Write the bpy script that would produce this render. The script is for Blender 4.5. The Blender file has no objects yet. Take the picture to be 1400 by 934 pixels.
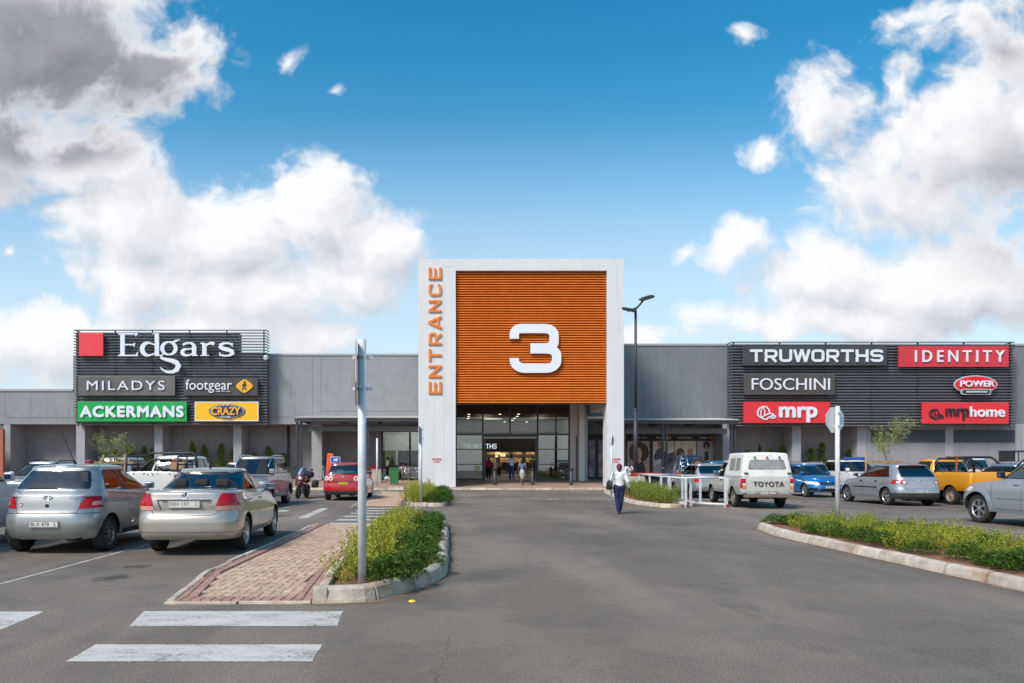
import bpy, bmesh, math, random
from mathutils import Vector, Matrix, Quaternion
from mathutils.bvhtree import BVHTree

R = math.radians
SC = bpy.context.scene
COL = SC.collection
rnd = random.Random(7)

# ------------------------------------------------------------------ camera
EYE = 1.6
FPX = 960.0
PX0, PY0 = 620.0, 634.0
cam_data = bpy.data.cameras.new('camera')
cam = bpy.data.objects.new('camera', cam_data)
COL.objects.link(cam)
cam.location = (0, 0, EYE)
cam.rotation_euler = (R(90), 0, 0)
cam_data.sensor_width = 36
cam_data.lens = FPX * 36 / 1400
cam_data.shift_x = (700 - PX0) / 1400
cam_data.shift_y = (PY0 - 467) / 1400
cam_data.clip_start = 0.1
cam_data.clip_end = 3000
SC.camera = cam

# ------------------------------------------------------------------ light, exposure
SUN_EL, SUN_AZ = 47.0, 224.0      # azimuth clockwise from +Y: the sun stands left of and behind the camera
SC.view_settings.view_transform = 'Standard'
SC.view_settings.look = 'None'
SC.view_settings.exposure = 0.85
SC.view_settings.gamma = 1.0
SC.view_settings.use_curve_mapping = False
SC.render.engine = 'CYCLES'
SC.cycles.use_denoising = True
SC.cycles.max_bounces = 5
SC.cycles.use_adaptive_sampling = True
SC.cycles.adaptive_threshold = 0.03
SC.cycles.transparent_max_bounces = 12
SC.cycles.caustics_reflective = False
SC.cycles.caustics_refractive = False
SC.cycles.sample_clamp_indirect = 6

sun_data = bpy.data.lights.new('sun', 'SUN')
sun_data.energy = 2.2
sun_data.angle = R(16)
sun_data.color = (1.0, 0.93, 0.83)
sun = bpy.data.objects.new('sun', sun_data)
COL.objects.link(sun)
_d = Vector((math.sin(R(SUN_AZ)) * math.cos(R(SUN_EL)), math.cos(R(SUN_AZ)) * math.cos(R(SUN_EL)), math.sin(R(SUN_EL))))
sun.rotation_euler = (-_d).to_track_quat('-Z', 'Y').to_euler()
sun.location = _d * 60

# ------------------------------------------------------------------ world: Nishita sky with clouds by direction
WORLD = bpy.data.worlds.new('World')
SC.world = WORLD
WORLD.use_nodes = True


def N(nt, typ, **kw):
    n = nt.nodes.new(typ)
    for k, v in kw.items():
        setattr(n, k, v)
    return n


def inp(nt, sock, v):
    if hasattr(v, 'is_linked') or hasattr(v, 'links'):
        nt.links.new(v, sock)
    else:
        sock.default_value = v


def MA(nt, op, a, b=None, c=None, clamp=False):
    n = N(nt, 'ShaderNodeMath', operation=op, use_clamp=clamp)
    inp(nt, n.inputs[0], a)
    if b is not None:
        inp(nt, n.inputs[1], b)
    if c is not None:
        inp(nt, n.inputs[2], c)
    return n.outputs[0]


def VM(nt, op, a, b=None):
    n = N(nt, 'ShaderNodeVectorMath', operation=op)
    inp(nt, n.inputs[0], a)
    if b is not None:
        inp(nt, n.inputs[1], b)
    return n.outputs['Value'] if op in ('LENGTH', 'DOT_PRODUCT', 'DISTANCE') else n.outputs['Vector']


def MIX(nt, fac, a, b, blend='MIX'):
    n = N(nt, 'ShaderNodeMix', data_type='RGBA', blend_type=blend)
    inp(nt, n.inputs[0], fac)
    for s, v in ((n.inputs[6], a), (n.inputs[7], b)):
        if isinstance(v, tuple) and len(v) == 3:
            v = v + (1,)
        inp(nt, s, v)
    return n.outputs[2]


def SMOOTH(nt, x, lo, hi):
    n = N(nt, 'ShaderNodeMapRange', interpolation_type='SMOOTHSTEP')
    inp(nt, n.inputs[0], x)
    inp(nt, n.inputs[1], lo)
    inp(nt, n.inputs[2], hi)
    return n.outputs[0]


# cloud banks: (photo-like azimuth u, height v, radius u, radius v, weight) on the plane one unit ahead
def _c(px, py, rx, ry, w=1.0):
    return ((px - PX0) / FPX, (PY0 - py) / FPX, rx * 1.12 / FPX, ry * 1.12 / FPX, w)


CLOUDS = [
    _c(40, 60, 270, 140, 1.25), _c(190, 95, 130, 95, 1.1), _c(-10, 200, 190, 110, 1.2), _c(120, 220, 150, 80, 1.0), _c(-250, 120, 330, 260, 1.2), _c(235, 45, 80, 60, .8),
    _c(190, 300, 150, 85, 1.0), _c(300, 320, 170, 95, 1.15), _c(430, 290, 110, 95, 1.15), _c(510, 335, 90, 75, 1.05), _c(180, 375, 130, 60, 1.0), _c(90, 285, 75, 40, .8),
    _c(330, 400, 260, 70, 1.05), _c(480, 385, 120, 50, .9), _c(60, 470, 190, 70, 1.0), _c(430, 470, 120, 35, .75), _c(-200, 520, 300, 90, 1.), _c(230, 455, 260, 45, .9),
    _c(402, 73, 28, 27, .74), _c(462, 118, 18, 14, .5), _c(22, 338, 20, 16, .55),
    _c(1125, 145, 80, 70, .95), _c(1215, 255, 130, 100, 1.05), _c(1330, 215, 180, 150, 1.15), _c(1330, 30, 130, 62, .95), _c(1390, 90, 90, 90, 1.0),
    _c(1050, 205, 42, 32, .72), _c(1025, 45, 28, 22, .5), _c(1010, 345, 80, 42, .95), _c(1130, 385, 160, 62, 1.1), _c(1290, 385, 260, 100, 1.2),
    _c(1190, 440, 300, 45, 1.05), _c(940, 345, 30, 20, .6), _c(890, 455, 70, 22, .85), _c(960, 435, 60, 20, .6), _c(1600, 250, 300, 330, 1.2),
]
DARK = [_c(50, 85, 270, 120, 1.2), _c(170, 120, 140, 85, 1.1), _c(60, 190, 170, 55, .9), _c(-250, 150, 350, 220, 1), _c(1390, 290, 120, 130, .5),
        _c(1320, 250, 170, 60, .35), _c(1370, 60, 110, 70, .42)]


def blobs(nt, vec, lst):
    best = None
    for (u, v, ru, rv, w) in lst:
        d = VM(nt, 'SUBTRACT', vec, (u, v, 0))
        d = VM(nt, 'MULTIPLY', d, (1 / ru, 1 / rv, 0))
        l = VM(nt, 'LENGTH', d)
        e = MA(nt, 'MULTIPLY_ADD', l, -w, w)
        best = e if best is None else MA(nt, 'SMOOTH_MAX', best, e, 0.15)
    return best


def cloud_group():
    g = bpy.data.node_groups.new('cloud_density', 'ShaderNodeTree')
    g.interface.new_socket('Vector', in_out='INPUT', socket_type='NodeSocketVector')
    g.interface.new_socket('Density', in_out='OUTPUT', socket_type='NodeSocketFloat')
    gi, go = N(g, 'NodeGroupInput'), N(g, 'NodeGroupOutput')
    p = gi.outputs[0]
    wn = N(g, 'ShaderNodeTexNoise', noise_dimensions='3D')
    wn.inputs['Scale'].default_value = 7.0
    wn.inputs['Detail'].default_value = 5
    g.links.new(p, wn.inputs['Vector'])
    warp = VM(g, 'SUBTRACT', wn.outputs['Color'], (.5, .5, .5))
    warp = VM(g, 'MULTIPLY', warp, (.11, .09, 0))
    q = VM(g, 'ADD', p, warp)
    base = blobs(g, q, CLOUDS)
    n1 = N(g, 'ShaderNodeTexNoise', noise_dimensions='3D')
    n1.inputs['Scale'].default_value = 9.0
    n1.inputs['Detail'].default_value = 11
    n1.inputs['Roughness'].default_value = .6
    g.links.new(q, n1.inputs['Vector'])
    vo = N(g, 'ShaderNodeTexVoronoi', feature='SMOOTH_F1')
    vo.inputs['Scale'].default_value = 22
    vo.inputs['Detail'].default_value = 3
    vo.inputs['Roughness'].default_value = .55
    g.links.new(q, vo.inputs['Vector'])
    d = MA(g, 'MULTIPLY_ADD', MA(g, 'SUBTRACT', n1.outputs['Fac'], .5), 1.7, base)
    d = MA(g, 'MULTIPLY_ADD', MA(g, 'SUBTRACT', .35, vo.outputs['Distance']), .34, d)
    g.links.new(d, go.inputs[0])
    return g


def build_world():
    nt = WORLD.node_tree
    nt.nodes.clear()
    sky = N(nt, 'ShaderNodeTexSky', sky_type='NISHITA')
    sky.sun_disc = False
    sky.sun_elevation = R(SUN_EL)
    sky.sun_rotation = R(SUN_AZ)
    sky.air_density = 1.0
    sky.dust_density = 1.0
    sky.ozone_density = 1.6
    tc = N(nt, 'ShaderNodeTexCoord')
    sep = N(nt, 'ShaderNodeSeparateXYZ')
    nt.links.new(tc.outputs['Generated'], sep.inputs[0])
    ya = MA(nt, 'MAXIMUM', MA(nt, 'ABSOLUTE', sep.outputs[1]), .18)
    u = MA(nt, 'DIVIDE', sep.outputs[0], ya)
    v = MA(nt, 'DIVIDE', sep.outputs[2], ya)
    cmb = N(nt, 'ShaderNodeCombineXYZ')
    nt.links.new(u, cmb.inputs[0])
    nt.links.new(v, cmb.inputs[1])
    p = cmb.outputs[0]
    g = cloud_group()
    g1 = N(nt, 'ShaderNodeGroup', node_tree=g)
    nt.links.new(p, g1.inputs[0])
    g2 = N(nt, 'ShaderNodeGroup', node_tree=g)
    nt.links.new(VM(nt, 'ADD', p, (-.030, .040, 0)), g2.inputs[0])
    d, d2 = g1.outputs[0], g2.outputs[0]
    alpha = SMOOTH(nt, d, -.07, .42)
    lit = MA(nt, 'MULTIPLY_ADD', MA(nt, 'SUBTRACT', d, d2), .85, .68, clamp=True)
    thick = SMOOTH(nt, d, .6, 1.6)
    lit = MA(nt, 'SUBTRACT', lit, MA(nt, 'MULTIPLY', thick, .10), clamp=True)
    dn = N(nt, 'ShaderNodeTexNoise')
    dn.inputs['Scale'].default_value = 6
    dn.inputs['Detail'].default_value = 6
    nt.links.new(p, dn.inputs['Vector'])
    dk = MA(nt, 'MULTIPLY_ADD', MA(nt, 'SUBTRACT', dn.outputs['Fac'], .5), .38, blobs(nt, p, DARK))
    dk = SMOOTH(nt, dk, .0, .55)
    dk = MA(nt, 'MULTIPLY', dk, SMOOTH(nt, d, .25, .75))
    bright = MIX(nt, lit, (2.55, 2.68, 3.05), (4.55, 4.58, 4.65))
    dark = MIX(nt, lit, (.82, .84, 1.08), (1.75, 1.78, 2.0))
    ccol = MIX(nt, dk, bright, dark)
    # the blue of the open sky, deeper towards the zenith
    hsv = N(nt, 'ShaderNodeHueSaturation')
    hsv.inputs['Saturation'].default_value = 1.24
    hsv.inputs['Hue'].default_value = .480
    hsv.inputs['Value'].default_value = .92
    high = SMOOTH(nt, v, .22, .66)
    nt.links.new(MA(nt, 'MULTIPLY_ADD', high, .22, 1.24), hsv.inputs['Saturation'])
    nt.links.new(MA(nt, 'MULTIPLY_ADD', high, -.12, .97), hsv.inputs['Value'])
    nt.links.new(sky.outputs[0], hsv.inputs['Color'])
    veil = MA(nt, 'MULTIPLY', SMOOTH(nt, v, .52, .12), .74)
    base = MIX(nt, veil, hsv.outputs[0], (3.3, 3.85, 4.25))
    col = MIX(nt, alpha, base, ccol)
    bg = N(nt, 'ShaderNodeBackground')
    nt.links.new(col, bg.inputs[0])
    bg.inputs[1].default_value = 0.12
    out = N(nt, 'ShaderNodeOutputWorld')
    nt.links.new(bg.outputs[0], out.inputs[0])
    WORLD.cycles.sampling_method = 'MANUAL'
    WORLD.cycles.sample_map_resolution = 512


build_world()


# ------------------------------------------------------------------ object helpers
def gp(px, py, z=0.0):
    """photo pixel -> point on the level z"""
    s = (py - PY0) / (EYE - z)
    return Vector(((px - PX0) / s, FPX / s, z))


def at(px, py, Y):
    return Vector(((px - PX0) * Y / FPX, Y, EYE - (py - PY0) * Y / FPX))


def tag(o, label=None, cat=None, group=None, kind=None):
    if label:
        o['label'] = label
    if cat:
        o['category'] = cat
    if group:
        o['group'] = group
    if kind:
        o['kind'] = kind
    return o


def empty(name, loc=(0, 0, 0), rz=0.0, label=None, cat=None, group=None):
    o = bpy.data.objects.new(name, None)
    COL.objects.link(o)
    o.location = loc
    o.rotation_euler = (0, 0, rz)
    o.empty_display_size = .2
    return tag(o, label, cat, group)


def link_mesh(name, me, mats, parent=None):
    for m in (mats if isinstance(mats, (list, tuple)) else [mats]):
        me.materials.append(m)
    o = bpy.data.objects.new(name, me)
    COL.objects.link(o)
    if parent is not None:
        o.parent = parent
    return o


def copy_tree(o, parent=None):
    c = o.copy()
    COL.objects.link(c)
    c.parent = parent
    for ch in list(o.children):
        copy_tree(ch, c)
    return c


class MB:
    """collects shapes; build() links them as one mesh object"""

    def __init__(self):
        self.v, self.f, self.sm = [], [], []

    def add(self, vs, fs, smooth=False, mat=None):
        b = len(self.v)
        if mat is not None:
            vs = [mat @ Vector(p) for p in vs]
        self.v += [tuple(p) for p in vs]
        self.f += [tuple(i + b for i in f) for f in fs]
        self.sm += [smooth] * len(fs)
        return self

    def box(self, c, s, rot=None):
        x, y, z = s[0] / 2, s[1] / 2, s[2] / 2
        vs = [Vector(p) for p in ((-x, -y, -z), (x, -y, -z), (x, y, -z), (-x, y, -z), (-x, -y, z), (x, -y, z), (x, y, z), (-x, y, z))]
        m = Matrix.Translation(c)
        if rot is not None:
            m = m @ rot.to_4x4()
        return self.add(vs, [(0, 3, 2, 1), (4, 5, 6, 7), (0, 1, 5, 4), (1, 2, 6, 5), (2, 3, 7, 6), (3, 0, 4, 7)], False, m)

    def bb(self, x0, x1, y0, y1, z0, z1):
        return self.box(((x0 + x1) / 2, (y0 + y1) / 2, (z0 + z1) / 2), (abs(x1 - x0), abs(y1 - y0), abs(z1 - z0)))

    def bevbox(self, c, s, b=.02, rot=None):
        """box with chamfered edges"""
        bm = bmesh.new()
        bmesh.ops.create_cube(bm, size=1)
        for v in bm.verts:
            v.co = Vector((v.co.x * s[0], v.co.y * s[1], v.co.z * s[2]))
        bmesh.ops.bevel(bm, geom=list(bm.edges), offset=b, segments=2, profile=.5, affect='EDGES', clamp_overlap=True)
        m = Matrix.Translation(c)
        if rot is not None:
            m = m @ rot.to_4x4()
        bm.verts.index_update()
        self.add([v.co.copy() for v in bm.verts], [[v.index for v in f.verts] for f in bm.faces], False, m)
        bm.free()
        return self

    def prism(self, poly, depth, mat, smooth=False):
        """poly: 2D outline in local xy, extruded to z=depth; mat places it"""
        n = len(poly)
        vs = [(p[0], p[1], 0) for p in poly] + [(p[0], p[1], depth) for p in poly]
        fs = [tuple(range(n - 1, -1, -1)), tuple(range(n, 2 * n))] + [(i, (i + 1) % n, (i + 1) % n + n, i + n) for i in range(n)]
        return self.add(vs, fs, smooth, mat)

    def tube(self, pts, r, n=8, caps=True):
        pts = [Vector(p) for p in pts]
        rs = r if isinstance(r, (list, tuple)) else [r] * len(pts)
        vs, fs = [], []
        prev = None
        for i, p in enumerate(pts):
            t = (pts[min(i + 1, len(pts) - 1)] - pts[max(i - 1, 0)]).normalized()
            if prev is None:
                a = t.orthogonal().normalized()
            else:
                a = (prev - t * prev.dot(t)).normalized()
            prev = a
            b = t.cross(a)
            for k in range(n):
                an = 2 * math.pi * k / n
                vs.append(p + (a * math.cos(an) + b * math.sin(an)) * rs[i])
        for i in range(len(pts) - 1):
            for k in range(n):
                fs.append((i * n + k, i * n + (k + 1) % n, (i + 1) * n + (k + 1) % n, (i + 1) * n + k))
        self.add(vs, fs, True)
        if caps:
            b = len(self.v) - len(vs)
            self.f += [tuple(b + k for k in range(n - 1, -1, -1)), tuple(b + (len(pts) - 1) * n + k for k in range(n))]
            self.sm += [False, False]
        return self

    def lathe(self, prof, n=24, mat=None, smooth=True):
        """prof: (r, z) pairs round the local z axis"""
        vs, fs = [], []
        for r, z in prof:
            for k in range(n):
                a = 2 * math.pi * k / n
                vs.append((r * math.cos(a), r * math.sin(a), z))
        for i in range(len(prof) - 1):
            for k in range(n):
                fs.append((i * n + k, i * n + (k + 1) % n, (i + 1) * n + (k + 1) % n, (i + 1) * n + k))
        return self.add(vs, fs, smooth, mat)

    def disc(self, c, r, n=16, mat=None):
        vs = [(c[0] + r * math.cos(2 * math.pi * k / n), c[1] + r * math.sin(2 * math.pi * k / n), c[2]) for k in range(n)]
        return self.add(vs, [tuple(range(n))], False, mat)

    def ball(self, c, r, n=12, m=8, sc=(1, 1, 1), rot=None):
        vs, fs = [], []
        for i in range(m + 1):
            th = math.pi * i / m
            for k in range(n):
                a = 2 * math.pi * k / n
                vs.append(Vector((r * sc[0] * math.sin(th) * math.cos(a), r * sc[1] * math.sin(th) * math.sin(a), r * sc[2] * math.cos(th))))
        for i in range(m):
            for k in range(n):
                fs.append((i * n + k, (i + 1) * n + k, (i + 1) * n + (k + 1) % n, i * n + (k + 1) % n))
        mt = Matrix.Translation(c)
        if rot is not None:
            mt = mt @ rot.to_4x4()
        return self.add(vs, fs, True, mt)

    def mesh(self, name='mesh'):
        me = bpy.data.meshes.new(name)
        me.from_pydata(self.v, [], self.f)
        me.validate()
        if len(me.polygons) == len(self.sm):
            me.polygons.foreach_set('use_smooth', self.sm)
        me.update()
        return me

    def build(self, name, mats, parent=None):
        return link_mesh(name, self.mesh(name), mats, parent)


def XZ(Y, flip=False):
    """places a 2D outline (x right, y up) on a plane facing the camera at depth Y; extrusion goes towards the camera"""
    return Matrix(((1, 0, 0, 0), (0, 0, -1, Y), (0, 1, 0, 0), (0, 0, 0, 1)))


# ------------------------------------------------------------------ materials
MATS = {}


def mat(name, col, rough=.6, metal=0.0, var=.08, scale=6.0, bump=0.0, bscale=None, coat=0.0, spec=.5, island=0.0, dirt=0.0, dirt_col=(.25, .17, .11), emit=0.0, flake=0.0, streak=0.0):
    if name in MATS:
        return MATS[name]
    m = bpy.data.materials.new(name)
    m.use_nodes = True
    nt = m.node_tree
    nt.nodes.clear()
    bs = N(nt, 'ShaderNodeBsdfPrincipled')
    out = N(nt, 'ShaderNodeOutputMaterial')
    nt.links.new(bs.outputs[0], out.inputs[0])
    tc = N(nt, 'ShaderNodeTexCoord')
    no = N(nt, 'ShaderNodeTexNoise')
    no.inputs['Scale'].default_value = scale
    no.inputs['Detail'].default_value = 6
    no.inputs['Roughness'].default_value = .6
    nt.links.new(tc.outputs['Object'], no.inputs['Vector'])
    lo = tuple(max(0, c * (1 - var)) for c in col)
    hi = tuple(min(1, c * (1 + var)) for c in col)
    f = SMOOTH(nt, no.outputs['Fac'], .3, .7)
    c = MIX(nt, f, lo, hi)
    if island:
        ge = N(nt, 'ShaderNodeNewGeometry')
        hs = N(nt, 'ShaderNodeHueSaturation')
        nt.links.new(c, hs.inputs['Color'])
        nt.links.new(MA(nt, 'MULTIPLY_ADD', ge.outputs['Random Per Island'], island * 2, 1 - island), hs.inputs['Value'])
        nt.links.new(MA(nt, 'MULTIPLY_ADD', MA(nt, 'FRACT', MA(nt, 'MULTIPLY', ge.outputs['Random Per Island'], 7.3)), island * .06, .5 - island * .03), hs.inputs['Hue'])
        c = hs.outputs[0]
    if dirt:
        n2 = N(nt, 'ShaderNodeTexNoise')
        n2.inputs['Scale'].default_value = 2.3
        n2.inputs['Detail'].default_value = 8
        n2.inputs['Roughness'].default_value = .65
        nt.links.new(tc.outputs['Object'], n2.inputs['Vector'])
        c = MIX(nt, MA(nt, 'MULTIPLY', SMOOTH(nt, n2.outputs['Fac'], .45, .72), dirt), c, dirt_col)
    if streak:
        n4 = N(nt, 'ShaderNodeTexNoise')
        n4.inputs['Scale'].default_value = 1.0
        n4.inputs['Detail'].default_value = 7
        n4.inputs['Roughness'].default_value = .7
        nt.links.new(VM(nt, 'MULTIPLY', tc.outputs['Object'], (3.2, 3.2, .22)), n4.inputs['Vector'])
        n5 = N(nt, 'ShaderNodeTexNoise')
        n5.inputs['Scale'].default_value = .5
        n5.inputs['Detail'].default_value = 5
        nt.links.new(tc.outputs['Object'], n5.inputs['Vector'])
        k = MA(nt, 'MULTIPLY', SMOOTH(nt, n4.outputs['Fac'], .48, .75), MA(nt, 'MULTIPLY', SMOOTH(nt, n5.outputs['Fac'], .3, .65), streak))
        c = MIX(nt, k, c, tuple(x * .55 for x in col))
    if flake:
        n3 = N(nt, 'ShaderNodeTexNoise')
        n3.inputs['Scale'].default_value = 900
        nt.links.new(tc.outputs['Object'], n3.inputs['Vector'])
        c = MIX(nt, MA(nt, 'MULTIPLY', n3.outputs['Fac'], flake), c, (1, 1, 1))
    nt.links.new(c, bs.inputs['Base Color'])
    rn = MA(nt, 'MULTIPLY_ADD', no.outputs['Fac'], .16, max(.02, rough - .08), clamp=True)
    nt.links.new(rn, bs.inputs['Roughness'])
    bs.inputs['Metallic'].default_value = metal
    bs.inputs['Specular IOR Level'].default_value = spec
    if coat:
        bs.inputs['Coat Weight'].default_value = coat
        bs.inputs['Coat Roughness'].default_value = .04
    if emit:
        nt.links.new(c, bs.inputs['Emission Color'])
        bs.inputs['Emission Strength'].default_value = emit
    if bump:
        nb = N(nt, 'ShaderNodeTexNoise')
        nb.inputs['Scale'].default_value = bscale or scale * 6
        nb.inputs['Detail'].default_value = 5
        nt.links.new(tc.outputs['Object'], nb.inputs['Vector'])
        bu = N(nt, 'ShaderNodeBump')
        bu.inputs['Strength'].default_value = bump
        bu.inputs['Distance'].default_value = .02
        nt.links.new(nb.outputs['Fac'], bu.inputs['Height'])
        nt.links.new(bu.outputs[0], bs.inputs['Normal'])
    MATS[name] = m
    return m


def paint(name, col, metal=.0, dirt=.12, rough=.31):
    return mat('paint_' + name, tuple(c * .92 for c in col), rough, metal, var=.03, scale=2, coat=1.0, dirt=dirt, dirt_col=(.34, .27, .20))


def glass(name, tint=(.32, .36, .36), refl=1.0, ior=1.5, rough=0.0, base=.02):
    if name in MATS:
        return MATS[name]
    m = bpy.data.materials.new(name)
    m.use_nodes = True
    nt = m.node_tree
    nt.nodes.clear()
    tr = N(nt, 'ShaderNodeBsdfTransparent')
    gl = N(nt, 'ShaderNodeBsdfGlossy')
    gl.inputs['Roughness'].default_value = rough
    tc = N(nt, 'ShaderNodeTexCoord')
    no = N(nt, 'ShaderNodeTexNoise')
    no.inputs['Scale'].default_value = 3
    nt.links.new(tc.outputs['Object'], no.inputs['Vector'])
    nt.links.new(MIX(nt, no.outputs['Fac'], tuple(t * .93 for t in tint), tint), tr.inputs[0])
    fr = N(nt, 'ShaderNodeFresnel')
    fr.inputs[0].default_value = ior
    mx = N(nt, 'ShaderNodeMixShader')
    nt.links.new(MA(nt, 'MULTIPLY_ADD', fr.outputs[0], refl, base, clamp=True), mx.inputs[0])
    nt.links.new(tr.outputs[0], mx.inputs[1])
    nt.links.new(gl.outputs[0], mx.inputs[2])
    out = N(nt, 'ShaderNodeOutputMaterial')
    nt.links.new(mx.outputs[0], out.inputs[0])
    MATS[name] = m
    return m


# ------------------------------------------------------------------ lettering
def text_mesh(s, w, h, depth=.04, bold=0.0, spacing=1.0, fixed=True):
    """text as a solid mesh fitted into a w x h box (local x right, y up, from 0,0)"""
    cu = bpy.data.curves.new('lettering', 'FONT')
    cu.body = s
    cu.size = 1
    cu.extrude = .05
    cu.space_character = spacing
    cu.resolution_u = 4
    o = bpy.data.objects.new('lettering', cu)
    COL.objects.link(o)
    bpy.context.view_layer.update()
    dg = bpy.context.evaluated_depsgraph_get()
    me = bpy.data.meshes.new_from_object(o.evaluated_get(dg))
    bpy.data.objects.remove(o)
    bpy.data.curves.remove(cu)
    xs = [v.co.x for v in me.vertices]
    ys = [v.co.y for v in me.vertices]
    x0, x1, y0, y1 = min(xs), max(xs), min(ys), max(ys)
    for v in me.vertices:
        v.co = ((v.co.x - x0) / (x1 - x0) * w, (v.co.y - y0) / (y1 - y0) * h, (v.co.z + .05) / .1 * depth)
    me.materials.clear()
    if bold > 0:
        b = MB()
        d = bold * h * .62
        n = 0
        for dx, dy in ((0, 0), (-1, 0), (1, 0), (0, -1), (0, 1), (-.7, -.7), (.7, .7), (-.7, .7), (.7, -.7), (-.5, 0), (.5, 0)):
            b.add([(v.co.x * (w - 2 * d) / w + d + dx * d, v.co.y * (h - 2 * d) / h + d + dy * d, v.co.z + (.0011 * n if v.co.z > depth * .5 else -.0011 * n)) for v in me.vertices], [tuple(p.vertices) for p in me.polygons])
            n += 1
        bpy.data.meshes.remove(me)
        me = b.mesh('lettering')
    return me


def mesh_into(mb, me, m=None):
    mb.add([v.co.copy() for v in me.vertices], [tuple(p.vertices) for p in me.polygons], False, m)
    bpy.data.meshes.remove(me)


def arc(cx, cy, rx, ry, a0, a1, n=8):
    return [(cx + rx * math.cos(R(a0 + (a1 - a0) * i / n)), cy + ry * math.sin(R(a0 + (a1 - a0) * i / n))) for i in range(n + 1)]


def stroke_poly(pts, w):
    """outline of a brush stroke along pts with half widths w (number or list)"""
    P = [Vector((p[0], p[1])) for p in pts]
    ws = list(w) if isinstance(w, (list, tuple)) else [w] * len(P)
    keep = [i for i in range(len(P)) if i == 0 or (P[i] - P[i - 1]).length > 1e-4]
    P, ws = [P[i] for i in keep], [ws[i] for i in keep]
    L, Rr = [], []
    for i, p in enumerate(P):
        a = (p - P[i - 1]).normalized() if i > 0 else None
        b = (P[i + 1] - p).normalized() if i < len(P) - 1 else None
        if a is None:
            t, k = b, 1
        elif b is None:
            t, k = a, 1
        else:
            t = (a + b)
            t = t.normalized() if t.length > 1e-6 else a
            k = 1 / max(.45, t.dot(a))
        n = Vector((-t.y, t.x)) * ws[i] * k
        L.append(p + n)
        Rr.append(p - n)
    return L, Rr


def stroke_into(mb, pts, w, depth, m):
    L, Rr = stroke_poly(pts, w)
    n = len(L)
    vs = [(p.x, p.y, 0) for p in L] + [(p.x, p.y, 0) for p in Rr] + [(p.x, p.y, depth) for p in L] + [(p.x, p.y, depth) for p in Rr]
    fs = []
    for i in range(n - 1):
        fs += [(2 * n + i, 3 * n + i, 3 * n + i + 1, 2 * n + i + 1), (i, i + 1, n + i + 1, n + i), (i, 2 * n + i, 2 * n + i + 1, i + 1), (n + i, n + i + 1, 3 * n + i + 1, 3 * n + i)]
    fs += [(0, n, 3 * n, 2 * n), (n - 1, 3 * n - 1, 4 * n - 1, 2 * n - 1)]
    mb.add(vs, fs, False, m)


# wide square letters, each glyph a list of strokes in a box 0..1 x 0..1 (centre lines)
def sq_glyph(ch, hw, hh):
    """hw/hh: half stroke thickness as a share of the glyph's width/height; returns stroke centre lines in the unit box"""
    l, r, b, t, m = hw, 1 - hw, hh, 1 - hh, .5
    q, p = .22, .18
    def O():
        return [(m, b)] + arc(r - q, b + p, q, p, -90, 0, 5) + arc(r - q, t - p, q, p, 0, 90, 5) + arc(l + q, t - p, q, p, 90, 180, 5) + arc(l + q, b + p, q, p, 180, 270, 5) + [(m, b)]
    G = {
        'E': [[(l, 0), (l, 1)], [(0, t), (1, t)], [(0, m), (.92, m)], [(0, b), (1, b)]],
        'N': [[(l, 0), (l, 1)], [(r, 0), (r, 1)], [(l, 1 - hh * .7), (r, hh * .7)]],
        'T': [[(0, t), (1, t)], [(m, 0), (m, 1)]],
        'R': [[(l, 0), (l, 1)], [(0, t), (r - q, t)] + arc(r - q, t - p * .9, q, p * .9, 90, 0, 5) + arc(r - q, .42 + p * .9, q, p * .9, 0, -90, 5) + [(0, .42)], [(.5, .42), (r, 0)]],
        'A': [[(.03, 0), (m, 1)], [(m, 1), (.97, 0)], [(.2, .27), (.8, .27)]],
        'C': [[(r, .72)] + arc(r - q, t - p, q, p, 0, 90, 5) + arc(l + q, t - p, q, p, 90, 180, 5) + arc(l + q, b + p, q, p, 180, 270, 5) + arc(r - q, b + p, q, p, -90, 0, 5) + [(r, .28)]],
        'U': [[(l, 1)] + arc(l + q, b + p, q, p, 180, 270, 5) + arc(r - q, b + p, q, p, 270, 360, 5) + [(r, 1)]],
        'W': [[(.02, 1), (.26, 0)], [(.26, 0), (.5, 1)], [(.5, 1), (.74, 0)], [(.74, 0), (.98, 1)]],
        'O': [O()],
        'H': [[(l, 0), (l, 1)], [(r, 0), (r, 1)], [(0, m), (1, m)]],
        'S': [[(r, .74)] + arc(r - q, t - p * .8, q, p * .8, 0, 90, 5) + arc(l + q, t - p * .8, q, p * .8, 90, 180, 5) + arc(l + q, m + p * .8, q, p * .8, 180, 270, 5) + arc(r - q, m - p * .8, q, p * .8, 90, 0, 5) + arc(r - q, b + p * .8, q, p * .8, 0, -90, 5) + arc(l + q, b + p * .8, q, p * .8, 270, 180, 5) + [(l, .26)]],
        '3': [[(l, .70), (l, t - p * .6)] + arc(l + q * .6, t - p * .6, q * .6, p * .6, 180, 90, 5) + arc(r - .05 - q * .8, t - p * .8, q * .8, p * .8, 90, 0, 6) + arc(r - .05 - q * .8, m + .01 + p * .7, q * .8, p * .7, 0, -90, 6) + [(.40, m + .01)],
              [(.40, m - .01)] + arc(r - q * .9, m - .01 - p * .8, q * .9, p * .8, 90, 0, 6) + arc(r - q * .9, b + p * .9, q * .9, p * .9, 0, -90, 6) + arc(l + q * .9, b + p * .9, q * .9, p * .9, 270, 180, 6) + [(l, .30)]],
    }
    return G[ch]


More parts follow.
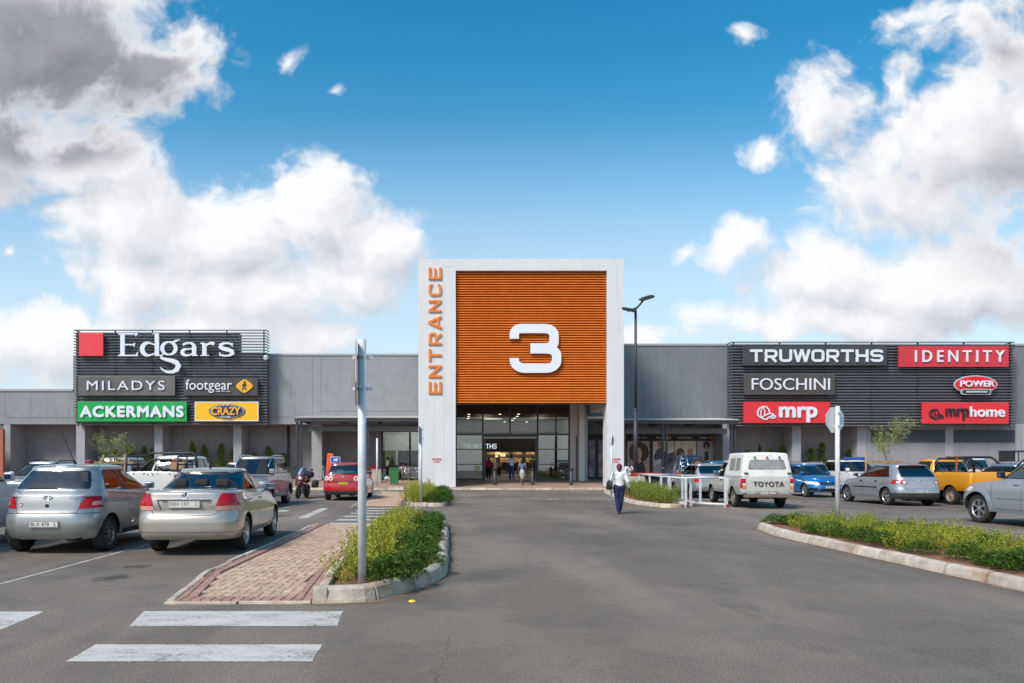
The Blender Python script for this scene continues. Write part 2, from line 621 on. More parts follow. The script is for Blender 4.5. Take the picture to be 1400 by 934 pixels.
def square_text(mb, s, x, y, w, h, gap, th, tv, depth, m):
    """wide square capitals from (x, y), letters w wide, h high, strokes th thick across and tv thick upright"""
    for ch in s:
        ww = w * (1.22 if ch == 'W' else 1.0)
        for k, st in enumerate(sq_glyph(ch, th / 2 / ww, tv / 2 / h)):
            P = [(x + p[0] * ww, y + p[1] * h) for p in st]
            stroke_into(mb, P, th / 2, depth + .0016 * (k + 1), m)
        x += ww + gap
    return mb

# ================================================================== GROUND
def ground_material():
    m = bpy.data.materials.new('asphalt')
    m.use_nodes = True
    nt = m.node_tree
    bs = nt.nodes['Principled BSDF']
    tc = N(nt, 'ShaderNodeTexCoord')
    P = tc.outputs['Object']

    def noise(sc, det=6, rough=.6, vec=P):
        n = N(nt, 'ShaderNodeTexNoise')
        n.inputs['Scale'].default_value = sc
        n.inputs['Detail'].default_value = det
        n.inputs['Roughness'].default_value = rough
        nt.links.new(vec, n.inputs['Vector'])
        return n.outputs['Fac']
    big = noise(.13, 6, .62)
    med = noise(.8, 9, .68)
    grain = noise(55, 4, .75)
    grit = noise(150, 2, .6)
    tracks = noise(.5, 6, .6, VM(nt, 'MULTIPLY', P, (1, .16, 1)))
    c = MIX(nt, SMOOTH(nt, big, .36, .64), (.116, .0965, .079), (.205, .170, .138))
    c = MIX(nt, MA(nt, 'MULTIPLY', SMOOTH(nt, tracks, .46, .66), .55), c, (.235, .196, .160))
    c = MIX(nt, MA(nt, 'MULTIPLY', SMOOTH(nt, med, .50, .68), .5), c, (.088, .079, .070))
    c = MIX(nt, MA(nt, 'MULTIPLY', SMOOTH(nt, noise(.33, 8, .7), .56, .72), .5), c, (.21, .178, .148))
    oil = noise(1.7, 5, .6)
    c = MIX(nt, MA(nt, 'MULTIPLY', SMOOTH(nt, oil, .66, .76), .55), c, (.042, .040, .038))
    # stone grain
    vals = MA(nt, 'MULTIPLY_ADD', SMOOTH(nt, grain, .3, .7), 1.15, .43)
    vals = MA(nt, 'MULTIPLY_ADD', SMOOTH(nt, grit, .62, .75), .55, vals)
    c = MIX(nt, 1.0, c, VM(nt, 'MULTIPLY', (1, 1, 1), cmb3(nt, vals)), 'MULTIPLY')
    nt.links.new(c, bs.inputs['Base Color'])
    nt.links.new(MA(nt, 'MULTIPLY_ADD', med, .15, .74), bs.inputs['Roughness'])
    bs.inputs['Specular IOR Level'].default_value = .35
    bu = N(nt, 'ShaderNodeBump')
    bu.inputs['Strength'].default_value = .35
    bu.inputs['Distance'].default_value = .006
    nt.links.new(noise(110, 3, .7), bu.inputs['Height'])
    nt.links.new(bu.outputs[0], bs.inputs['Normal'])
    return m


def cmb3(nt, v):
    c = N(nt, 'ShaderNodeCombineXYZ')
    for i in range(3):
        nt.links.new(v, c.inputs[i])
    return c.outputs[0]


def N_color(nt, vec, sc):
    n = N(nt, 'ShaderNodeTexNoise')
    n.inputs['Scale'].default_value = sc
    n.inputs['Detail'].default_value = 4
    nt.links.new(vec, n.inputs['Vector'])
    return n.outputs['Color']


mb = MB()
mb.add([(-500, -60, 0), (500, -60, 0), (500, 900, 0), (-500, 900, 0)], [(0, 1, 2, 3)])
tag(mb.build('ground', ground_material()), kind='structure')

PAINT_WHITE = None


def marking_material():
    """worn road paint: speckled so that the asphalt shows through in places"""
    m = bpy.data.materials.new('road_paint')
    m.use_nodes = True
    nt = m.node_tree
    bs = nt.nodes['Principled BSDF']
    tc = N(nt, 'ShaderNodeTexCoord')
    n1 = N(nt, 'ShaderNodeTexNoise')
    n1.inputs['Scale'].default_value = 3.2
    n1.inputs['Detail'].default_value = 9
    n1.inputs['Roughness'].default_value = .72
    nt.links.new(VM(nt, 'MULTIPLY', tc.outputs['Object'], (.6, 1.3, 1)), n1.inputs['Vector'])
    n2 = N(nt, 'ShaderNodeTexNoise')
    n2.inputs['Scale'].default_value = 70
    n2.inputs['Detail'].default_value = 3
    nt.links.new(tc.outputs['Object'], n2.inputs['Vector'])
    w = MA(nt, 'MULTIPLY_ADD', n2.outputs['Fac'], .35, n1.outputs['Fac'])
    c = MIX(nt, SMOOTH(nt, n1.outputs['Fac'], .35, .75), (.57, .545, .50), (.40, .38, .35))
    nt.links.new(c, bs.inputs['Base Color'])
    bs.inputs['Roughness'].default_value = .7
    at_ = N(nt, 'ShaderNodeAttribute', attribute_name='cover')
    n3 = N(nt, 'ShaderNodeTexNoise')
    n3.inputs['Scale'].default_value = 26
    n3.inputs['Detail'].default_value = 6
    n3.inputs['Roughness'].default_value = .75
    nt.links.new(tc.outputs['Object'], n3.inputs['Vector'])
    # paint left where (thickness + noise) is high: ragged rims, stones showing through
    keep = MA(nt, 'ADD', MA(nt, 'MULTIPLY', at_.outputs['Fac'], .75), MA(nt, 'MULTIPLY_ADD', n3.outputs['Fac'], .9, MA(nt, 'MULTIPLY', n1.outputs['Fac'], -.62)))
    a = SMOOTH(nt, keep, .60, .90)
    tr = N(nt, 'ShaderNodeBsdfTransparent')
    mx = N(nt, 'ShaderNodeMixShader')
    nt.links.new(MA(nt, 'MULTIPLY', a, .95), mx.inputs[0])
    nt.links.new(tr.outputs[0], mx.inputs[1])
    nt.links.new(bs.outputs[0], mx.inputs[2])
    nt.links.new(mx.outputs[0], nt.nodes['Material Output'].inputs[0])
    return m


PAINT_WHITE = marking_material()


def marking(quads, z=.004):
    vs, fs, cov = [], [], []
    for q in quads:
        P = [Vector(p[:2]) for p in q]
        n = len(P)
        w = min((P[i] - P[(i + 1) % n]).length for i in range(n))
        c = sum(P, Vector((0, 0))) / n
        ins = min(.05, w * .3)
        inner = []
        for i, p in enumerate(P):
            d0 = (P[i - 1] - p).normalized()
            d1 = (P[(i + 1) % n] - p).normalized()
            inner.append(p + (d0 + d1) * ins)
        b = len(vs)
        vs += [(p.x, p.y, z) for p in P] + [(p.x, p.y, z) for p in inner]
        cov += [0.0] * n + [1.0] * n
        fs += [(b + i, b + (i + 1) % n, b + n + (i + 1) % n, b + n + i) for i in range(n)] + [tuple(b + n + i for i in range(n))]
    me = bpy.data.meshes.new('road_marking')
    me.from_pydata(vs, [], fs)
    me.update()
    a = me.attributes.new('cover', 'FLOAT', 'POINT')
    a.data.foreach_set('value', cov)
    return tag(link_mesh('road_marking', me, PAINT_WHITE), kind='structure')


def line(x0, y0, x1, y1, w=.1):
    d = Vector((x1 - x0, y1 - y0)).normalized()
    n = Vector((-d.y, d.x)) * w / 2
    return [(x0 - n.x, y0 - n.y), (x1 - n.x, y1 - n.y), (x1 + n.x, y1 + n.y), (x0 + n.x, y0 + n.y)]


# crossing in front, its continuation left, the crossing in the middle distance
marking([[(-3.17, 5.63), (-1.10, 5.63), (-1.12, 6.24), (-3.20, 6.24)]])
marking([[(-3.22, 6.86), (-1.10, 6.86), (-1.16, 7.64), (-3.40, 7.64)]])
marking([[(-7.5, 6.62), (-4.30, 6.62), (-4.38, 7.62), (-7.5, 7.62)]])
for k in range(6):
    y = 18.4 + k * 1.28
    marking([[(-3.35, y), (-1.15, y), (-1.12, y + .58), (-3.35, y + .58)]])
# parking bays left
for k in range(7):
    x = -6.02 - 2.42 * k
    marking([line(x, 9.0, x, 16.6)])
    marking([line(x - .08, 25.0, x - .08, 32.9)])
marking([line(-20.5, 12.55, -3.72, 12.95, .06)])
marking([line(-3.85, 27, -3.85, 35)])
marking([[(-4.62, 20.5), (-4.24, 20.5), (-4.42, 25.2), (-4.80, 25.2)]])
marking([[(-6.1, 23.3), (-5.55, 23.3), (-5.55, 24.2), (-6.1, 24.2)]])
marking([line(-3.9, 37.6, -2.6, 37.6, .25)])
marking([line(-9, 36.4, -5.6, 36.4, .3)])
# parking bays right
for k in range(9):
    x = 10.0 + 2.5 * k
    marking([line(x, 24.2, x, 29.4)])
    marking([line(x, 31, x, 36.4)])
for k in range(3):
    marking([line(13.2 + 2.9 * k, 15.5, 13.2 + 2.9 * k, 20.6)])
marking([line(9.9, 20.9, 30, 20.9, .11)])
marking([line(11.5, 19.2, 13.4, 18.9, .11)])


# the long broken lip across the drive
def road_lip(x0, x1, y):
    a = MB()
    r = random.Random(3)
    x = x0
    while x < x1:
        l = r.uniform(.22, .75)
        yy = y + r.uniform(-.10, .10) + .25 * math.sin(x * .5)
        if r.random() < .9:
            n = 4
            h = r.uniform(.018, .055)
            vs = []
            for i in range(n + 1):
                px = x + l * i / n
                k = .55 + .45 * math.sin(math.pi * (i + .5) / (n + 1))
                j = r.uniform(-.03, .03)
                vs += [(px, yy - .05 + j, .001), (px, yy - .02 + j, h * k), (px, yy + .16 + j, h * k * .9), (px, yy + .55 + j, .002)]
            a.add(vs, [(i * 4 + c, i * 4 + 4 + c, i * 4 + 5 + c, i * 4 + 1 + c) for i in range(n) for c in range(3)])
        x += l * r.uniform(.86, 1.0)
    tag(a.build('road_joint', mat('joint_grit', (.17, .16, .15), .9, var=.45, scale=5)), kind='structure')


road_lip(.3, 8.0, 31.2)

def stain(name, x, y, rx, ry, col, dens, seed):
    r = random.Random(seed)
    n = 18
    vs, fs, cov = [(x, y, .0032)], [], [1.0]
    for ring, (k, c) in enumerate(((.5, .7), (1, 0))):
        for i in range(n):
            a = 2 * math.pi * i / n
            w = 1 + r.uniform(-.2, .2)
            vs.append((x + rx * k * w * math.cos(a), y + ry * k * w * math.sin(a), .0032))
            cov.append(c)
    for i in range(n):
        j = (i + 1) % n
        fs += [(0, 1 + i, 1 + j), (1 + i, 1 + n + i, 1 + n + j, 1 + j)]
    me = bpy.data.meshes.new(name)
    me.from_pydata(vs, [], fs)
    me.update()
    a = me.attributes.new('cover', 'FLOAT', 'POINT')
    a.data.foreach_set('value', cov)
    if name not in MATS:
        m = bpy.data.materials.new(name)
        m.use_nodes = True
        nt = m.node_tree
        bs = nt.nodes['Principled BSDF']
        bs.inputs['Base Color'].default_value = col + (1,)
        bs.inputs['Roughness'].default_value = .6
        tc = N(nt, 'ShaderNodeTexCoord')
        no = N(nt, 'ShaderNodeTexNoise')
        no.inputs['Scale'].default_value = 5
        no.inputs['Detail'].default_value = 8
        no.inputs['Roughness'].default_value = .7
        nt.links.new(tc.outputs['Object'], no.inputs['Vector'])
        at_ = N(nt, 'ShaderNodeAttribute', attribute_name='cover')
        al = MA(nt, 'MULTIPLY', SMOOTH(nt, MA(nt, 'ADD', no.outputs['Fac'], MA(nt, 'MULTIPLY', at_.outputs['Fac'], .5)), .62, 1.12), dens)
        tr = N(nt, 'ShaderNodeBsdfTransparent')
        mx = N(nt, 'ShaderNodeMixShader')
        nt.links.new(al, mx.inputs[0])
        nt.links.new(tr.outputs[0], mx.inputs[1])
        nt.links.new(bs.outputs[0], mx.inputs[2])
        nt.links.new(mx.outputs[0], nt.nodes['Material Output'].inputs[0])
        MATS[name] = m
    return tag(link_mesh(name, me, MATS[name]), kind='structure')


r_ = random.Random(21)
for (x, y) in ((-4.6, 9.8), (-7.1, 10.2), (-4.9, 10.9), (-7.4, 9.4), (-9.6, 9.6), (-5.2, 21.5), (-7.6, 20.6), (11.5, 23.2), (14.0, 22.4), (17.2, 24.6)):
    stain('oil_stain', x + r_.uniform(-.3, .3), y, r_.uniform(.18, .5), r_.uniform(.2, .6), (.030, .028, .026), .55, r_.randrange(999))
for (x, y, rx, ry) in ((1.2, 9.0, 1.0, 4.2), (3.3, 11, .7, 5.5), (4.6, 8.6, 1.2, 3.2), (-.2, 5.6, 1.6, 1.0), (2.3, 20, .9, 7), (5.0, 17, .8, 6)):
    stain('dust_patch', x, y, rx, ry, (.26, .215, .17), .42, r_.randrange(999))


def road_crack(pts, w, seed):
    r = random.Random(seed)
    P = []
    for i in range(len(pts) - 1):
        a, b = Vector(pts[i]), Vector(pts[i + 1])
        n = max(2, int((b - a).length / .06))
        for k in range(n):
            P.append(a.lerp(b, k / n) + Vector((r.gauss(0, .018), r.gauss(0, .018))))
    L, Rr = stroke_poly([(p.x, p.y) for p in P], [w * r.uniform(.3, 1.1) for _ in P])
    n = len(L)
    b = MB()
    b.add([(p.x, p.y, .0045) for p in L] + [(p.x, p.y, .0045) for p in Rr], [(i, n + i, n + i + 1, i + 1) for i in range(n - 1)])
    return tag(b.build('road_crack', mat('crack_dark', (.06, .054, .048), .95)), kind='structure')


road_crack([(-.08, 4.4), (-.12, 5.4), (-.02, 6.1), (-.07, 6.6)], .0028, 2)
road_crack([(3.9, 6.2), (3.2, 6.9), (3.0, 8.2), (2.4, 9.1)], .003, 5)
road_crack([(-6.8, 8.3), (-5.2, 8.7), (-4.4, 8.5)], .003, 7)

# ------------------------------------------------------------------ kerbs
KERB = mat('kerb_concrete', (.50, .44, .36), .85, var=.22, scale=3.5, bump=.5, bscale=40, dirt=.8, dirt_col=(.33, .18, .105), island=.13)


def kerb_run(pts, w=.17, h=.15, seg=.78, closed=False, batter=.05):
    """kerb stones laid along a line: outer foot on pts, body towards the left of the direction"""
    P = [Vector(p) for p in pts]
    if closed:
        P = P + [P[0]]
    # resample
    L = [0]
    for i in range(1, len(P)):
        L.append(L[-1] + (P[i] - P[i - 1]).length)

    def pos(s):
        s = min(max(s, 0), L[-1])
        for i in range(1, len(P)):
            if s <= L[i] + 1e-9:
                t = (s - L[i - 1]) / max(1e-6, L[i] - L[i - 1])
                return P[i - 1].lerp(P[i], t), (P[i] - P[i - 1]).normalized()
        return P[-1], (P[-1] - P[-2]).normalized()

    def nrm(s):
        d = (pos(s + .12)[0] - pos(s - .12)[0])
        d = d.normalized() if d.length > 1e-6 else pos(s)[1]
        return Vector((-d.y, d.x))
    b = MB()
    n = max(1, round(L[-1] / seg))
    rr = random.Random(int(L[-1] * 100))
    for k in range(n):
        s0, s1 = L[-1] * k / n + .013, L[-1] * (k + 1) / n - .013
        m = 5
        vs, fs = [], []
        dh, dn = rr.uniform(-.012, .012), rr.uniform(-.014, .014)
        for j in range(m + 1):
            s = s0 + (s1 - s0) * j / m
            p, _ = pos(s)
            nn = nrm(s)
            prof = [(0, -.05), (.008, h * .2), (batter * .8, h * .82), (batter + .02, h * .96), (batter + .04, h), (w - .01, h), (w, h - .012), (w, -.05)]
            for (o, z) in prof:
                q = p + nn * (o + dn)
                vs.append((q.x, q.y, z + (dh if z > 0 else 0)))
        c = 8
        for j in range(m):
            for i in range(c - 1):
                fs.append((j * c + i, (j + 1) * c + i, (j + 1) * c + i + 1, j * c + i + 1))
        fs.append(tuple(range(c)))
        fs.append(tuple(m * c + i for i in range(c - 1, -1, -1)))
        b.add(vs, fs, False)
    return tag(b.build('kerb', KERB), kind='structure')


def sheet(name, pts, z, m):
    b = MB()
    b.add([(p[0], p[1], z) for p in pts], [tuple(range(len(pts)))])
    return tag(b.build(name, m), kind='structure')


def smooth_poly(pts, n=6):
    """round the corners given as (x, y, r)"""
    out = []
    k = len(pts)
    for i in range(k):
        p = Vector(pts[i][:2])
        r = pts[i][2] if len(pts[i]) > 2 else 0
        if r <= 0:
            out.append(tuple(p))
            continue
        a = (Vector(pts[i - 1][:2]) - p)
        b = (Vector(pts[(i + 1) % k][:2]) - p)
        ra = min(r, a.length * .49, b.length * .49)
        p0, p1 = p + a.normalized() * ra, p + b.normalized() * ra
        for j in range(n + 1):
            t = j / n
            out.append(tuple(p0 * (1 - t) ** 2 + p * 2 * t * (1 - t) + p1 * t * t))
    return out




def sand_material():
    m = bpy.data.materials.new('drifted_sand')
    m.use_nodes = True
    nt = m.node_tree
    bs = nt.nodes['Principled BSDF']
    bs.inputs['Base Color'].default_value = (.25, .175, .12, 1)
    bs.inputs['Roughness'].default_value = .95
    tc = N(nt, 'ShaderNodeTexCoord')
    no = N(nt, 'ShaderNodeTexNoise')
    no.inputs['Scale'].default_value = 2.4
    no.inputs['Detail'].default_value = 9
    no.inputs['Roughness'].default_value = .72
    nt.links.new(tc.outputs['Object'], no.inputs['Vector'])
    at_ = N(nt, 'ShaderNodeAttribute', attribute_name='cover')
    a = MA(nt, 'MULTIPLY', SMOOTH(nt, MA(nt, 'ADD', no.outputs['Fac'], MA(nt, 'MULTIPLY_ADD', at_.outputs['Fac'], .5, -.30)), .40, .62), .75)
    tr = N(nt, 'ShaderNodeBsdfTransparent')
    mx = N(nt, 'ShaderNodeMixShader')
    nt.links.new(a, mx.inputs[0])
    nt.links.new(tr.outputs[0], mx.inputs[1])
    nt.links.new(bs.outputs[0], mx.inputs[2])
    nt.links.new(mx.outputs[0], nt.nodes['Material Output'].inputs[0])
    return m


SAND = sand_material()


def sand_drift(pts, w=.34):
    """thin sand washed against the foot of a kerb, outside (right-hand side) of the line"""
    P = [Vector(p) for p in pts]
    n = len(P)
    vs, fs, cov = [], [], []
    for i, p in enumerate(P):
        d = (P[(i + 1) % n] - P[i - 1]).normalized()
        o = Vector((d.y, -d.x))
        for k, (t, c) in enumerate(((-.03, 1.0), (.3, .55), (1, 0))):
            q = p + o * w * t
            vs.append((q.x, q.y, .006 - .001 * k))
            cov.append(c)
    for i in range(n):
        j = (i + 1) % n
        for k in range(2):
            fs.append((i * 3 + k, j * 3 + k, j * 3 + k + 1, i * 3 + k + 1))
    me = bpy.data.meshes.new('sand_drift')
    me.from_pydata(vs, [], fs)
    me.update()
    a = me.attributes.new('cover', 'FLOAT', 'POINT')
    a.data.foreach_set('value', cov)
    return tag(link_mesh('sand_drift', me, SAND), kind='stuff')


SOIL = mat('red_soil', (.26, .12, .065), .95, var=.35, scale=9, bump=.8, bscale=45, dirt=.3, dirt_col=(.10, .07, .04))

# near island: planter bed (kerb all round) and paved path on its left
BED1 = smooth_poly([(-1.62, 8.0), (-.98, 8.06, .25), (-.07, 9.6, 1.2), (-.12, 18.4, .8), (-1.75, 18.4, .3), (-1.78, 10.4, .4)])
sand_drift(BED1)
kerb_run(BED1, closed=True, h=.19)
sheet('planter_soil', [(p[0], p[1]) for p in smooth_poly([(-1.55, 8.1), (-1.0, 8.14, .2), (-.17, 9.65, 1.1), (-.22, 18.3, .8), (-1.68, 18.3), (-1.7, 10.4)])], .125, SOIL)
# second island further on
BED2 = smooth_poly([(-1.75, 26.0), (-.25, 26.0, .5), (-.2, 36.5, .8), (-2.2, 36.5, .3), (-1.95, 29)])
sand_drift(BED2)
kerb_run(BED2, closed=True)
sheet('planter_soil', smooth_poly([(-1.65, 26.1), (-.35, 26.1, .4), (-.3, 36.4, .7), (-2.1, 36.4), (-1.85, 29)]), .125, SOIL)
# right-hand near planter
BED3 = smooth_poly([(7.15, 4.0), (10.4, 4.0), (10.2, 15.5, 1.0), (9.2, 17.9, 1.0), (7.6, 17.9, 1.2), (7.08, 15.6, 1.0)])
sand_drift(BED3)
kerb_run(BED3, closed=True, h=.16)
sheet('planter_soil', smooth_poly([(7.27, 4.1), (10.3, 4.1), (10.1, 15.4, 1.0), (9.15, 17.8, 1.0), (7.66, 17.8, 1.15), (7.2, 15.55, 1.0)]), .13, SOIL)
# right-hand planter in the middle distance, along the trolley bay
BED4 = smooth_poly([(7.55, 25.2, .5), (8.35, 25.4, .3), (9.9, 37.8), (8.2, 38.6, .5), (7.0, 28, 1.0)])
sand_drift(BED4)
kerb_run(BED4, closed=True)
sheet('planter_soil', smooth_poly([(7.6, 25.35, .4), (8.25, 25.5), (9.75, 37.7), (8.25, 38.45, .5), (7.12, 28, .9)]), .125, SOIL)

# ------------------------------------------------------------------ paving with real bricks
PAVER = mat('paver_clay', (.48, .33, .23), .85, var=.16, scale=14, bump=.35, bscale=60, island=.17, dirt=.25, dirt_col=(.30, .13, .075))
PAVER_RED = mat('paver_red', (.34, .195, .155), .85, var=.16, scale=14, bump=.35, bscale=60, island=.16)
GROUT = mat('paver_sand', (.20, .145, .11), .95, var=.25, scale=20)


def inside(poly, x, y):
    c = False
    n = len(poly)
    for i in range(n):
        x0, y0 = poly[i][:2]
        x1, y1 = poly[(i + 1) % n][:2]
        if (y0 > y) != (y1 > y) and x < (x1 - x0) * (y - y0) / (y1 - y0) + x0:
            c = not c
    return c


def brick(b, x0, x1, y0, y1, z, g=.003, ch=.006, dz=0):
    x0 += g; x1 -= g; y0 += g; y1 -= g
    zt = z + dz
    vs = [(x0, y0, zt - .03), (x1, y0, zt - .03), (x1, y1, zt - .03), (x0, y1, zt - .03),
          (x0, y0, zt - ch), (x1, y0, zt - ch), (x1, y1, zt - ch), (x0, y1, zt - ch),
          (x0 + ch, y0 + ch, zt), (x1 - ch, y0 + ch, zt), (x1 - ch, y1 - ch, zt), (x0 + ch, y1 - ch, zt)]
    fs = [(8, 9, 10, 11)]
    for k in range(4):
        j = (k + 1) % 4
        fs += [(k, j, j + 4, k + 4), (k + 4, j + 4, j + 8, k + 8)]
    b.add(vs, fs)


def herring(poly, a, z, left=None):
    """herringbone of 2a x a bricks inside poly; left(y) = x of the soldier course's inner edge"""
    xs = [p[0] for p in poly]
    ys = [p[1] for p in poly]
    b = MB()
    r = random.Random(5)
    i0, i1 = int(min(xs) / a) - 2, int(max(xs) / a) + 2
    j0, j1 = int(min(ys) / a) - 2, int(max(ys) / a) + 2
    for i in range(i0, i1):
        for j in range(j0, j1):
            d = (i - j) % 4
            if d == 0:
                q = (i * a, (i + 2) * a, j * a, (j + 1) * a)
            elif d == 2:
                q = (i * a, (i + 1) * a, (j - 1) * a, (j + 1) * a)
            else:
                continue
            cs = [(q[0], q[2]), (q[1], q[2]), (q[1], q[3]), (q[0], q[3])]
            k = sum(inside(poly, *c) for c in cs)
            if k == 4:
                brick(b, *q, z, dz=r.uniform(-.003, .003))
            elif k >= 1:
                # cut bricks at the edge: clip the rectangle to the polygon's span
                mx, my = (q[0] + q[1]) / 2, (q[2] + q[3]) / 2
                if inside(poly, mx, my) and q[1] - q[0] > a * 1.5:
                    for h in (0, 1):
                        qq = (q[0] + h * a, q[0] + (h + 1) * a, q[2], q[3])
                        if all(inside(poly, x, y) for x in qq[:2] for y in qq[2:]):
                            brick(b, *qq, z)
                elif q[3] - q[2] > a * 1.5:
                    for h in (0, 1):
                        qq = (q[0], q[1], q[2] + h * a, q[2] + (h + 1) * a)
                        if all(inside(poly, x, y) for x in qq[:2] for y in qq[2:]):
                            brick(b, *qq, z)
    return b


def pave_path(outline, inner, name='brick_path', soldiers=(), a=.11):
    sheet('path_bed', outline, .018, GROUT)
    tag(herring(inner, a, .036).build(name, PAVER), kind='structure')
    if soldiers:
        b = MB()
        r = random.Random(9)
        for (p, q, w, side) in soldiers:
            P, Q = Vector(p), Vector(q)
            L = (Q - P).length
            d = (Q - P).normalized()
            nn = Vector((-d.y, d.x)) * side
            n = int(L / .112)
            for k in range(n):
                s0, s1 = L * k / n + .004, L * (k + 1) / n - .004
                for c in range(2):
                    o0, o1 = w * c / 2 + .004, w * (c + 1) / 2 - .004
                    cs = [P + d * s0 + nn * o0, P + d * s1 + nn * o0, P + d * s1 + nn * o1, P + d * s0 + nn * o1]
                    if side < 0:
                        cs = cs[::-1]
                    z = .0405 + r.uniform(-.002, .002)
                    ce = sum(cs, Vector((0, 0))) / 4
                    ins = [c_ + (ce - c_).normalized() * .011 for c_ in cs]
                    vs = [(c_.x, c_.y, z - .03) for c_ in cs] + [(c_.x, c_.y, z - .008) for c_ in cs] + [(c_.x, c_.y, z) for c_ in ins]
                    fs = [(8, 9, 10, 11)]
                    for k2 in range(4):
                        j = (k2 + 1) % 4
                        fs += [(k2, j, j + 4, k2 + 4), (k2 + 4, j + 4, j + 8, k2 + 8)]
                    b.add(vs, fs)
        tag(b.build('path_border', PAVER_RED), kind='structure')


pave_path([(-3.27, 8.02), (-1.6, 8.02), (-1.78, 10.4), (-1.75, 18.3), (-3.62, 18.3), (-3.62, 10.2)],
          [(-3.03, 8.25), (-1.80, 8.25), (-1.94, 10.4), (-1.91, 18.25), (-3.40, 18.25), (-3.40, 10.2)],
          soldiers=[((-3.26, 8.28), (-3.60, 10.2), .24, -1), ((-3.60, 10.2), (-3.60, 18.25), .24, -1), ((-3.24, 8.03), (-1.63, 8.03), .22, 1),
                    ((-1.66, 8.28), (-1.80, 10.4), .2, 1), ((-1.80, 10.4), (-1.77, 18.25), .2, 1)])
kerb_run([(-3.62, 18.35), (-3.62, 10.15), (-3.42, 8.9), (-3.28, 8.0)], w=.10, h=.055, batter=.01)
kerb_run([(-3.30, 7.98), (-1.62, 7.98)], w=.07, h=.032, batter=.01)
pave_path([(-3.75, 25.9), (-1.9, 25.9), (-2.1, 29), (-2.35, 38.5), (-4.1, 40.5), (-3.75, 30)],
          [(-3.7, 25.95), (-1.95, 25.95), (-2.15, 29), (-2.4, 38.3), (-4.0, 39.8), (-3.7, 30)])
kerb_run([(-4.15, 40.6), (-3.78, 30), (-3.78, 25.85)], w=.10, h=.055, batter=.01)

# ------------------------------------------------------------------ raised pavement along the mall
PLAZA = mat('plaza_brick', (.37, .235, .17), .85, var=.14, scale=4, bump=.2, dirt=.2)


def plaza():
    b = MB()
    xs = [-70, 85]
    ys = [(42.9, .125), (50.0, .42), (56, .43)]
    vs = [(x, y, z) for (y, z) in ys for x in xs]
    b.add(vs, [(0, 1, 3, 2), (2, 3, 5, 4)])
    return tag(b.build('pavement', brick_material()), kind='structure')


def brick_material():
    m = bpy.data.materials.new('plaza_paving')
    m.use_nodes = True
    nt = m.node_tree
    bs = nt.nodes['Principled BSDF']
    tc = N(nt, 'ShaderNodeTexCoord')
    br = N(nt, 'ShaderNodeTexBrick')
    br.inputs['Color1'].default_value = (.40, .26, .19, 1)
    br.inputs['Color2'].default_value = (.30, .18, .13, 1)
    br.inputs['Mortar'].default_value = (.16, .11, .09, 1)
    br.inputs['Scale'].default_value = 1
    br.inputs['Brick Width'].default_value = .22
    br.inputs['Row Height'].default_value = .11
    br.inputs['Mortar Size'].default_value = .006
    nt.links.new(tc.outputs['Object'], br.inputs['Vector'])
    no = N(nt, 'ShaderNodeTexNoise')
    no.inputs['Scale'].default_value = .7
    no.inputs['Detail'].default_value = 6
    nt.links.new(tc.outputs['Object'], no.inputs['Vector'])
    c = MIX(nt, MA(nt, 'MULTIPLY', SMOOTH(nt, no.outputs['Fac'], .4, .7), .4), br.outputs['Color'], (.42, .31, .25))
    nt.links.new(c, bs.inputs['Base Color'])
    bs.inputs['Roughness'].default_value = .82
    return m


plaza()
kerb_run([(-60, 42.72), (80, 42.72)], w=.2, h=.13, seg=1.0, batter=.03)

# ================================================================== MALL
YW = 51.6          # face of the upper walls and pillars
YR = 53.4          # recessed wall under them
WALL_L = mat('plaster_grey', (.27, .285, .30), .9, streak=.8, var=.06, scale=1.2, bump=.15, bscale=30, dirt=.12, dirt_col=(.20, .205, .21))
WALL_R = mat('plaster_slate', (.185, .20, .22), .9, streak=.8, var=.06, scale=1.2, bump=.15, bscale=30, dirt=.12, dirt_col=(.15, .155, .16))
WALL_LOW = mat('plaster_low', (.27, .27, .28), .9, streak=.8, var=.07, scale=1.0, bump=.15, bscale=30, dirt=.25, dirt_col=(.17, .165, .165))
PILLAR = mat('plaster_pillar', (.33, .345, .37), .9, streak=.8, var=.06, scale=2, bump=.15, bscale=30, dirt=.1, dirt_col=(.24, .24, .25))
WHITE = mat('tower_white', (.68, .69, .70), .7, streak=.35, var=.03, scale=.8, bump=.06, bscale=14, dirt=.10, dirt_col=(.55, .55, .54))
STEEL = mat('steel_dark', (.045, .05, .056), .5, metal=.3, var=.1)
STEEL_B = mat('steel_blue', (.17, .19, .215), .5, metal=.2, var=.08)
SLAT = mat('slat_grey', (.16, .175, .195), .5, metal=.2, var=.1, scale=2)
BACK = mat('screen_backing', (.17, .18, .195), .8, var=.08)
ALU = mat('aluminium_frame', (.07, .075, .08), .45, metal=.4)


def X(px, Y):
    return (px - PX0) * Y / FPX


def Z(py, Y):
    return EYE - (py - PY0) * Y / FPX


def wallbox(b, px0, px1, py0, py1, Y, d):
    b.bb(X(px0, Y), X(px1, Y), Y, Y + d, Z(py1, Y), Z(py0, Y))


# ---- left wing
LW = empty('mall_wing', (-20, YW, 0), 0, 'long grey plastered mall wing running left from the white entrance tower', 'building')


def on(b, name, m, parent):
    """build with world coordinates under a parent standing at its own place"""
    me = b.mesh(name)
    q, off = parent, Vector((0, 0, 0))
    while q is not None:
        off = off + q.location
        q = q.parent
    me.transform(Matrix.Translation(-off))
    return link_mesh(name, me, m, parent)


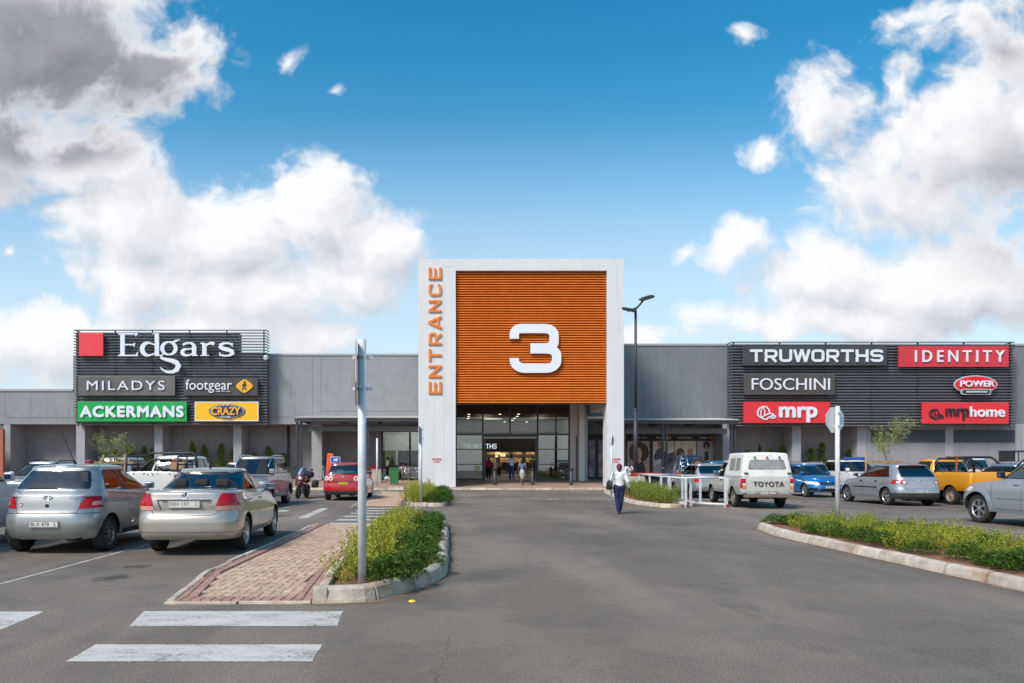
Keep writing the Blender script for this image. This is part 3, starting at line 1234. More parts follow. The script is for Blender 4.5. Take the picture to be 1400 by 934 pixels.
zt = Z(484, YW)
b = MB(); wallbox(b, 100, 600, 486, 580, YW, 1.0); wallbox(b, -900, 100, 534, 580, YW, 1.0)
on(b, 'upper_wall', WALL_L, LW)
b = MB(); b.bb(X(327, YW), X(600, YW), YW - .06, YW + 1.1, zt - .12, zt + .02); b.bb(X(-900, YW), X(100, YW), YW - .06, YW + 1.1, Z(535, YW), Z(532, YW))
on(b, 'coping', mat('coping_grey', (.36, .375, .39), .7), LW)
b = MB()
for px, y0, y1 in ((427, 487, 568), (439, 487, 568)):
    b.bb(X(px, YW) - .012, X(px, YW) + .012, YW - .004, YW, Z(y1, YW), Z(y0, YW))
b.bb(X(366, YW), X(427, YW), YW - .0045, YW, Z(570.7, YW), Z(570, YW))
b.bb(X(439, YW), X(572, YW), YW - .0045, YW, Z(562.7, YW), Z(562, YW))
b.bb(X(8, YW), X(100, YW), YW - .0045, YW, Z(571.7, YW), Z(571, YW)); b.bb(X(7, YW) - .012, X(7, YW) + .012, YW - .004, YW, Z(571, YW), Z(534, YW))
on(b, 'wall_joint', mat('joint_dark', (.12, .125, .13), .9), LW)
zr0 = .4
b = MB()
b.bb(X(30, YR), X(521, YR), YR, YR + .3, zr0, Z(575, YR)); b.bb(X(521, YR), X(620, YR), YR, YR + .3, Z(589, YR), Z(570, YR))
b.bb(X(-900, YR), X(14, YR), YR + 1.5, YR + 1.8, zr0, Z(575, YR))
on(b, 'recessed_wall', WALL_LOW, LW)
b = MB(); b.bb(X(-900, YW), X(620, YW), YW + .003, YR, Z(580, YW) + .002, Z(580, YW) + .3)
on(b, 'soffit', WALL_LOW, LW)
for p0, p1 in ((5, 14), (104, 116), (211, 222), (319, 330), (426, 440)):
    b = MB(); b.bb(X(p0, YW), X(p1, YW), YW + .012, YR - .01, .1, Z(580, YW) + .01)
    on(b, 'pillar', PILLAR, LW)
for px in (22, 232, 394.5):
    b = MB(); b.tube([(X(px, YR), YR - .12, .4), (X(px, YR), YR - .12, Z(581, YR))], .085, 8)
    b.bb(X(px, YR) - .05, X(px, YR) + .16, YR - .16, YR - .02, 2.1, 2.25); b.bb(X(px, YR) - .05, X(px, YR) + .16, YR - .16, YR - .02, 3.9, 4.05)
    on(b, 'drainpipe', STEEL, LW)
# shop window in the recessed wall
wx0, wx1 = X(522, YR), X(602, YR)
fr = MB()
for px in (522.6, 560.5, 602):
    fr.bb(X(px, YR) - .07, X(px, YR) + .07, YR - .05, YR + .2, .42, Z(589, YR) + .02)
fr.bb(wx0, wx1, YR - .052, YR + .2, Z(589, YR) - .1, Z(589, YR) + .03); fr.bb(wx0, wx1, YR - .052, YR + .2, .40, .5)
win = on(fr, 'shop_window', ALU, LW)
b = MB(); b.bb(wx0 + .05, wx1, YR + .07, YR + .08, .45, Z(589, YR) - .05)
on(b, 'pane', glass('shop_glass', (.80, .84, .84), .75), win)
b = MB(); b.bb(wx0 - .2, wx1 + .8, YR + 4, YR + 4.1, .4, 5); b.bb(wx0 - .3, wx0 - .2, YR + .3, YR + 4, .4, 5); b.bb(wx1 + .8, wx1 + .9, YR + .3, YR + 4, .4, 5); b.bb(wx0 - .2, wx1 + .8, YR + .3, YR + 4, .38, .42); b.bb(wx0 - .2, wx1 + .8, YR + .3, YR + 4, 4.6, 4.7)
on(b, 'shop_interior', mat('interior_white', (.55, .56, .56), .8), LW)
for (p0, p1, y0, y1, nm, m) in ((524, 541, 616, 641, 'green_poster', mat('poster_lime', (.42, .52, .03), .5)), (544, 560, 616, 638, 'photo_poster', mat('poster_photo', (.42, .40, .38), .5, var=.5, scale=2.2)),
                                (562, 572, 616, 645, 'white_poster', mat('poster_pale', (.62, .67, .72), .5, var=.15, scale=5)), (541, 559, 636, 640, 'green_strip', mat('strip_green', (.12, .5, .06), .5))):
    b = MB(); b.bb(X(p0, YR), X(p1, YR), YR + .09, YR + .10 if nm != 'green_strip' else YR + .085, Z(y1, YR), Z(y0, YR))
    on(b, nm, m, LW)
for px, py in ((533, 603.5), (566, 603), (533, 607), (548, 605)):
    p = at(px, py, YR + 2.4)
    b = MB(); b.lathe([(.0, 0), (.09, 0), (.09, .04), (0, .04)], 12, Matrix.Translation((p.x, p.y, 4.55)))
    on(b, 'downlight', mat('lamp_lit', (1, .93, .8), .5, emit=4, var=.01), LW)

ld = bpy.data.lights.new('shop_lamp', 'POINT')
ld.energy = 75
ld.color = (1, .96, .9)
ld.shadow_soft_size = .4
lo = bpy.data.objects.new('shop_lamp', ld)
COL.objects.link(lo)
lo.location = Vector(((wx0 + wx1) / 2, YR + 1.7, 4.2)) - LW.location
lo.parent = LW

# brick side building far left
b = MB(); b.bb(X(-260, 50), X(4.0, 50), 50.0, 50.25, 0, Z(587, 50))
o = b.build('brick_wall', mat('red_brick', (.36, .13, .07), .85, var=.25, scale=5, bump=.3))
tag(o, 'orange red face brick wall at the far left end of the mall', 'wall')
bs_ = MB(); bs_.tube([(X(20, 56), 56, .3), (X(20, 56), 56, 4.3)], .45, 14); bs_.bb(X(14, 55.5), X(28, 55.5), 55.3, 55.4, 2.2, 2.45)
tag(bs_.build('storage_tank', mat('tank_brown', (.22, .12, .06), .7, var=.2)), 'brown cylindrical tank glimpsed behind the far left pillar', 'tank')

# ---- right wing
RW = empty('mall_wing', (25, YW, 0), 0, 'dark slate grey mall wing running right from the white entrance tower', 'building')
ztr = Z(471, YW)
b = MB(); wallbox(b, 826, 2300, 473, 580, YW, 1.0)
on(b, 'upper_wall', WALL_R, RW)
b = MB(); b.bb(X(826, YW), X(2300, YW), YW - .06, YW + 1.1, ztr - .1, ztr + .05)
on(b, 'coping', mat('coping_grey', (.36, .375, .39), .7), RW)
b = MB()
b.bb(X(988, YR), X(1180, YR), YR, YR + .3, zr0, Z(578, YR)); b.bb(X(830, YR), X(856, YR), YR, YR + .3, zr0, Z(578, YR)); b.bb(X(856, YR), X(988, YR), YR, YR + .3, Z(594, YR), Z(578, YR))
on(b, 'recessed_wall', WALL_LOW, RW)
b = MB(); b.bb(X(826, YW), X(1180, YW), YW + .003, YR, Z(580, YW) + .002, Z(580, YW) + .3)
on(b, 'soffit', WALL_LOW, RW)
b = MB(); b.bb(X(1184, YW), X(2300, YW), YW + .014, YR, .2, Z(580, YW) + .01)
on(b, 'lower_wall', mat('plaster_light', (.27, .28, .30), .9, streak=.8, var=.06, scale=1.2, bump=.15, bscale=30), RW)
for p0, p1 in ((988, 1000), (1083, 1095), (1172, 1184), (1292, 1303), (1388, 1400)):
    b = MB(); b.bb(X(p0, YW), X(p1, YW), YW - .02, YR - .01, .1, Z(580, YW) + .01)
    on(b, 'pillar', PILLAR, RW)
for p0, p1 in ((1191, 1292), (1303, 1387)):
    b = MB()
    n = 12
    z0, z1 = Z(605, YW), Z(588, YW)
    for k in range(n):
        z = z0 + (z1 - z0) * (k + .5) / n
        b.box(((X(p0, YW) + X(p1, YW)) / 2, YW - .005, z), (X(p1, YW) - X(p0, YW), .06, (z1 - z0) / n * .8), Matrix.Rotation(R(-25), 3, 'X'))
    on(b, 'vent_louvre', mat('louvre_dark', (.085, .10, .115), .6), RW)
b = MB(); b.bb(X(1366, YW), X(1420, YW), YW - .01, YW + .0, Z(640, YW), Z(617, YW))
dk = on(b, 'dark_opening', mat('opening_dark', (.02, .02, .02), .8), RW)
b = MB()
for px in (1366, 1381, 1392, 1404):
    b.bb(X(px, YW) - .04, X(px, YW) + .04, YW - .04, YW - .012, Z(640, YW), Z(616.5, YW))
b.bb(X(1366, YW), X(1420, YW), YW - .045, YW - .012, Z(618, YW), Z(616, YW))
on(b, 'opening_frame', STEEL, RW)
for px in (1168, 1080):
    b = MB(); b.tube([(X(px, YR), YR - .12, .4), (X(px, YR), YR - .12, Z(581, YR))], .075, 8)
    on(b, 'drainpipe', STEEL, RW)
b = MB(); b.tube([(X(1146, YR), YR - .1, .4), (X(1146, YR), YR - .1, Z(594, YR))], .05, 8)
on(b, 'red_pipe', mat('pipe_red', (.45, .03, .05), .5), RW)

# poster shop front under the right canopy
YP = YR + .05
b = MB(); b.bb(X(853, YP), X(984, YP), YP + .06, YP + .2, .42, Z(594, YP))
on(b, 'shopfront_panel', mat('shopfront_black', (.022, .022, .025), .5), RW)


def poster(p0, p1, seed, shapes, bgc, name='poster'):
    """a flat printed poster: figures built of shapes in a 0..1 box"""
    x0, x1, z0, z1 = X(p0, YP), X(p1, YP), Z(651, YP), Z(603, YP)
    w, h = x1 - x0, z1 - z0
    root = empty(name, (x0, YP + .05, z0))
    root.parent = RW
    root.location = Vector((x0, YP + .05, z0)) - RW.location
    b = MB(); b.add([(0, 0, 0), (w, 0, 0), (w, 0, h), (0, 0, h)], [(0, 1, 2, 3)])
    b.build('backing', mat('poster_bg_%d' % seed, tuple(c * 1.45 for c in bgc), .5, var=.22, scale=1.4), root)
    for k, (nm, col, pts) in enumerate(shapes):
        b = MB(); y = -.003 * (k + 1)
        b.add([(px * w, y, pz * h) for px, pz in pts], [tuple(range(len(pts)))])
        b.build(nm, mat('print_%s_%d' % (nm, seed), tuple(c * 1.4 for c in col), .5, var=.25, scale=7), root)
    return root


def ell(cx, cy, rx, ry, n=20, wob=0, seed=1):
    r = random.Random(seed)
    return [(cx + rx * math.cos(2 * math.pi * k / n) * (1 + r.uniform(-wob, wob)), cy + ry * math.sin(2 * math.pi * k / n) * (1 + r.uniform(-wob, wob))) for k in range(n)]


SKIN_P = (.48, .26, .18)
poster(858, 888, 1, [('printed_hair', (.055, .028, .02), ell(.52, .68, .46, .30, 30, .06, 2)), ('printed_arms', SKIN_P, [(.02, 0), (.12, .30), (.25, .42), (.78, .42), (.92, .30), (1, 0)]),
                     ('printed_top', (.03, .03, .035), [(.2, 0), (.24, .28), (.38, .44), (.66, .44), (.8, .28), (.84, 0)]),
                     ('printed_face', (.55, .32, .23), ell(.53, .64, .13, .17, 20)), ('printed_neck', (.50, .28, .2), [(.44, .40), (.48, .53), (.6, .53), (.63, .40), (.54, .36)]),
                     ('printed_lips', (.35, .07, .07), ell(.535, .555, .04, .012, 10)), ('printed_eyes', (.05, .03, .03), [(.46, .665), (.51, .675), (.51, .66)]), ('printed_eye', (.05, .03, .03), [(.56, .66), (.61, .675), (.6, .66)])], (.42, .33, .31))
poster(893, 922, 2, [('printed_hill', (.33, .30, .31), [(0, 0), (1, 0), (1, .3), (.6, .42), (0, .28)]), ('printed_coat', (.06, .07, .10), [(.02, .55), (.2, .78), (.45, .82), (.62, .62), (.85, .66), (1, .7), (1, .5), (.72, .40), (.64, .1), (.48, .1), (.42, .5), (.1, .44)]),
                     ('printed_head', (.36, .2, .14), ell(.30, .88, .09, .08, 14)), ('printed_cap', (.25, .14, .09), [(.2, .9), (.42, .9), (.38, .98), (.24, .98)])], (.55, .47, .44))
poster(923, 952, 3, [('printed_field', (.30, .31, .17), [(0, 0), (1, 0), (1, .35), (0, .5)]), ('printed_hair', (.075, .05, .03), ell(.26, .45, .25, .36, 22, .04, 4)), ('printed_face', (.42, .24, .17), ell(.34, .56, .09, .12, 16)),
                     ('printed_shirt', (.70, .70, .72), [(.42, 0), (.46, .4), (.62, .55), (.88, .55), (1, .4), (1, 0)]), ('printed_head', (.40, .23, .16), ell(.72, .68, .13, .17, 18)), ('printed_hat', (.55, .48, .36), [(.55, .78), (.9, .8), (.86, .93), (.72, .97), (.6, .92)])], (.50, .50, .42))
poster(953.5, 981, 4, [('printed_road', (.24, .22, .24), [(0, 0), (1, 0), (1, .4), (0, .25)]), ('printed_legs', (.22, .25, .32), [(.26, 0), (.36, .45), (.58, .45), (.56, .2), (.6, 0), (.48, 0), (.44, .25), (.38, 0)]), ('printed_jacket', (.62, .6, .62), [(.55, .05), (.56, .68), (.66, .66), (.68, .2)]),
                     ('printed_body', (.04, .04, .045), [(.34, .44), (.36, .66), (.45, .72), (.56, .7), (.6, .45)]), ('printed_hair', (.025, .018, .015), ell(.46, .88, .16, .115, 20, .05, 5)), ('printed_face', (.33, .18, .12), ell(.46, .82, .06, .08, 14)), ('printed_arm', (.33, .18, .12), [(.2, .45), (.36, .66), (.38, .58), (.25, .4)])], (.37, .29, .30))
for (p0, p1, s) in ((863, 886, 'walk this way...'), (897.5, 911, 'footgear'), (927, 947, 'walk this way...'), (957, 970, 'footgear')):
    me = text_mesh(s, X(p1, YP) - X(p0, YP), .19, .01, .01)
    b = MB(); mesh_into(b, me, Matrix.Translation((X(p0, YP), 0, Z(600.2, YP))) @ XZ(YP + .058))
    on(b, 'header_lettering', mat('letter_white', (.8, .8, .8), .5, var=.02), RW)
for px in (915, 973.5):
    b = MB(); c = (X(px, YP), Z(598.6, YP)); r_ = .22
    b.prism(smooth_poly([(-r_, 0, .08), (0, -r_ * .8, .08), (r_, 0, .08), (0, r_ * .8, .08)], 3), .012, Matrix.Translation((c[0], 0, c[1])) @ XZ(YP + .058))
    on(b, 'header_diamond', mat('diamond_orange', (.55, .22, .04), .5), RW)


# ---- canopies over the walkway in front of both wings
def canopy(px0, px1, pzt, label, posts, Yf=47.6, Yb=YW, closed_left=True):
    zt = Z(pzt, Yf)
    root = empty('walkway_canopy', ((X(px0, Yf) + X(px1, Yf)) / 2, Yf, 0), 0, label, 'canopy')
    x0, x1 = X(px0, Yf), X(px1, Yf)
    b = MB()
    n = int((x1 - x0) / .19)
    prof = []
    for k in range(n):
        a = x0 + (x1 - x0) * k / n
        w = (x1 - x0) / n
        prof += [(a, 0), (a + w * .22, 0), (a + w * .3, .05), (a + w * .7, .05), (a + w * .78, 0)]
    prof.append((x1, 0))
    vs = [(x, Yf, zt - .03 + z) for x, z in prof] + [(x, Yb, zt + .30 + z) for x, z in prof] + [(x, Yf, zt - .055 + z) for x, z in prof] + [(x, Yb, zt + .275 + z) for x, z in prof]
    m = len(prof)
    fs = []
    for i in range(m - 1):
        fs += [(i, i + 1, m + i + 1, m + i), (2 * m + i + 1, 2 * m + i, 3 * m + i, 3 * m + i + 1), (i + 1, i, 2 * m + i, 2 * m + i + 1)]
    b.add(vs, fs)
    on(b, 'roof_sheet', mat('roof_sheet', (.70, .69, .66), .5, metal=.2, var=.06), root)
    b = MB(); b.bb(x0 + .02, x1 - .02, Yf + .06, Yf + .16, zt - .30, zt - .07)
    b.bb(x0 + .02, x1 - .02, Yf + 1.6, Yf + 1.7, zt - .22, zt + .04)
    k = x0 + .25
    while k < x1:
        b.bb(k - .05, k + .05, Yf + .17, Yb - .01, zt - .26, zt - .075)
        k += 2.6
    on(b, 'frame', STEEL, root)
    b = MB(); b.bb(x0 + .5, x1, Yf + 2.1, Yf + 2.3, zt - .86, zt - .52)
    on(b, 'beam', STEEL_B, root)
    for pp in posts:
        for d in (-2.6, 2.6):
            b = MB(); xx = X(pp + d, Yf)
            b.bb(xx - .075, xx + .075, Yf + .3, Yf + .45, .26, zt - .31); b.bb(xx - .13, xx + .13, Yf + .24, Yf + .51, .24, .27)
            on(b, 'post', STEEL, root)
    return root


canopy(402, 571, 570.5, 'metal sheet canopy on dark posts left of the white tower', (407.5, 500))
canopy(853.5, 1011, 573.5, 'metal sheet canopy on dark posts in front of the posters', (911, 1005))
# part of the right canopy seen through the tower's open side
b = MB()


# ================================================================== ENTRANCE TOWER
YT = 43.5
TW = empty('entrance_tower', (4.2, YT, 0), 0, 'tall white square entrance tower framing an orange slatted screen', 'building')
xl, xa, xb_, xr = X(572, YT), X(623, YT), X(830, YT), X(853, YT)
ztop, zop, zlo = Z(354, YT), Z(370, YT), Z(551, YT)
b = MB()
b.bb(xl, xa, YT, 50.3, .1, zop); on(b, 'left_pylon', WHITE, TW)
b = MB(); b.bb(xl, xr, YT, 50.3, zop + .001, ztop); on(b, 'top_beam', WHITE, TW)
b = MB(); b.bb(xb_, xr, YT, YT + 1.2, .1, zop); on(b, 'right_pillar', WHITE, TW)
b = MB(); b.bb(xb_ + .05, xr - .01, YT + 1.2, 50.3, 5.15, zop - .01); on(b, 'side_wall', WHITE, TW)
yp_ = 49.6
b = MB(); b.bb(X(779, 50) + .0, X(791, 50), 49.95, 50.4, .1, 7.2); b.bb(X(791, yp_) - .02, X(798, yp_), yp_ - .35, 50.4, .1, 7.2); on(b, 'rear_pillar', mat('tower_shade', (.66, .66, .65), .8, var=.04), TW)
b = MB(); b.bb(X(798, yp_), X(803, yp_) - .02, yp_ - .2, 50.38, .1, 7.2); on(b, 'rear_pilaster', mat('tower_blue_grey', (.36, .39, .43), .8, var=.04), TW)
b = MB(); b.bb(X(788.5, yp_), X(790, yp_), 49.9, 49.94, .42, 3.6); on(b, 'side_door', mat('door_dark', (.12, .115, .11), .6), TW)
b = MB()
for px in (580 + 13.5, 607):
    b.bb(X(px, YT) - .008, X(px, YT) + .008, YT - .003, YT, .2, ztop - .02 if px < 600 else zop - .1)
b.bb(X(844, YT) - .008, X(844, YT) + .008, YT - .003, YT, 11, ztop - .3)
b.bb(X(607, YT), X(623, YT), YT - .0035, YT, Z(365.4, YT), Z(365, YT))
on(b, 'panel_joint', mat('joint_pale', (.42, .43, .44), .8), TW)
b = MB(); b.bb(xl - .1, xa + .02, YT - .12, 50.3, .08, .17); b.bb(xb_ - .06, xr + .06, YT - .1, YT + 1.3, .08, .17)
on(b, 'plinth', mat('plinth_grey', (.38, .37, .36), .85), TW)
b = MB(); b.bb(xa - .02, xb_ + .1, YT + .9, 50.2, 7.3, 7.4); on(b, 'soffit', mat('soffit_white', (.66, .66, .65), .8), TW)
# orange louvred screen
ORANGE = mat('louvre_orange', (.74, .19, .022), .5, var=.07, scale=2)
sc_root = empty('orange_screen', (4.8, YT + .2, zlo), 0, 'orange horizontal slat screen inside the white tower frame', 'screen')
b = MB()
ns = 54
pit = (zop - .05 - zlo) / ns
for k in range(ns):
    z = zlo + pit * (k + .5)
    b.box(((xa + xb_) / 2, YT + .22, z), (xb_ - xa - .04, .15, .028), Matrix.Rotation(R(42), 3, 'X'))
on(b, 'slats', ORANGE, sc_root)
b = MB()
for px in (630, 668, 708, 744, 783, 822):
    b.bb(X(px, YT) - .03, X(px, YT) + .03, YT + .30, YT + .36, zlo, zop - .02)
for (p0, y0, p1, y1) in ((628, 374, 672, 401), (822, 374, 778, 401)):
    b.tube([(X(p0, YT), YT + .42, Z(y0, YT)), (X(p1, YT), YT + .42, Z(y1, YT))], .05, 6)
for y in (401, 551.5, 371.5):
    b.bb(xa + .02, xb_ - .02, YT + .29, YT + .37, Z(y, YT) - .04, Z(y, YT) + .02)
on(b, 'frame', mat('frame_orange', (.26, .075, .015), .6), sc_root)
b = MB(); b.bb(xa + .01, xb_ - .01, YT + .44, YT + .46, zlo + .03, zop - .01)
on(b, 'backing', mat('backing_orange', (.60, .15, .018), .7, var=.06), sc_root)
# white numeral and vertical word
b = MB()
w3, h3 = X(768, YT) - X(696.5, YT), Z(443.5, YT) - Z(509, YT)
for k, st in enumerate(sq_glyph('3', .095, .085)):
    stroke_into(b, [(p[0] * w3, p[1] * h3) for p in st], .285, .16 + .002 * k, Matrix.Translation((X(696.5, YT), 0, Z(509, YT))) @ XZ(YT + .16))
tag(b.build('entrance_number', mat('sign_white', (.76, .80, .88), .45, var=.02)), 'big white numeral three on the orange slat screen', 'sign')
b = MB()
wE = Z(366, YT) - Z(538.5, YT)
n_ = 8
gap = .26
w_ = (wE - gap * 7) / 8
hE = X(603.5, YT) - X(586, YT)
M_ = Matrix.Translation((X(603.5, YT), YT - .002, Z(538.5, YT))) @ Matrix(((0, -1, 0, 0), (0, 0, -1, 0), (1, 0, 0, 0), (0, 0, 0, 1)))
square_text(b, 'ENTRANCE', 0, 0, w_, hE, gap, .14, .14, .08, M_)
tag(b.build('entrance_word', mat('sign_orange', (.78, .22, .03), .45, var=.03)), 'vertical orange word ENTRANCE on the white left pylon', 'sign')
for px in (597, 842):
    b = MB()
    for (s, y0, y1, w) in (('NO SMOKING', 629.5, 626.5, 13), ('AREA', 632.6, 630.4, 9)):
        me = text_mesh(s, w * YT / FPX, (y0 - y1) * YT / FPX, .006, .012)
        mesh_into(b, me, Matrix.Translation((X(px - w / 2, YT), 0, Z(y0, YT))) @ XZ(YT - .002))
    tag(b.build('small_notice', mat('notice_red', (.62, .10, .12), .6)), 'small red painted notice low on the tower\'s %s' % ('wide left pylon' if px < 700 else 'narrow right pillar'), 'notice')

# glazed front of the hall
YG = 50.0
zf = .43
fr = MB()
gx0, gx1 = X(623, YG), X(778, YG)
for px, y0 in ((623.5, 656), (660, 656), (697, 595), (735, 656), (778, 656)):
    fr.bb(X(px, YG) - .06, X(px, YG) + .06, YG - .08, YG + .08, zf if y0 > 600 else Z(595, YG), 7.3)
for py, p0, p1, hh in ((555.5, 623, 660, .035), (555.5, 735, 778, .035), (574, 623, 660, .03), (574, 735, 778, .03), (594, 623, 660, .06), (595.2, 660, 735, .11), (594, 735, 778, .06), (614.3, 623, 660, .03), (614.3, 735, 778, .03), (635, 623, 660, .03), (635, 735, 778, .03), (655.5, 623, 660, .09), (655.5, 735, 778, .09)):
    fr.bb(X(p0, YG), X(p1, YG), YG - .075, YG + .075, Z(py, YG) - hh, Z(py, YG) + hh)
fr.bb(X(662, YG) - .05, X(664, YG), YG - .07, YG + .07, zf, Z(596, YG)); fr.bb(X(732, YG), X(733, YG) + .03, YG - .07, YG + .07, zf, Z(596, YG))
gf = on(fr, 'glazed_front', ALU, TW)
HALL_GLASS = glass('hall_glass', (.72, .75, .74), 1.0, base=.04)
SIDE_GLASS = glass('hall_side_glass', (.58, .62, .61), 1.0, base=.19)
for k, (p0, p1, z0) in enumerate(((623.5, 660, Z(594, YG)), (660, 735, Z(595, YG)), (735, 778, Z(594, YG)), (623.5, 660, zf), (735, 778, zf))):
    b = MB(); b.bb(X(p0, YG) + .06, X(p1, YG) - .06, YG - .005, YG + .005, z0 + .005, 7.3 if k < 3 else Z(594, YG))
    on(b, 'pane', HALL_GLASS if k < 3 else SIDE_GLASS, gf)
b = MB(); b.bb(X(661, YG), X(733, YG), YG - .12, YG - .09, Z(599.6, YG), Z(597.6, YG))
on(b, 'door_header', mat('header_alu', (.5, .5, .5), .5, metal=.5), TW)
# hall behind it
hx0, hx1 = .0, 9.15
b = MB(); b.bb(hx0, hx1, 50.2, 74, zf - .04, zf); on(b, 'hall_floor', mat('hall_tiles', (.34, .31, .28), .35), TW)
b = MB(); b.bb(hx0, hx1, 50.9, 66, 5.2, 5.3); on(b, 'wood_ceiling', mat('ceiling_brown', (.16, .085, .055), .6), TW)
b = MB(); b.bb(hx0, hx1, 50.6, 50.9, 5.2, 7.3); on(b, 'bulkhead', mat('bulkhead_grey', (.50, .48, .46), .8), TW); b = MB(); b.bb(hx0, hx1, 61.8, 62.1, 4.45, 5.2); on(b, 'bulkhead', MATS['bulkhead_grey'], TW)
b = MB(); b.bb(hx0 - .1, hx0, 50.2, 74, zf, 7.3); b.bb(hx1, hx1 + .1, 50.35, 74, zf, 7.3); b.bb(hx0, hx1, 74, 74.1, 0, 7); on(b, 'hall_wall', mat('hall_wall', (.30, .27, .24), .8), TW)
YS = 62.0
b = MB(); b.bb(hx0, hx1, YS, YS + .3, Z(618, YS), 4.44); b.bb(hx0, X(640, YS), YS, YS + .3, zf, 3); b.bb(X(733, YS), hx1, YS, YS + .3, zf, 3)
on(b, 'store_fascia', mat('fascia_black', (.012, .012, .016), .5), TW)
b = MB(); wt = X(680, YS) - X(632.5, YS)
square_text(b, 'TRUWORTHS', 0, 0, wt / 9 * .80, .42, wt / 9 * .175, .05, .05, .03, Matrix.Translation((X(632.5, YS), 0, Z(613.5, YS))) @ XZ(YS - .01))
on(b, 'lit_lettering', mat('letter_lit', (.75, .9, 1), .5, emit=.55, var=.01), TW)
for px, py in ((641, 566.6), (640.6, 569.8), (640, 572.5), (683.5, 566.4), (676.5, 572), (709, 566.3), (707, 569.2), (703.5, 572), (700.5, 574.5), (690, 577), (660, 577), (720, 577)):
    Y = 3.59 * 960 / (634 - py)
    b = MB(); b.lathe([(0, -.01), (.10, -.01), (.10, .0), (0, .0)], 12, Matrix.Translation((X(px, Y), Y, 5.19)))
    on(b, 'downlight', mat('lamp_lit', (1, .93, .8), .5, emit=2.2, var=.01), TW)
b = MB(); b.lathe([(0, -.02), (.75, -.02), (.75, .0), (0, .0)], 28, Matrix.Translation((X(673, 57), 56, 5.18)))
on(b, 'ceiling_lamp', mat('lamp_soft', (1, .86, .66), .5, emit=.5, var=.01), TW)
for k, (x, y, e) in enumerate(((2.5, 56, 45), (7, 57, 45), (4.5, 66, 32))):
    ld = bpy.data.lights.new('hall_lamp', 'POINT')
    ld.energy = e
    ld.color = (1, .85, .68)
    ld.shadow_soft_size = .5
    lo = bpy.data.objects.new('hall_lamp', ld)
    COL.objects.link(lo)
    lo.location = Vector((x, y, 4.4)) - TW.location
    lo.parent = TW
# goods inside the store
rr = random.Random(11)
for k in range(14):
    x, y = rr.uniform(1.8, 9.0), rr.uniform(63.5, 71)
    b = MB()
    for j in range(9):
        b.bevbox((x - .6 + j * .15, y, zf + .95), (.12, .4, rr.uniform(.6, .9)), .03)
    b.tube([(x - .8, y, zf), (x - .8, y, zf + 1.5), (x + .8, y, zf + 1.5), (x + .8, y, zf)], .025, 6)
    c = rr.choice([(.3, .2, .1), (.12, .05, .05), (.4, .33, .2), (.05, .06, .1), (.25, .04, .05), (.45, .30, .05)])
    on(b, 'clothes_rail', mat('cloth_%d' % (k % 7), c, .8, island=.3, var=.2), TW)
b = MB()
for k in range(10):
    x, z = 2.1 + (k % 5) * 1.35, 1.6 + (k // 5) * .95
    b.bb(x, x + .9, 72.6, 72.7, z, z + .6)
on(b, 'shelf_display', mat('display_lit', (.40, .24, .07), .6, emit=.02, var=.5, scale=2), TW)
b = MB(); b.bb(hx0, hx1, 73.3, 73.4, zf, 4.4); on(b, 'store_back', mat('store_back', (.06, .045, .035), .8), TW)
for px, py, w in ((680.5, 619.5, 1.0), (687.5, 622, 1), (679, 624, .6), (654, 606, .2)):
    p = at(px, py, 66)
    b = MB(); b.bevbox(p, (.5 * w, .1, .3 * w), .05)
    on(b, 'lit_panel', mat('panel_lit', (1, .72, .35), .5, emit=.6, var=.02), TW)
# sticker and plants behind the glass
b = MB(); b.bb(X(649, YG), X(656, YG), YG - .02, YG - .012, Z(644.5, YG), Z(637, YG)); on(b, 'door_sticker', mat('sticker_cream', (.7, .6, .3), .5), TW)
b = MB(); b.bb(X(737, YG), X(748, YG), YG - .02, YG - .012, Z(634, YG), Z(621, YG)); on(b, 'window_notice', mat('notice_white', (.68, .66, .67), .5), TW)
# poster doors seen through the tower's open right side
b = MB(); b.bb(X(803, YP), X(853, YP), YP - .05, YP, .42, Z(594, YP)); on(b, 'shopfront_panel', mat('shopfront_black', (.022, .022, .025), .5), RW)
for p0, p1 in ((805, 813), (818, 827)):
    b = MB(); b.bb(X(p0, YP), X(p1, YP), YP - .07, YP - .055, Z(652, YP), Z(602, YP)); on(b, 'door_poster', mat('poster_mauve', (.33, .29, .34), .5, var=.6, scale=1.6), RW)
b = MB(); b.bb(X(800, YR), X(831, YR), YR, YR + .3, Z(594, YR), Z(565, YR)); on(b, 'recessed_wall', WALL_LOW, RW)
b = MB(); b.bb(X(800, YW), X(828, YW), YW - .2, YW + .6, Z(570, YW), Z(470, YW)); on(b, 'upper_return', WALL_R, RW)
b = MB(); b.bb(X(803, 49), X(853, 49), 49, YW, Z(572, 49), Z(569.5, 49)); on(b, 'canopy_end', mat('roof_sheet', (.70, .69, .66), .5), RW)

# bollards at the kerb
for px in (676.5, 728, 781):
    x = X(px, 45.2)
    b = MB(); z0 = .13 + (45.2 - 42.9) * .0415
    b.lathe([(.12, 0), (.12, .9), (.10, .905), (.10, .94), (.12, .945), (.12, 1.06), (.11, 1.09), (.0, 1.1)], 18, Matrix.Translation((0, 0, 0)))
    o = b.build('bollard', STEEL)
    o.location = (x, 45.2, z0)
    tag(o, {676.5: 'dark bollard leftmost of three before the entrance, near the pink hooded shopper', 728: 'dark bollard in the middle, beside the woman in a grey skirt', 781: 'dark bollard rightmost of three, before the white side pillar'}[px], 'bollard', 'bollards before the entrance')


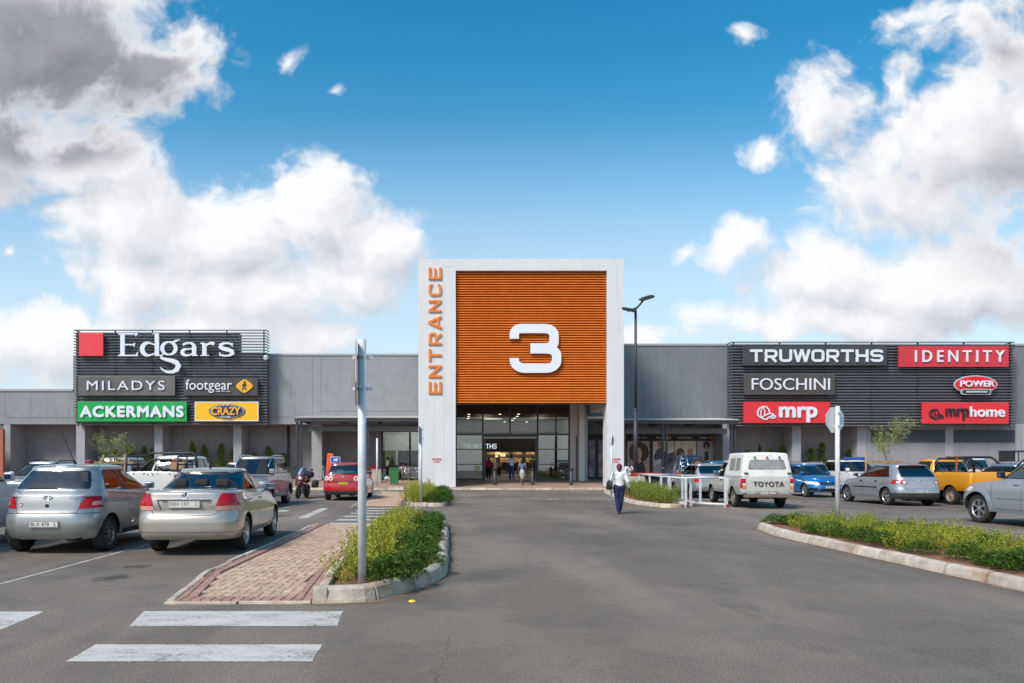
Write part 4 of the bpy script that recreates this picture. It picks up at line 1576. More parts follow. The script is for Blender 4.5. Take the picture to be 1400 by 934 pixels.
# ================================================================== SLAT SCREENS AND SHOP SIGNS
def screen(px0, px1, py0, py1, label, hole=None, Yf=50.75, posts=6):
    root = empty('slatted_screen', ((X(px0, Yf) + X(px1, Yf)) / 2, Yf, Z(py1, Yf)), 0, label, 'screen')
    x0, x1, z0, z1 = X(px0, Yf), X(px1, Yf), Z(py1, Yf), Z(py0, Yf)
    b = MB()
    n = int((z1 - z0) / .205)
    for k in range(n + 1):
        z = z0 + (z1 - z0) * k / n
        # front blade and its two returns towards the wall
        b.box(((x0 + x1) / 2, Yf, z), (x1 - x0, .10, .055), Matrix.Rotation(R(28), 3, 'X'))
        for xx, sg in ((x0, 1), (x1, -1)):
            b.box((xx + sg * .05, Yf + .42, z), (.055, .75, .055), Matrix.Rotation(R(28) * sg, 3, 'Y'))
    on(b, 'slats', SLAT, root)
    b = MB()
    for k in range(posts):
        x = x0 + .25 + (x1 - x0 - .5) * k / (posts - 1)
        b.bb(x - .035, x + .035, Yf + .07, Yf + .17, z0 - .15, z1)
    on(b, 'posts', STEEL, root)
    return root


screen(101, 365, 451.5, 580, 'dark grey slatted sign screen with a red square, left of the tower')
b = MB(); wallbox(b, 104, 327, 456, 580, 50.95, .6); wallbox(b, 327, 362, 483, 580, 50.95, .6)
on(b, 'screen_backing', BACK, LW)
screen(999, 1387, 468, 582, 'dark grey slatted sign screen carrying red signs, right of the tower', posts=7)
b = MB(); wallbox(b, 1001, 1384, 473, 580, 50.95, .6)
on(b, 'screen_backing', mat('screen_backing_dark', (.10, .11, .125), .8, var=.08), RW)

YSG = 50.55
RED = mat('sign_red', (.70, .028, .04), .4, var=.05)
LETTER = mat('sign_letters', (.72, .76, .84), .4, var=.03)


def sign(px0, px1, py0, py1, label, m, depth=.16, Y=YSG, name='shop_sign'):
    x0, x1, z0, z1 = X(px0, Y), X(px1, Y), Z(py1, Y), Z(py0, Y)
    root = empty(name, ((x0 + x1) / 2, Y, z0), 0, label, 'sign', 'shop signs on the slatted screens')
    if m is not None:
        b = MB(); b.bevbox(((x0 + x1) / 2, Y - depth / 2 + .05, (z0 + z1) / 2), (x1 - x0, depth, z1 - z0), .012)
        on(b, 'panel', m, root)
    return root


def lettering(root, s, px0, px1, pyb, pyt, m=None, Y=YSG, out=.13, bold=0.0, sp=1.0, depth=.06, name='lettering'):
    me = text_mesh(s, (px1 - px0) * Y / FPX, (pyb - pyt) * Y / FPX, depth, bold, sp)
    b = MB(); mesh_into(b, me, Matrix.Translation((X(px0, Y), 0, Z(pyb, Y))) @ XZ(Y - out))
    return on(b, name, m or LETTER, root)


PLATE_DK = mat('sign_anthracite', (.055, .055, .06), .45, var=.12, scale=1.5)
PLATE_GR = mat('sign_brushed', (.13, .125, .12), .42, metal=.3, var=.25, scale=.6)
# --- left screen
s = sign(109, 142, 455.5, 487, 'plain bright red square beside the tall serif lettering', mat('square_red', (.78, .05, .06), .4, var=.03))
s = sign(161, 322, 455, 510, 'large white serif lettering with a swooping tail, beside the red square', None, name='letter_sign')


def brush(b, P, ws, sc, off, Y, depth, k):
    x0, z0 = off
    stroke_into(b, [(p[0] * sc, p[1] * sc) for p in P], [w * sc for w in ws] if isinstance(ws, (list, tuple)) else ws * sc, depth + .002 * k, Matrix.Translation((x0, 0, z0)) @ XZ(Y))


def edgars():
    """serif capital and minuscules drawn with a broad nib; unit = photo pixel"""
    b = MB()
    Y = YSG - .12
    sc = Y / FPX
    off = (X(161, Y), Z(487, Y))
    S = []
    # E
    S += [([(7, 0), (7, 31)], 3.0), ([(1, 30.2), (27, 30.2)], [.9, 1.0]), ([(1, .8), (28, .8)], [.9, 1.0]), ([(7, 15.5), (23, 15.5)], 1.0),
          ([(24.5, 27), (27.2, 31)], [.5, 1.2]), ([(25.4, 0), (28.4, 6)], [1.5, .4]), ([(22.5, 13), (23.5, 18)], [.9, .9])]
    # d
    S += [([(54, 31), (54, 0)], 2.9), ([(48, 30.4), (55, 30.4)], .6)]
    a = arc(42.5, 9.4, 8.6, 8.6, 60, 300, 14)
    S += [([(p[0], p[1]) for p in a], [.9, 1.2, 1.7, 2.2, 2.6, 2.9, 3.1, 3.2, 3.1, 2.9, 2.5, 2.1, 1.6, 1.2, .9]), ([(46.5, 17.0), (52, 15)], 1.0), ([(46.5, 1.6), (53, 4)], 1.0), ([(54, .8), (58.5, .8)], .8)]
    # g with its tail
    a = arc(70.5, 10.5, 9.2, 8.6, 90, 450, 24)
    S += [([(p[0], p[1]) for p in a], [1.0 + 1.7 * abs(math.cos(R(90 + 15 * i))) ** 1.4 for i in range(25)]),
          ([(75, 18), (80, 20.6), (85.5, 22.5)], [1.2, 1.5, .3]),
          ([(64, 3.5), (60, 0.5), (60.5, -2.8), (66, -4.6), (74, -6.2), (81, -9), (83.6, -13.5), (81.5, -18.5), (75.5, -21.8), (68, -21.8), (62, -18.8), (58.6, -15.4)],
           [.6, 1.0, 1.6, 2.3, 2.9, 3.2, 3.3, 3.0, 2.2, 1.6, 1.1, .3])]
    # a
    S += [([(105, 0), (105, 12)] + arc(99, 12.2, 6, 5.6, 0, 90, 6) + [(94, 17.4), (89.5, 15.2)], [2.9, 2.9] + [2.8, 2.6, 2.3, 2.0, 1.7, 1.4, 1.2] + [1.3, 1.6]),
          ([(103, 10.2), (96, 9.2)] + arc(94.6, 5, 5.8, 4.3, 100, 260, 8) + [(99, 1.2), (104, 4)], [.8, 1.0, 1.4, 1.8, 2.2, 2.5, 2.6, 2.5, 2.3, 1.9, 1.5, 1.1, .8]), ([(104, .8), (110, .8)], [.8, .6])]
    # r
    S += [([(119, 0), (119, 17)], 2.9), ([(113.5, .7), (125, .7)], .7), ([(113.5, 17.3), (120, 17.3)], .8), ([(119, 12), (124, 16.4), (129, 17.6), (132.5, 16)], [.7, 1.4, 1.9, 2.2])]
    # s
    S += [([(157, 15.6), (152, 17.4), (146, 17.4), (141.5, 15.4), (141, 12.2), (145, 10), (151.5, 8.4), (156.6, 6.4), (157.6, 3.4), (154, .9), (147, .2), (140, 1.8)],
           [1.3, 1.2, 1.4, 2.0, 2.5, 2.7, 2.7, 2.6, 2.2, 1.5, 1.1, 1.4]), ([(157, 17.5), (157, 13)], .7), ([(140, .2), (140, 5)], .7)]
    for k, (P, w) in enumerate(S):
        brush(b, P, w, sc, off, Y, .07, k)
    return b


on(edgars(), 'lettering', LETTER, s)
s = sign(108, 240, 515, 541, 'brushed dark panel with thin spaced white capitals, above the wide green panel', PLATE_GR)
lettering(s, 'MILADYS', 120.5, 226.5, 533.8, 521, sp=1.22, bold=.004)
s = sign(252, 353, 517, 541, 'charcoal panel with white lowercase letters and a yellow walking figure diamond', PLATE_DK)
lettering(s, 'footgear', 255, 318, 537.5, 519.5)
lettering(s, 'walk this way', 296, 316, 536.8, 534.2, bold=.02)
Y = YSG - .12
b = MB(); b.prism(smooth_poly([(-13.4, 0, 5), (0, -10.8, 5), (13.4, 0, 5), (0, 10.8, 5)], 4), 1.2, Matrix.Translation((X(334.5, Y), 0, Z(528, Y))) @ XZ(Y) @ Matrix.Scale(Y / FPX, 4))
on(b, 'yellow_diamond', mat('diamond_yellow', (.85, .42, .005), .4, var=.03), s)
b = MB()
for P, w in (([(0, -.5), (.3, 3.5)], 1.3), ([(0, -.5), (-2, -3), (-3, -5.6)], .75), ([(0, -.5), (1.6, -2.6), (2.2, -5.6)], .75), ([(0, 3.2), (-2.6, 1.6), (-2.4, -.3)], .55), ([(.3, 3.2), (2.4, 1.2), (3.6, .6)], .55)):
    brush(b, P, w, Y / FPX, (X(334.5, Y), Z(528, Y)), Y - 1.25 * Y / FPX, .02, 0)
b.prism(ell(0, 5.6, 1.25, 1.35, 12), 1, Matrix.Translation((X(334.8, Y), 0, Z(528, Y))) @ XZ(Y - 1.25 * Y / FPX) @ Matrix.Scale(Y / FPX, 4))
on(b, 'walking_figure', mat('figure_dark', (.03, .035, .10), .5), s)
s = sign(107, 256, 549.5, 576.5, 'wide green panel with heavy white capitals', mat('sign_green', (.0, .36, .075), .4, var=.04))
lettering(s, 'ACKERMANS', 111, 252.5, 571, 555, bold=.095, sp=1.13)
s = sign(267, 354, 549.5, 576, 'yellow panel with a white border and a dark blue oval badge', mat('sign_yellow', (.90, .50, .012), .4, var=.03))
b = MB()
x0, x1, z0, z1 = X(267, YSG), X(354, YSG), Z(576, YSG), Z(549.5, YSG)
for q in ((x0, x1, z0, z0 + .06), (x0, x1, z1 - .06, z1), (x0, x0 + .06, z0 + .06, z1 - .06), (x1 - .06, x1, z0 + .06, z1 - .06)):
    b.bb(q[0], q[1], YSG - .118, YSG - .111, q[2], q[3])
on(b, 'white_border', LETTER, s)
for (rx, ry, m, o_) in ((25, 9.8, mat('oval_navy', (.04, .06, .15), .4), 0), (23.6, 8.8, LETTER, .02), (23.0, 8.2, mat('oval_navy', (.04, .06, .15), .4), .03)):
    b = MB(); b.prism(ell(0, 0, rx, ry, 36), .6, Matrix.Translation((X(310.5, Y), 0, Z(562.5, Y))) @ XZ(Y - o_) @ Matrix.Scale(Y / FPX, 4))
    on(b, 'oval_badge', m, s)
lettering(s, 'CRAZY', 290.5, 330, 567.8, 557, mat('letter_amber', (.88, .45, .03), .4), out=.20, bold=.05)
lettering(s, 'THE', 306, 315, 555.6, 553, out=.20, bold=.03)
lettering(s, 'STORE', 303.5, 317.5, 571.6, 569.2, out=.20, bold=.03)
# --- right screen
s = sign(1015, 1211, 473.5, 500, 'longest dark panel with wide square white capitals, left of the rose red panel', PLATE_DK)
b = MB(); Y = YSG - .12
wt = X(1207, Y) - X(1025, Y)
lw = wt / (9.22 + 8 * .16)
square_text(b, 'TRUWORTHS', 0, 0, lw, (495 - 478) * Y / FPX, lw * .16, .185, .185, .06, Matrix.Translation((X(1025, Y), 0, Z(495, Y))) @ XZ(Y))
on(b, 'lettering', LETTER, s)
s = sign(1228, 1377.5, 473.5, 502, 'rose red panel with widely spaced white capitals and no emblem', mat('sign_rose', (.58, .035, .05), .4, var=.06))
lettering(s, 'IDENTITY', 1249, 1371, 495.5, 479.5, bold=.03, sp=1.5)
s = sign(1016, 1140.5, 511.5, 540, 'dark bronze panel with thin white capitals, above the red panel with a white cap', mat('sign_bronze', (.085, .075, .07), .42, metal=.2, var=.15))
lettering(s, 'FOSCHINI', 1026.5, 1133, 533.5, 517.5, bold=-.004)
s = sign(1016, 1134, 549.5, 578.5, 'bright red panel with white lowercase letters and a white outlined cap', RED)


def cap_logo(px, py, k, m, root):
    b = MB(); Y = YSG - .12
    dome = [(-11, -4), (-11.6, 1), (-9, 6), (-4, 8.6), (1, 8), (4, 4), (5, -1)]
    for i, (P, w) in enumerate(((dome, .85), ([(-11, -4), (-7, -6.5), (-3, -8.4), (1, -9), (4, -6), (7, -4.5), (12, -4), (13, -5.4), (11, -7), (6, -7.4)], .85), ([(5, -1), (8, -1.2), (12, -4)], .85), ([(-4, 8.6), (-7, 2), (-7, -6)], .6), ([(-4, 8.6), (-1.5, 2), (-2, -4), (-6, -6.5)], .6), ([(-2, -4), (2, -2), (5, -1)], .7))):
        brush(b, [(p[0] * k, p[1] * k) for p in P], w * k, Y / FPX, (X(px, Y), Z(py, Y)), Y, .05, i)
    on(b, 'cap_outline', m, root)


cap_logo(1047, 564.5, 1.0, LETTER, s)
lettering(s, 'mrp', 1063.5, 1116, 578.0, 556, bold=.075)
s = sign(1260, 1377.5, 550.5, 579.5, 'bright red panel with black and white lowercase letters and a dark outlined cap', RED)
BLK = mat('letter_black', (.02, .018, .025), .4)
cap_logo(1279.5, 566, .78, BLK, s)
lettering(s, 'mrp', 1291, 1323, 574.5, 558.5, BLK, bold=.05)
lettering(s, 'home', 1323.8, 1371.5, 570.4, 556, bold=.05)
s = sign(1303, 1363, 513, 540, 'red oval badge sign with white capitals above a small dark plate', None)
Y = YSG - .05
for (rx, ry, m, o_) in ((29.8, 12.6, mat('badge_silver', (.45, .5, .52), .4), 0), (28.0, 11.0, mat('badge_red', (.75, .008, .03), .4), .03)):
    b = MB(); b.prism(ell(0, 0, rx, ry, 40), 1.2, Matrix.Translation((X(1333, Y), 0, Z(526, Y))) @ XZ(Y - o_) @ Matrix.Scale(Y / FPX, 4))
    on(b, 'oval_badge', m, s)
for (w, h, m, o_) in ((20.5, 4.0, mat('badge_silver', (.45, .5, .52), .4), .045), (19.2, 2.9, mat('badge_plate', (.04, .05, .07), .4), .055)):
    b = MB(); b.prism(smooth_poly([(-w, -h, 3), (w, -h, 3), (w, h, 3), (-w, h, 3)], 4), 1.2, Matrix.Translation((X(1333, Y), 0, Z(536, Y))) @ XZ(Y - o_) @ Matrix.Scale(Y / FPX, 4))
    on(b, 'badge_plate', m, s)
lettering(s, 'POWER', 1310.5, 1357, 529.3, 520.8, out=.14, bold=.06, Y=Y)
lettering(s, 'FASHION FACTORY', 1319, 1347, 537.3, 535, out=.17, bold=.01, Y=Y)
# white camera box at the corner of the left screen
b = MB(); p = at(363.5, 489, 50.3); b.bevbox(p, (.24, .42, .30), .05, Matrix.Rotation(R(20), 3, 'X')); b.bb(p.x - .03, p.x + .03, p.y, p.y + .9, p.z + .1, p.z + .18)
tag(b.build('security_camera', mat('camera_white', (.75, .76, .76), .5)), 'small white camera box on the right edge of the left sign screen', 'cctv_camera')

# ================================================================== VEHICLES
def curve(pts):
    """smooth interpolation through (a, b) pairs"""
    xs = [p[0] for p in pts]
    ys = [p[1] for p in pts]
    n = len(xs)
    ms = []
    for i in range(n):
        if i == 0 or i == n - 1:
            j = 0 if i == 0 else n - 2
            ms.append((ys[j + 1] - ys[j]) / (xs[j + 1] - xs[j]))
        else:
            a = (ys[i] - ys[i - 1]) / (xs[i] - xs[i - 1])
            b = (ys[i + 1] - ys[i]) / (xs[i + 1] - xs[i])
            ms.append(0 if a * b <= 0 else 2 * a * b / (a + b))

    def f(x):
        if x <= xs[0]:
            return ys[0]
        if x >= xs[-1]:
            return ys[-1]
        i = 0
        while x > xs[i + 1]:
            i += 1
        h = xs[i + 1] - xs[i]
        t = (x - xs[i]) / h
        return (2 * t ** 3 - 3 * t * t + 1) * ys[i] + (t ** 3 - 2 * t * t + t) * h * ms[i] + (-2 * t ** 3 + 3 * t * t) * ys[i + 1] + (t ** 3 - t * t) * h * ms[i + 1]
    return f


class Hull:
    """one smooth shell: stacked rounded plan outlines closed by a crowned top; windows, lamps and seams are cut out of it"""

    def __init__(self, W, yr, yf, zb, ztop, wf, rc=(.3, .4), bow=(.05, .12), rr=.06, crown=.03, ts=None, wy=None, ns=30, cols=7):
        yr, yf, ztop, wf = [curve(c) if isinstance(c, list) else c for c in (yr, yf, ztop, wf)]
        hw = W / 2
        ts = ts or [0, .06, .14, .22, .3, .38, .46, .54, .62, .7, .78, .86, .93, 1]
        rows = [(t, 0.0) for t in ts] + [(1, R(a)) for a in (18, 36, 54, 72, 88)]
        half = []
        nf = 7
        for i in range(nf):
            half.append(('f', (hw - rc[1]) * i / nf, 0))
        for i in range(8):
            a = R(90 * i / 7)
            half.append(('f', hw - rc[1] + rc[1] * math.sin(a), rc[1] * (1 - math.cos(a))))
        for i in range(1, ns):
            half.append(('s', hw, i / ns))
        for i in range(8):
            a = R(90 * (7 - i) / 7)
            half.append(('r', hw - rc[0] + rc[0] * math.sin(a), rc[0] * (1 - math.cos(a))))
        for i in range(nf - 1, -1, -1):
            half.append(('r', (hw - rc[0]) * i / nf, 0))
        bm = bmesh.new()
        grid = []
        for (t, ph) in rows:
            ins = rr * (1 - math.cos(ph))
            lift = rr * math.sin(ph)
            row = []
            for (k, x, d) in half:
                q = (x / hw) ** 2
                if k == 'f':
                    y = yf(t) - d - bow[1] * q - ins
                elif k == 'r':
                    y = yr(t) + d + bow[0] * q + ins
                else:
                    y0, y1 = yr(t) + rc[0] + bow[0], yf(t) - rc[1] - bow[1]
                    y = y1 + (y0 - y1) * d
                zt = ztop(y)
                xx = x * wf(t) * (wy(y) if wy else 1) - ins * min(1, x / hw * 1.2)
                zbb = zb(y) if callable(zb) else zb
                z = zbb + t * (zt - rr - zbb) + lift
                row.append(bm.verts.new((max(0, xx), y, z)))
            grid.append(row)
        m = len(half)
        for j in range(len(rows) - 1):
            for i in range(m - 1):
                bm.faces.new((grid[j][i], grid[j + 1][i], grid[j + 1][i + 1], grid[j][i + 1]))
        top = grid[-1]
        prev = None
        for i in range(m):
            p = top[i].co
            row = [top[i]]
            for c in range(1, cols + 1):
                f = math.cos(R(90) * c / cols)
                row.append(bm.verts.new((p.x * f, p.y, p.z + crown * (1 - f * f) * min(1, (p.x / hw) * 1.3))))
            if prev:
                for c in range(cols):
                    bm.faces.new((prev[c], prev[c + 1], row[c + 1], row[c]))
            prev = row
        geo = bmesh.ops.duplicate(bm, geom=bm.verts[:] + bm.edges[:] + bm.faces[:])['geom']
        for v in geo:
            if isinstance(v, bmesh.types.BMVert):
                v.co.x = -v.co.x
        bmesh.ops.reverse_faces(bm, faces=[f for f in geo if isinstance(f, bmesh.types.BMFace)])
        bmesh.ops.remove_doubles(bm, verts=bm.verts[:], dist=.0006)
        bmesh.ops.dissolve_degenerate(bm, dist=.0005, edges=bm.edges[:])
        bmesh.ops.recalc_face_normals(bm, faces=bm.faces[:])
        bm.normal_update()
        c = sum((f.normal.z for f in bm.faces if f.normal.z > .7 or f.normal.z < -.7), 0.0)
        if c < 0:
            bmesh.ops.reverse_faces(bm, faces=bm.faces[:])
            bm.normal_update()
        bm.verts.index_update()
        bm.verts.ensure_lookup_table()
        tri = bmesh.ops.triangulate(bm.copy(), faces=[]) if False else None
        self.bm = bm
        b2 = bm.copy()
        bmesh.ops.triangulate(b2, faces=b2.faces[:])
        b2.normal_update()
        self.bvh = BVHTree.FromBMesh(b2)
        b2.faces.ensure_lookup_table()
        self.tris = [[v.index for v in f.verts] for f in b2.faces]
        b2.verts.ensure_lookup_table()
        self.co = [v.co.copy() for v in b2.verts]
        self.no = [v.normal.copy() for v in b2.verts]
        b2.free()

    def normal(self, p):
        loc, n, i, d = self.bvh.find_nearest(p)
        a, b, c = self.tris[i]
        A, B, Cc = self.co[a], self.co[b], self.co[c]
        v0, v1, v2 = B - A, Cc - A, loc - A
        d00, d01, d11, d20, d21 = v0.dot(v0), v0.dot(v1), v1.dot(v1), v2.dot(v0), v2.dot(v1)
        de = d00 * d11 - d01 * d01
        if abs(de) < 1e-14:
            return n
        v = (d11 * d20 - d01 * d21) / de
        w = (d00 * d21 - d01 * d20) / de
        r = self.no[a] * (1 - v - w) + self.no[b] * v + self.no[c] * w
        return r.normalized() if r.length > 1e-6 else n

    def side_x(self, y, z):
        h = self.bvh.ray_cast(Vector((3, y, z)), Vector((-1, 0, 0)))
        return h[0].x if h[0] else .7

    def rear_y(self, x, z):
        h = self.bvh.ray_cast(Vector((x, -3, z)), Vector((0, 1, 0)))
        return h[0].y if h[0] else 0

    def front_y(self, x, z):
        h = self.bvh.ray_cast(Vector((x, 9, z)), Vector((0, -1, 0)))
        return h[0].y if h[0] else 4

    def top_z(self, x, y):
        h = self.bvh.ray_cast(Vector((x, y, 5)), Vector((0, 0, -1)))
        return h[0].z if h[0] else 1

    def cut(self, poly, ax, filt, lim=None):
        """faces inside a convex outline seen along axis ax; ax 'X': (y, z), 'Y': (x, z), 'Z': (x, y)"""
        bm = self.bm
        iu, iv = {'X': (1, 2), 'Y': (0, 2), 'Z': (0, 1)}[ax]
        ar = sum(poly[i][0] * poly[(i + 1) % len(poly)][1] - poly[(i + 1) % len(poly)][0] * poly[i][1] for i in range(len(poly)))
        if ar < 0:
            poly = poly[::-1]
        us = [p[0] for p in poly]
        vs = [p[1] for p in poly]
        u0, u1, v0, v1 = min(us), max(us), min(vs), max(vs)
        fs = []
        for f in bm.faces:
            c = f.calc_center_median()
            if not filt(c, f.normal):
                continue
            fu = [v.co[iu] for v in f.verts]
            if max(fu) < u0 or min(fu) > u1:
                continue
            fv = [v.co[iv] for v in f.verts]
            if max(fv) < v0 or min(fv) > v1:
                continue
            fs.append(f)
        planes = []
        for i in range(len(poly)):
            p, q = poly[i], poly[(i + 1) % len(poly)]
            n = Vector((0, 0, 0))
            n[iu], n[iv] = (q[1] - p[1]), -(q[0] - p[0])
            if n.length < 1e-9:
                continue
            co = Vector((0, 0, 0))
            co[iu], co[iv] = p
            planes.append((co, n.normalized()))
        for l in (lim or []):
            planes.append(l)
        for co, n in planes:
            if not fs:
                return []
            ge = set(fs)
            for f in fs:
                ge.update(f.edges)
                ge.update(f.verts)
            res = bmesh.ops.bisect_plane(bm, geom=list(ge), dist=1e-6, plane_co=co, plane_no=n)
            fs = [g for g in res['geom'] if isinstance(g, bmesh.types.BMFace) and (g.calc_center_median() - co).dot(n) < 0]
        return fs

    def take(self, faces, off=0.0, keep=False):
        """copy faces out (and delete them from the shell): (verts, faces, normals)"""
        ids, vs, no, fs = {}, [], [], []
        for f in faces:
            r = []
            for v in f.verts:
                if v not in ids:
                    ids[v] = len(vs)
                    n = self.normal(v.co)
                    vs.append(v.co + n * off)
                    no.append(n)
                r.append(ids[v])
            fs.append(r)
        if not keep and faces:
            bmesh.ops.delete(self.bm, geom=faces, context='FACES')
        return vs, fs, no

    def rest(self):
        return self.take(self.bm.faces[:], 0, True)


def shell_mesh(name, pieces, m, parent):
    vs, fs, no = [], [], []
    for (v, f, n) in pieces:
        b = len(vs)
        vs += [tuple(p) for p in v]
        no += [tuple(p) for p in n]
        fs += [[i + b for i in q] for q in f]
    if not fs:
        return None
    me = bpy.data.meshes.new(name)
    me.from_pydata(vs, [], fs)
    me.polygons.foreach_set('use_smooth', [True] * len(fs))
    me.update()
    me.normals_split_custom_set_from_vertices(no)
    return link_mesh(name, me, m, parent)


def circ(cy, cz, r, n=22, zmin=None):
    return [(cy + r * math.cos(2 * math.pi * k / n), cz + r * math.sin(2 * math.pi * k / n)) for k in range(n)]


def strip(p, q, w=.009):
    d = (Vector(q) - Vector(p)).normalized()
    n = Vector((-d.y, d.x)) * w / 2
    p, q = Vector(p), Vector(q)
    return [tuple(p - n), tuple(q - n), tuple(q + n), tuple(p + n)]


RUBBER = mat('tyre_rubber', (.022, .021, .020), .8, var=.3, scale=8, dirt=.35, dirt_col=(.11, .085, .065))
RIM = mat('rim_alloy', (.55, .56, .57), .32, metal=.85, var=.06, dirt=.15)
RIM_DK = mat('rim_dark', (.10, .10, .105), .4, metal=.7)
RIM_DUST = mat('rim_dusty', (.36, .30, .24), .6, metal=.3, var=.2)
BLACK = mat('trim_black', (.014, .014, .015), .45, var=.2)
GRAPH = mat('plastic_graphite', (.035, .036, .038), .6, var=.1, dirt=.2, dirt_col=(.12, .1, .08))
WELL = mat('wheel_well', (.012, .011, .010), .95)
SEATM = mat('seat_fabric', (.018, .019, .022), .85, var=.2)
CHROME = mat('chrome', (.72, .73, .75), .15, metal=1.0, var=.02)
LAMP_R = mat('lamp_red', (.42, .004, .010), .22, coat=.35, var=.3, scale=9, spec=.3)
LAMP_A = mat('lamp_amber', (.75, .22, .02), .2, coat=.8)
LAMP_W = mat('lamp_clear', (.62, .62, .60), .15, coat=.9, var=.2, scale=14)
PLATE_W = mat('plate_white', (.62, .62, .58), .5, var=.04)
PLATE_Y = mat('plate_yellow', (.80, .50, .02), .5, var=.04)
PLATE_T = mat('plate_text', (.03, .03, .04), .5)
GL = glass('car_glass', (.50, .56, .55), 1.2, base=.10)
GL_D = glass('car_glass_dark', (.16, .19, .19), 1.3, base=.13)
SEAM = mat('panel_gap', (.01, .01, .01), .9)


def wheel(root, x, y, r, w, side, style='five', rim_m=None, rim_r=.64, name='wheel'):
    """tyre with its rim; side = +1 for the right-hand side"""
    M_ = Matrix.Translation((x, y, r)) @ Matrix.Rotation(R(90) * side, 4, 'Y')
    b = MB()
    h = w / 2
    b.lathe([(r * rim_r, -h * .9), (r * .80, -h), (r * .93, -h * .97), (r * .985, -h * .80), (r, -h * .5), (r, h * .5), (r * .985, h * .80), (r * .93, h * .97), (r * .80, h), (r * .70, h * .93), (r * rim_r, h * .86)], 32, M_)
    for k in (-.42, -.14, .14, .42):
        b.lathe([(r * 1.0008, h * (k - .05)), (r * 1.004, h * (k - .03)), (r * 1.004, h * (k + .03)), (r * 1.0008, h * (k + .05))], 32, M_)
    wl = b.build(name, RUBBER, root)
    b = MB()
    ri = r * rim_r
    b.lathe([(ri * 1.02, h * .9), (ri * .99, h * .95), (ri * .94, h * .86), (ri * .90, h * .55)], 32, M_)
    if style == 'steel':
        b.lathe([(0, h * .62), (ri * .22, h * .64), (ri * .30, h * .5), (ri * .62, h * .62), (ri * .92, h * .48)], 32, M_)
        b.lathe([(0, h * .82), (ri * .15, h * .80), (ri * .2, h * .6)], 20, M_)
    else:
        n = {'five': 5, 'multi': 10, 'six': 6, 'seven': 7}[style]
        for k in range(n):
            a = 2 * math.pi * k / n
            wo, wi = (ri * .13, ri * .17) if n > 7 else (ri * .30, ri * .16)
            if style == 'five':
                wo, wi = ri * .34, ri * .2
            c, s = math.cos(a), math.sin(a)
            pts = [(ri * .12, -wi / 2), (ri * .55, -wi / 2 * .9), (ri * .93, -wo / 2), (ri * .93, wo / 2), (ri * .55, wi / 2 * .9), (ri * .12, wi / 2)]
            zs = [h * .80, h * .84, h * .80, h * .80, h * .84, h * .80]
            vs = [(p[0] * c - p[1] * s, p[0] * s + p[1] * c, z) for p, z in zip(pts, zs)] + [(p[0] * c - p[1] * s, p[0] * s + p[1] * c, z - .035) for p, z in zip(pts, zs)]
            b.add(vs, [(0, 1, 4, 5), (1, 2, 3, 4), (6, 11, 10, 7), (7, 10, 9, 8)] + [(i, i + 6, (i + 1) % 6 + 6, (i + 1) % 6) for i in range(6)], False, M_)
        b.lathe([(0, h * .90), (ri * .16, h * .88), (ri * .22, h * .76)], 20, M_)
    b.build('rim', rim_m or RIM, wl)
    b = MB()
    b.lathe([(0, h * .30), (ri * .95, h * .30)], 24, M_)
    b.lathe([(0, -h * .6), (ri, -h * .6)], 24, M_)
    b.lathe([(0, h * .36), (ri * .6, h * .36)], 24, M_)
    b.build('brake_disc', RIM_DK if style != 'steel' else WELL, wl)
    return wl


ANY = lambda c, n: True


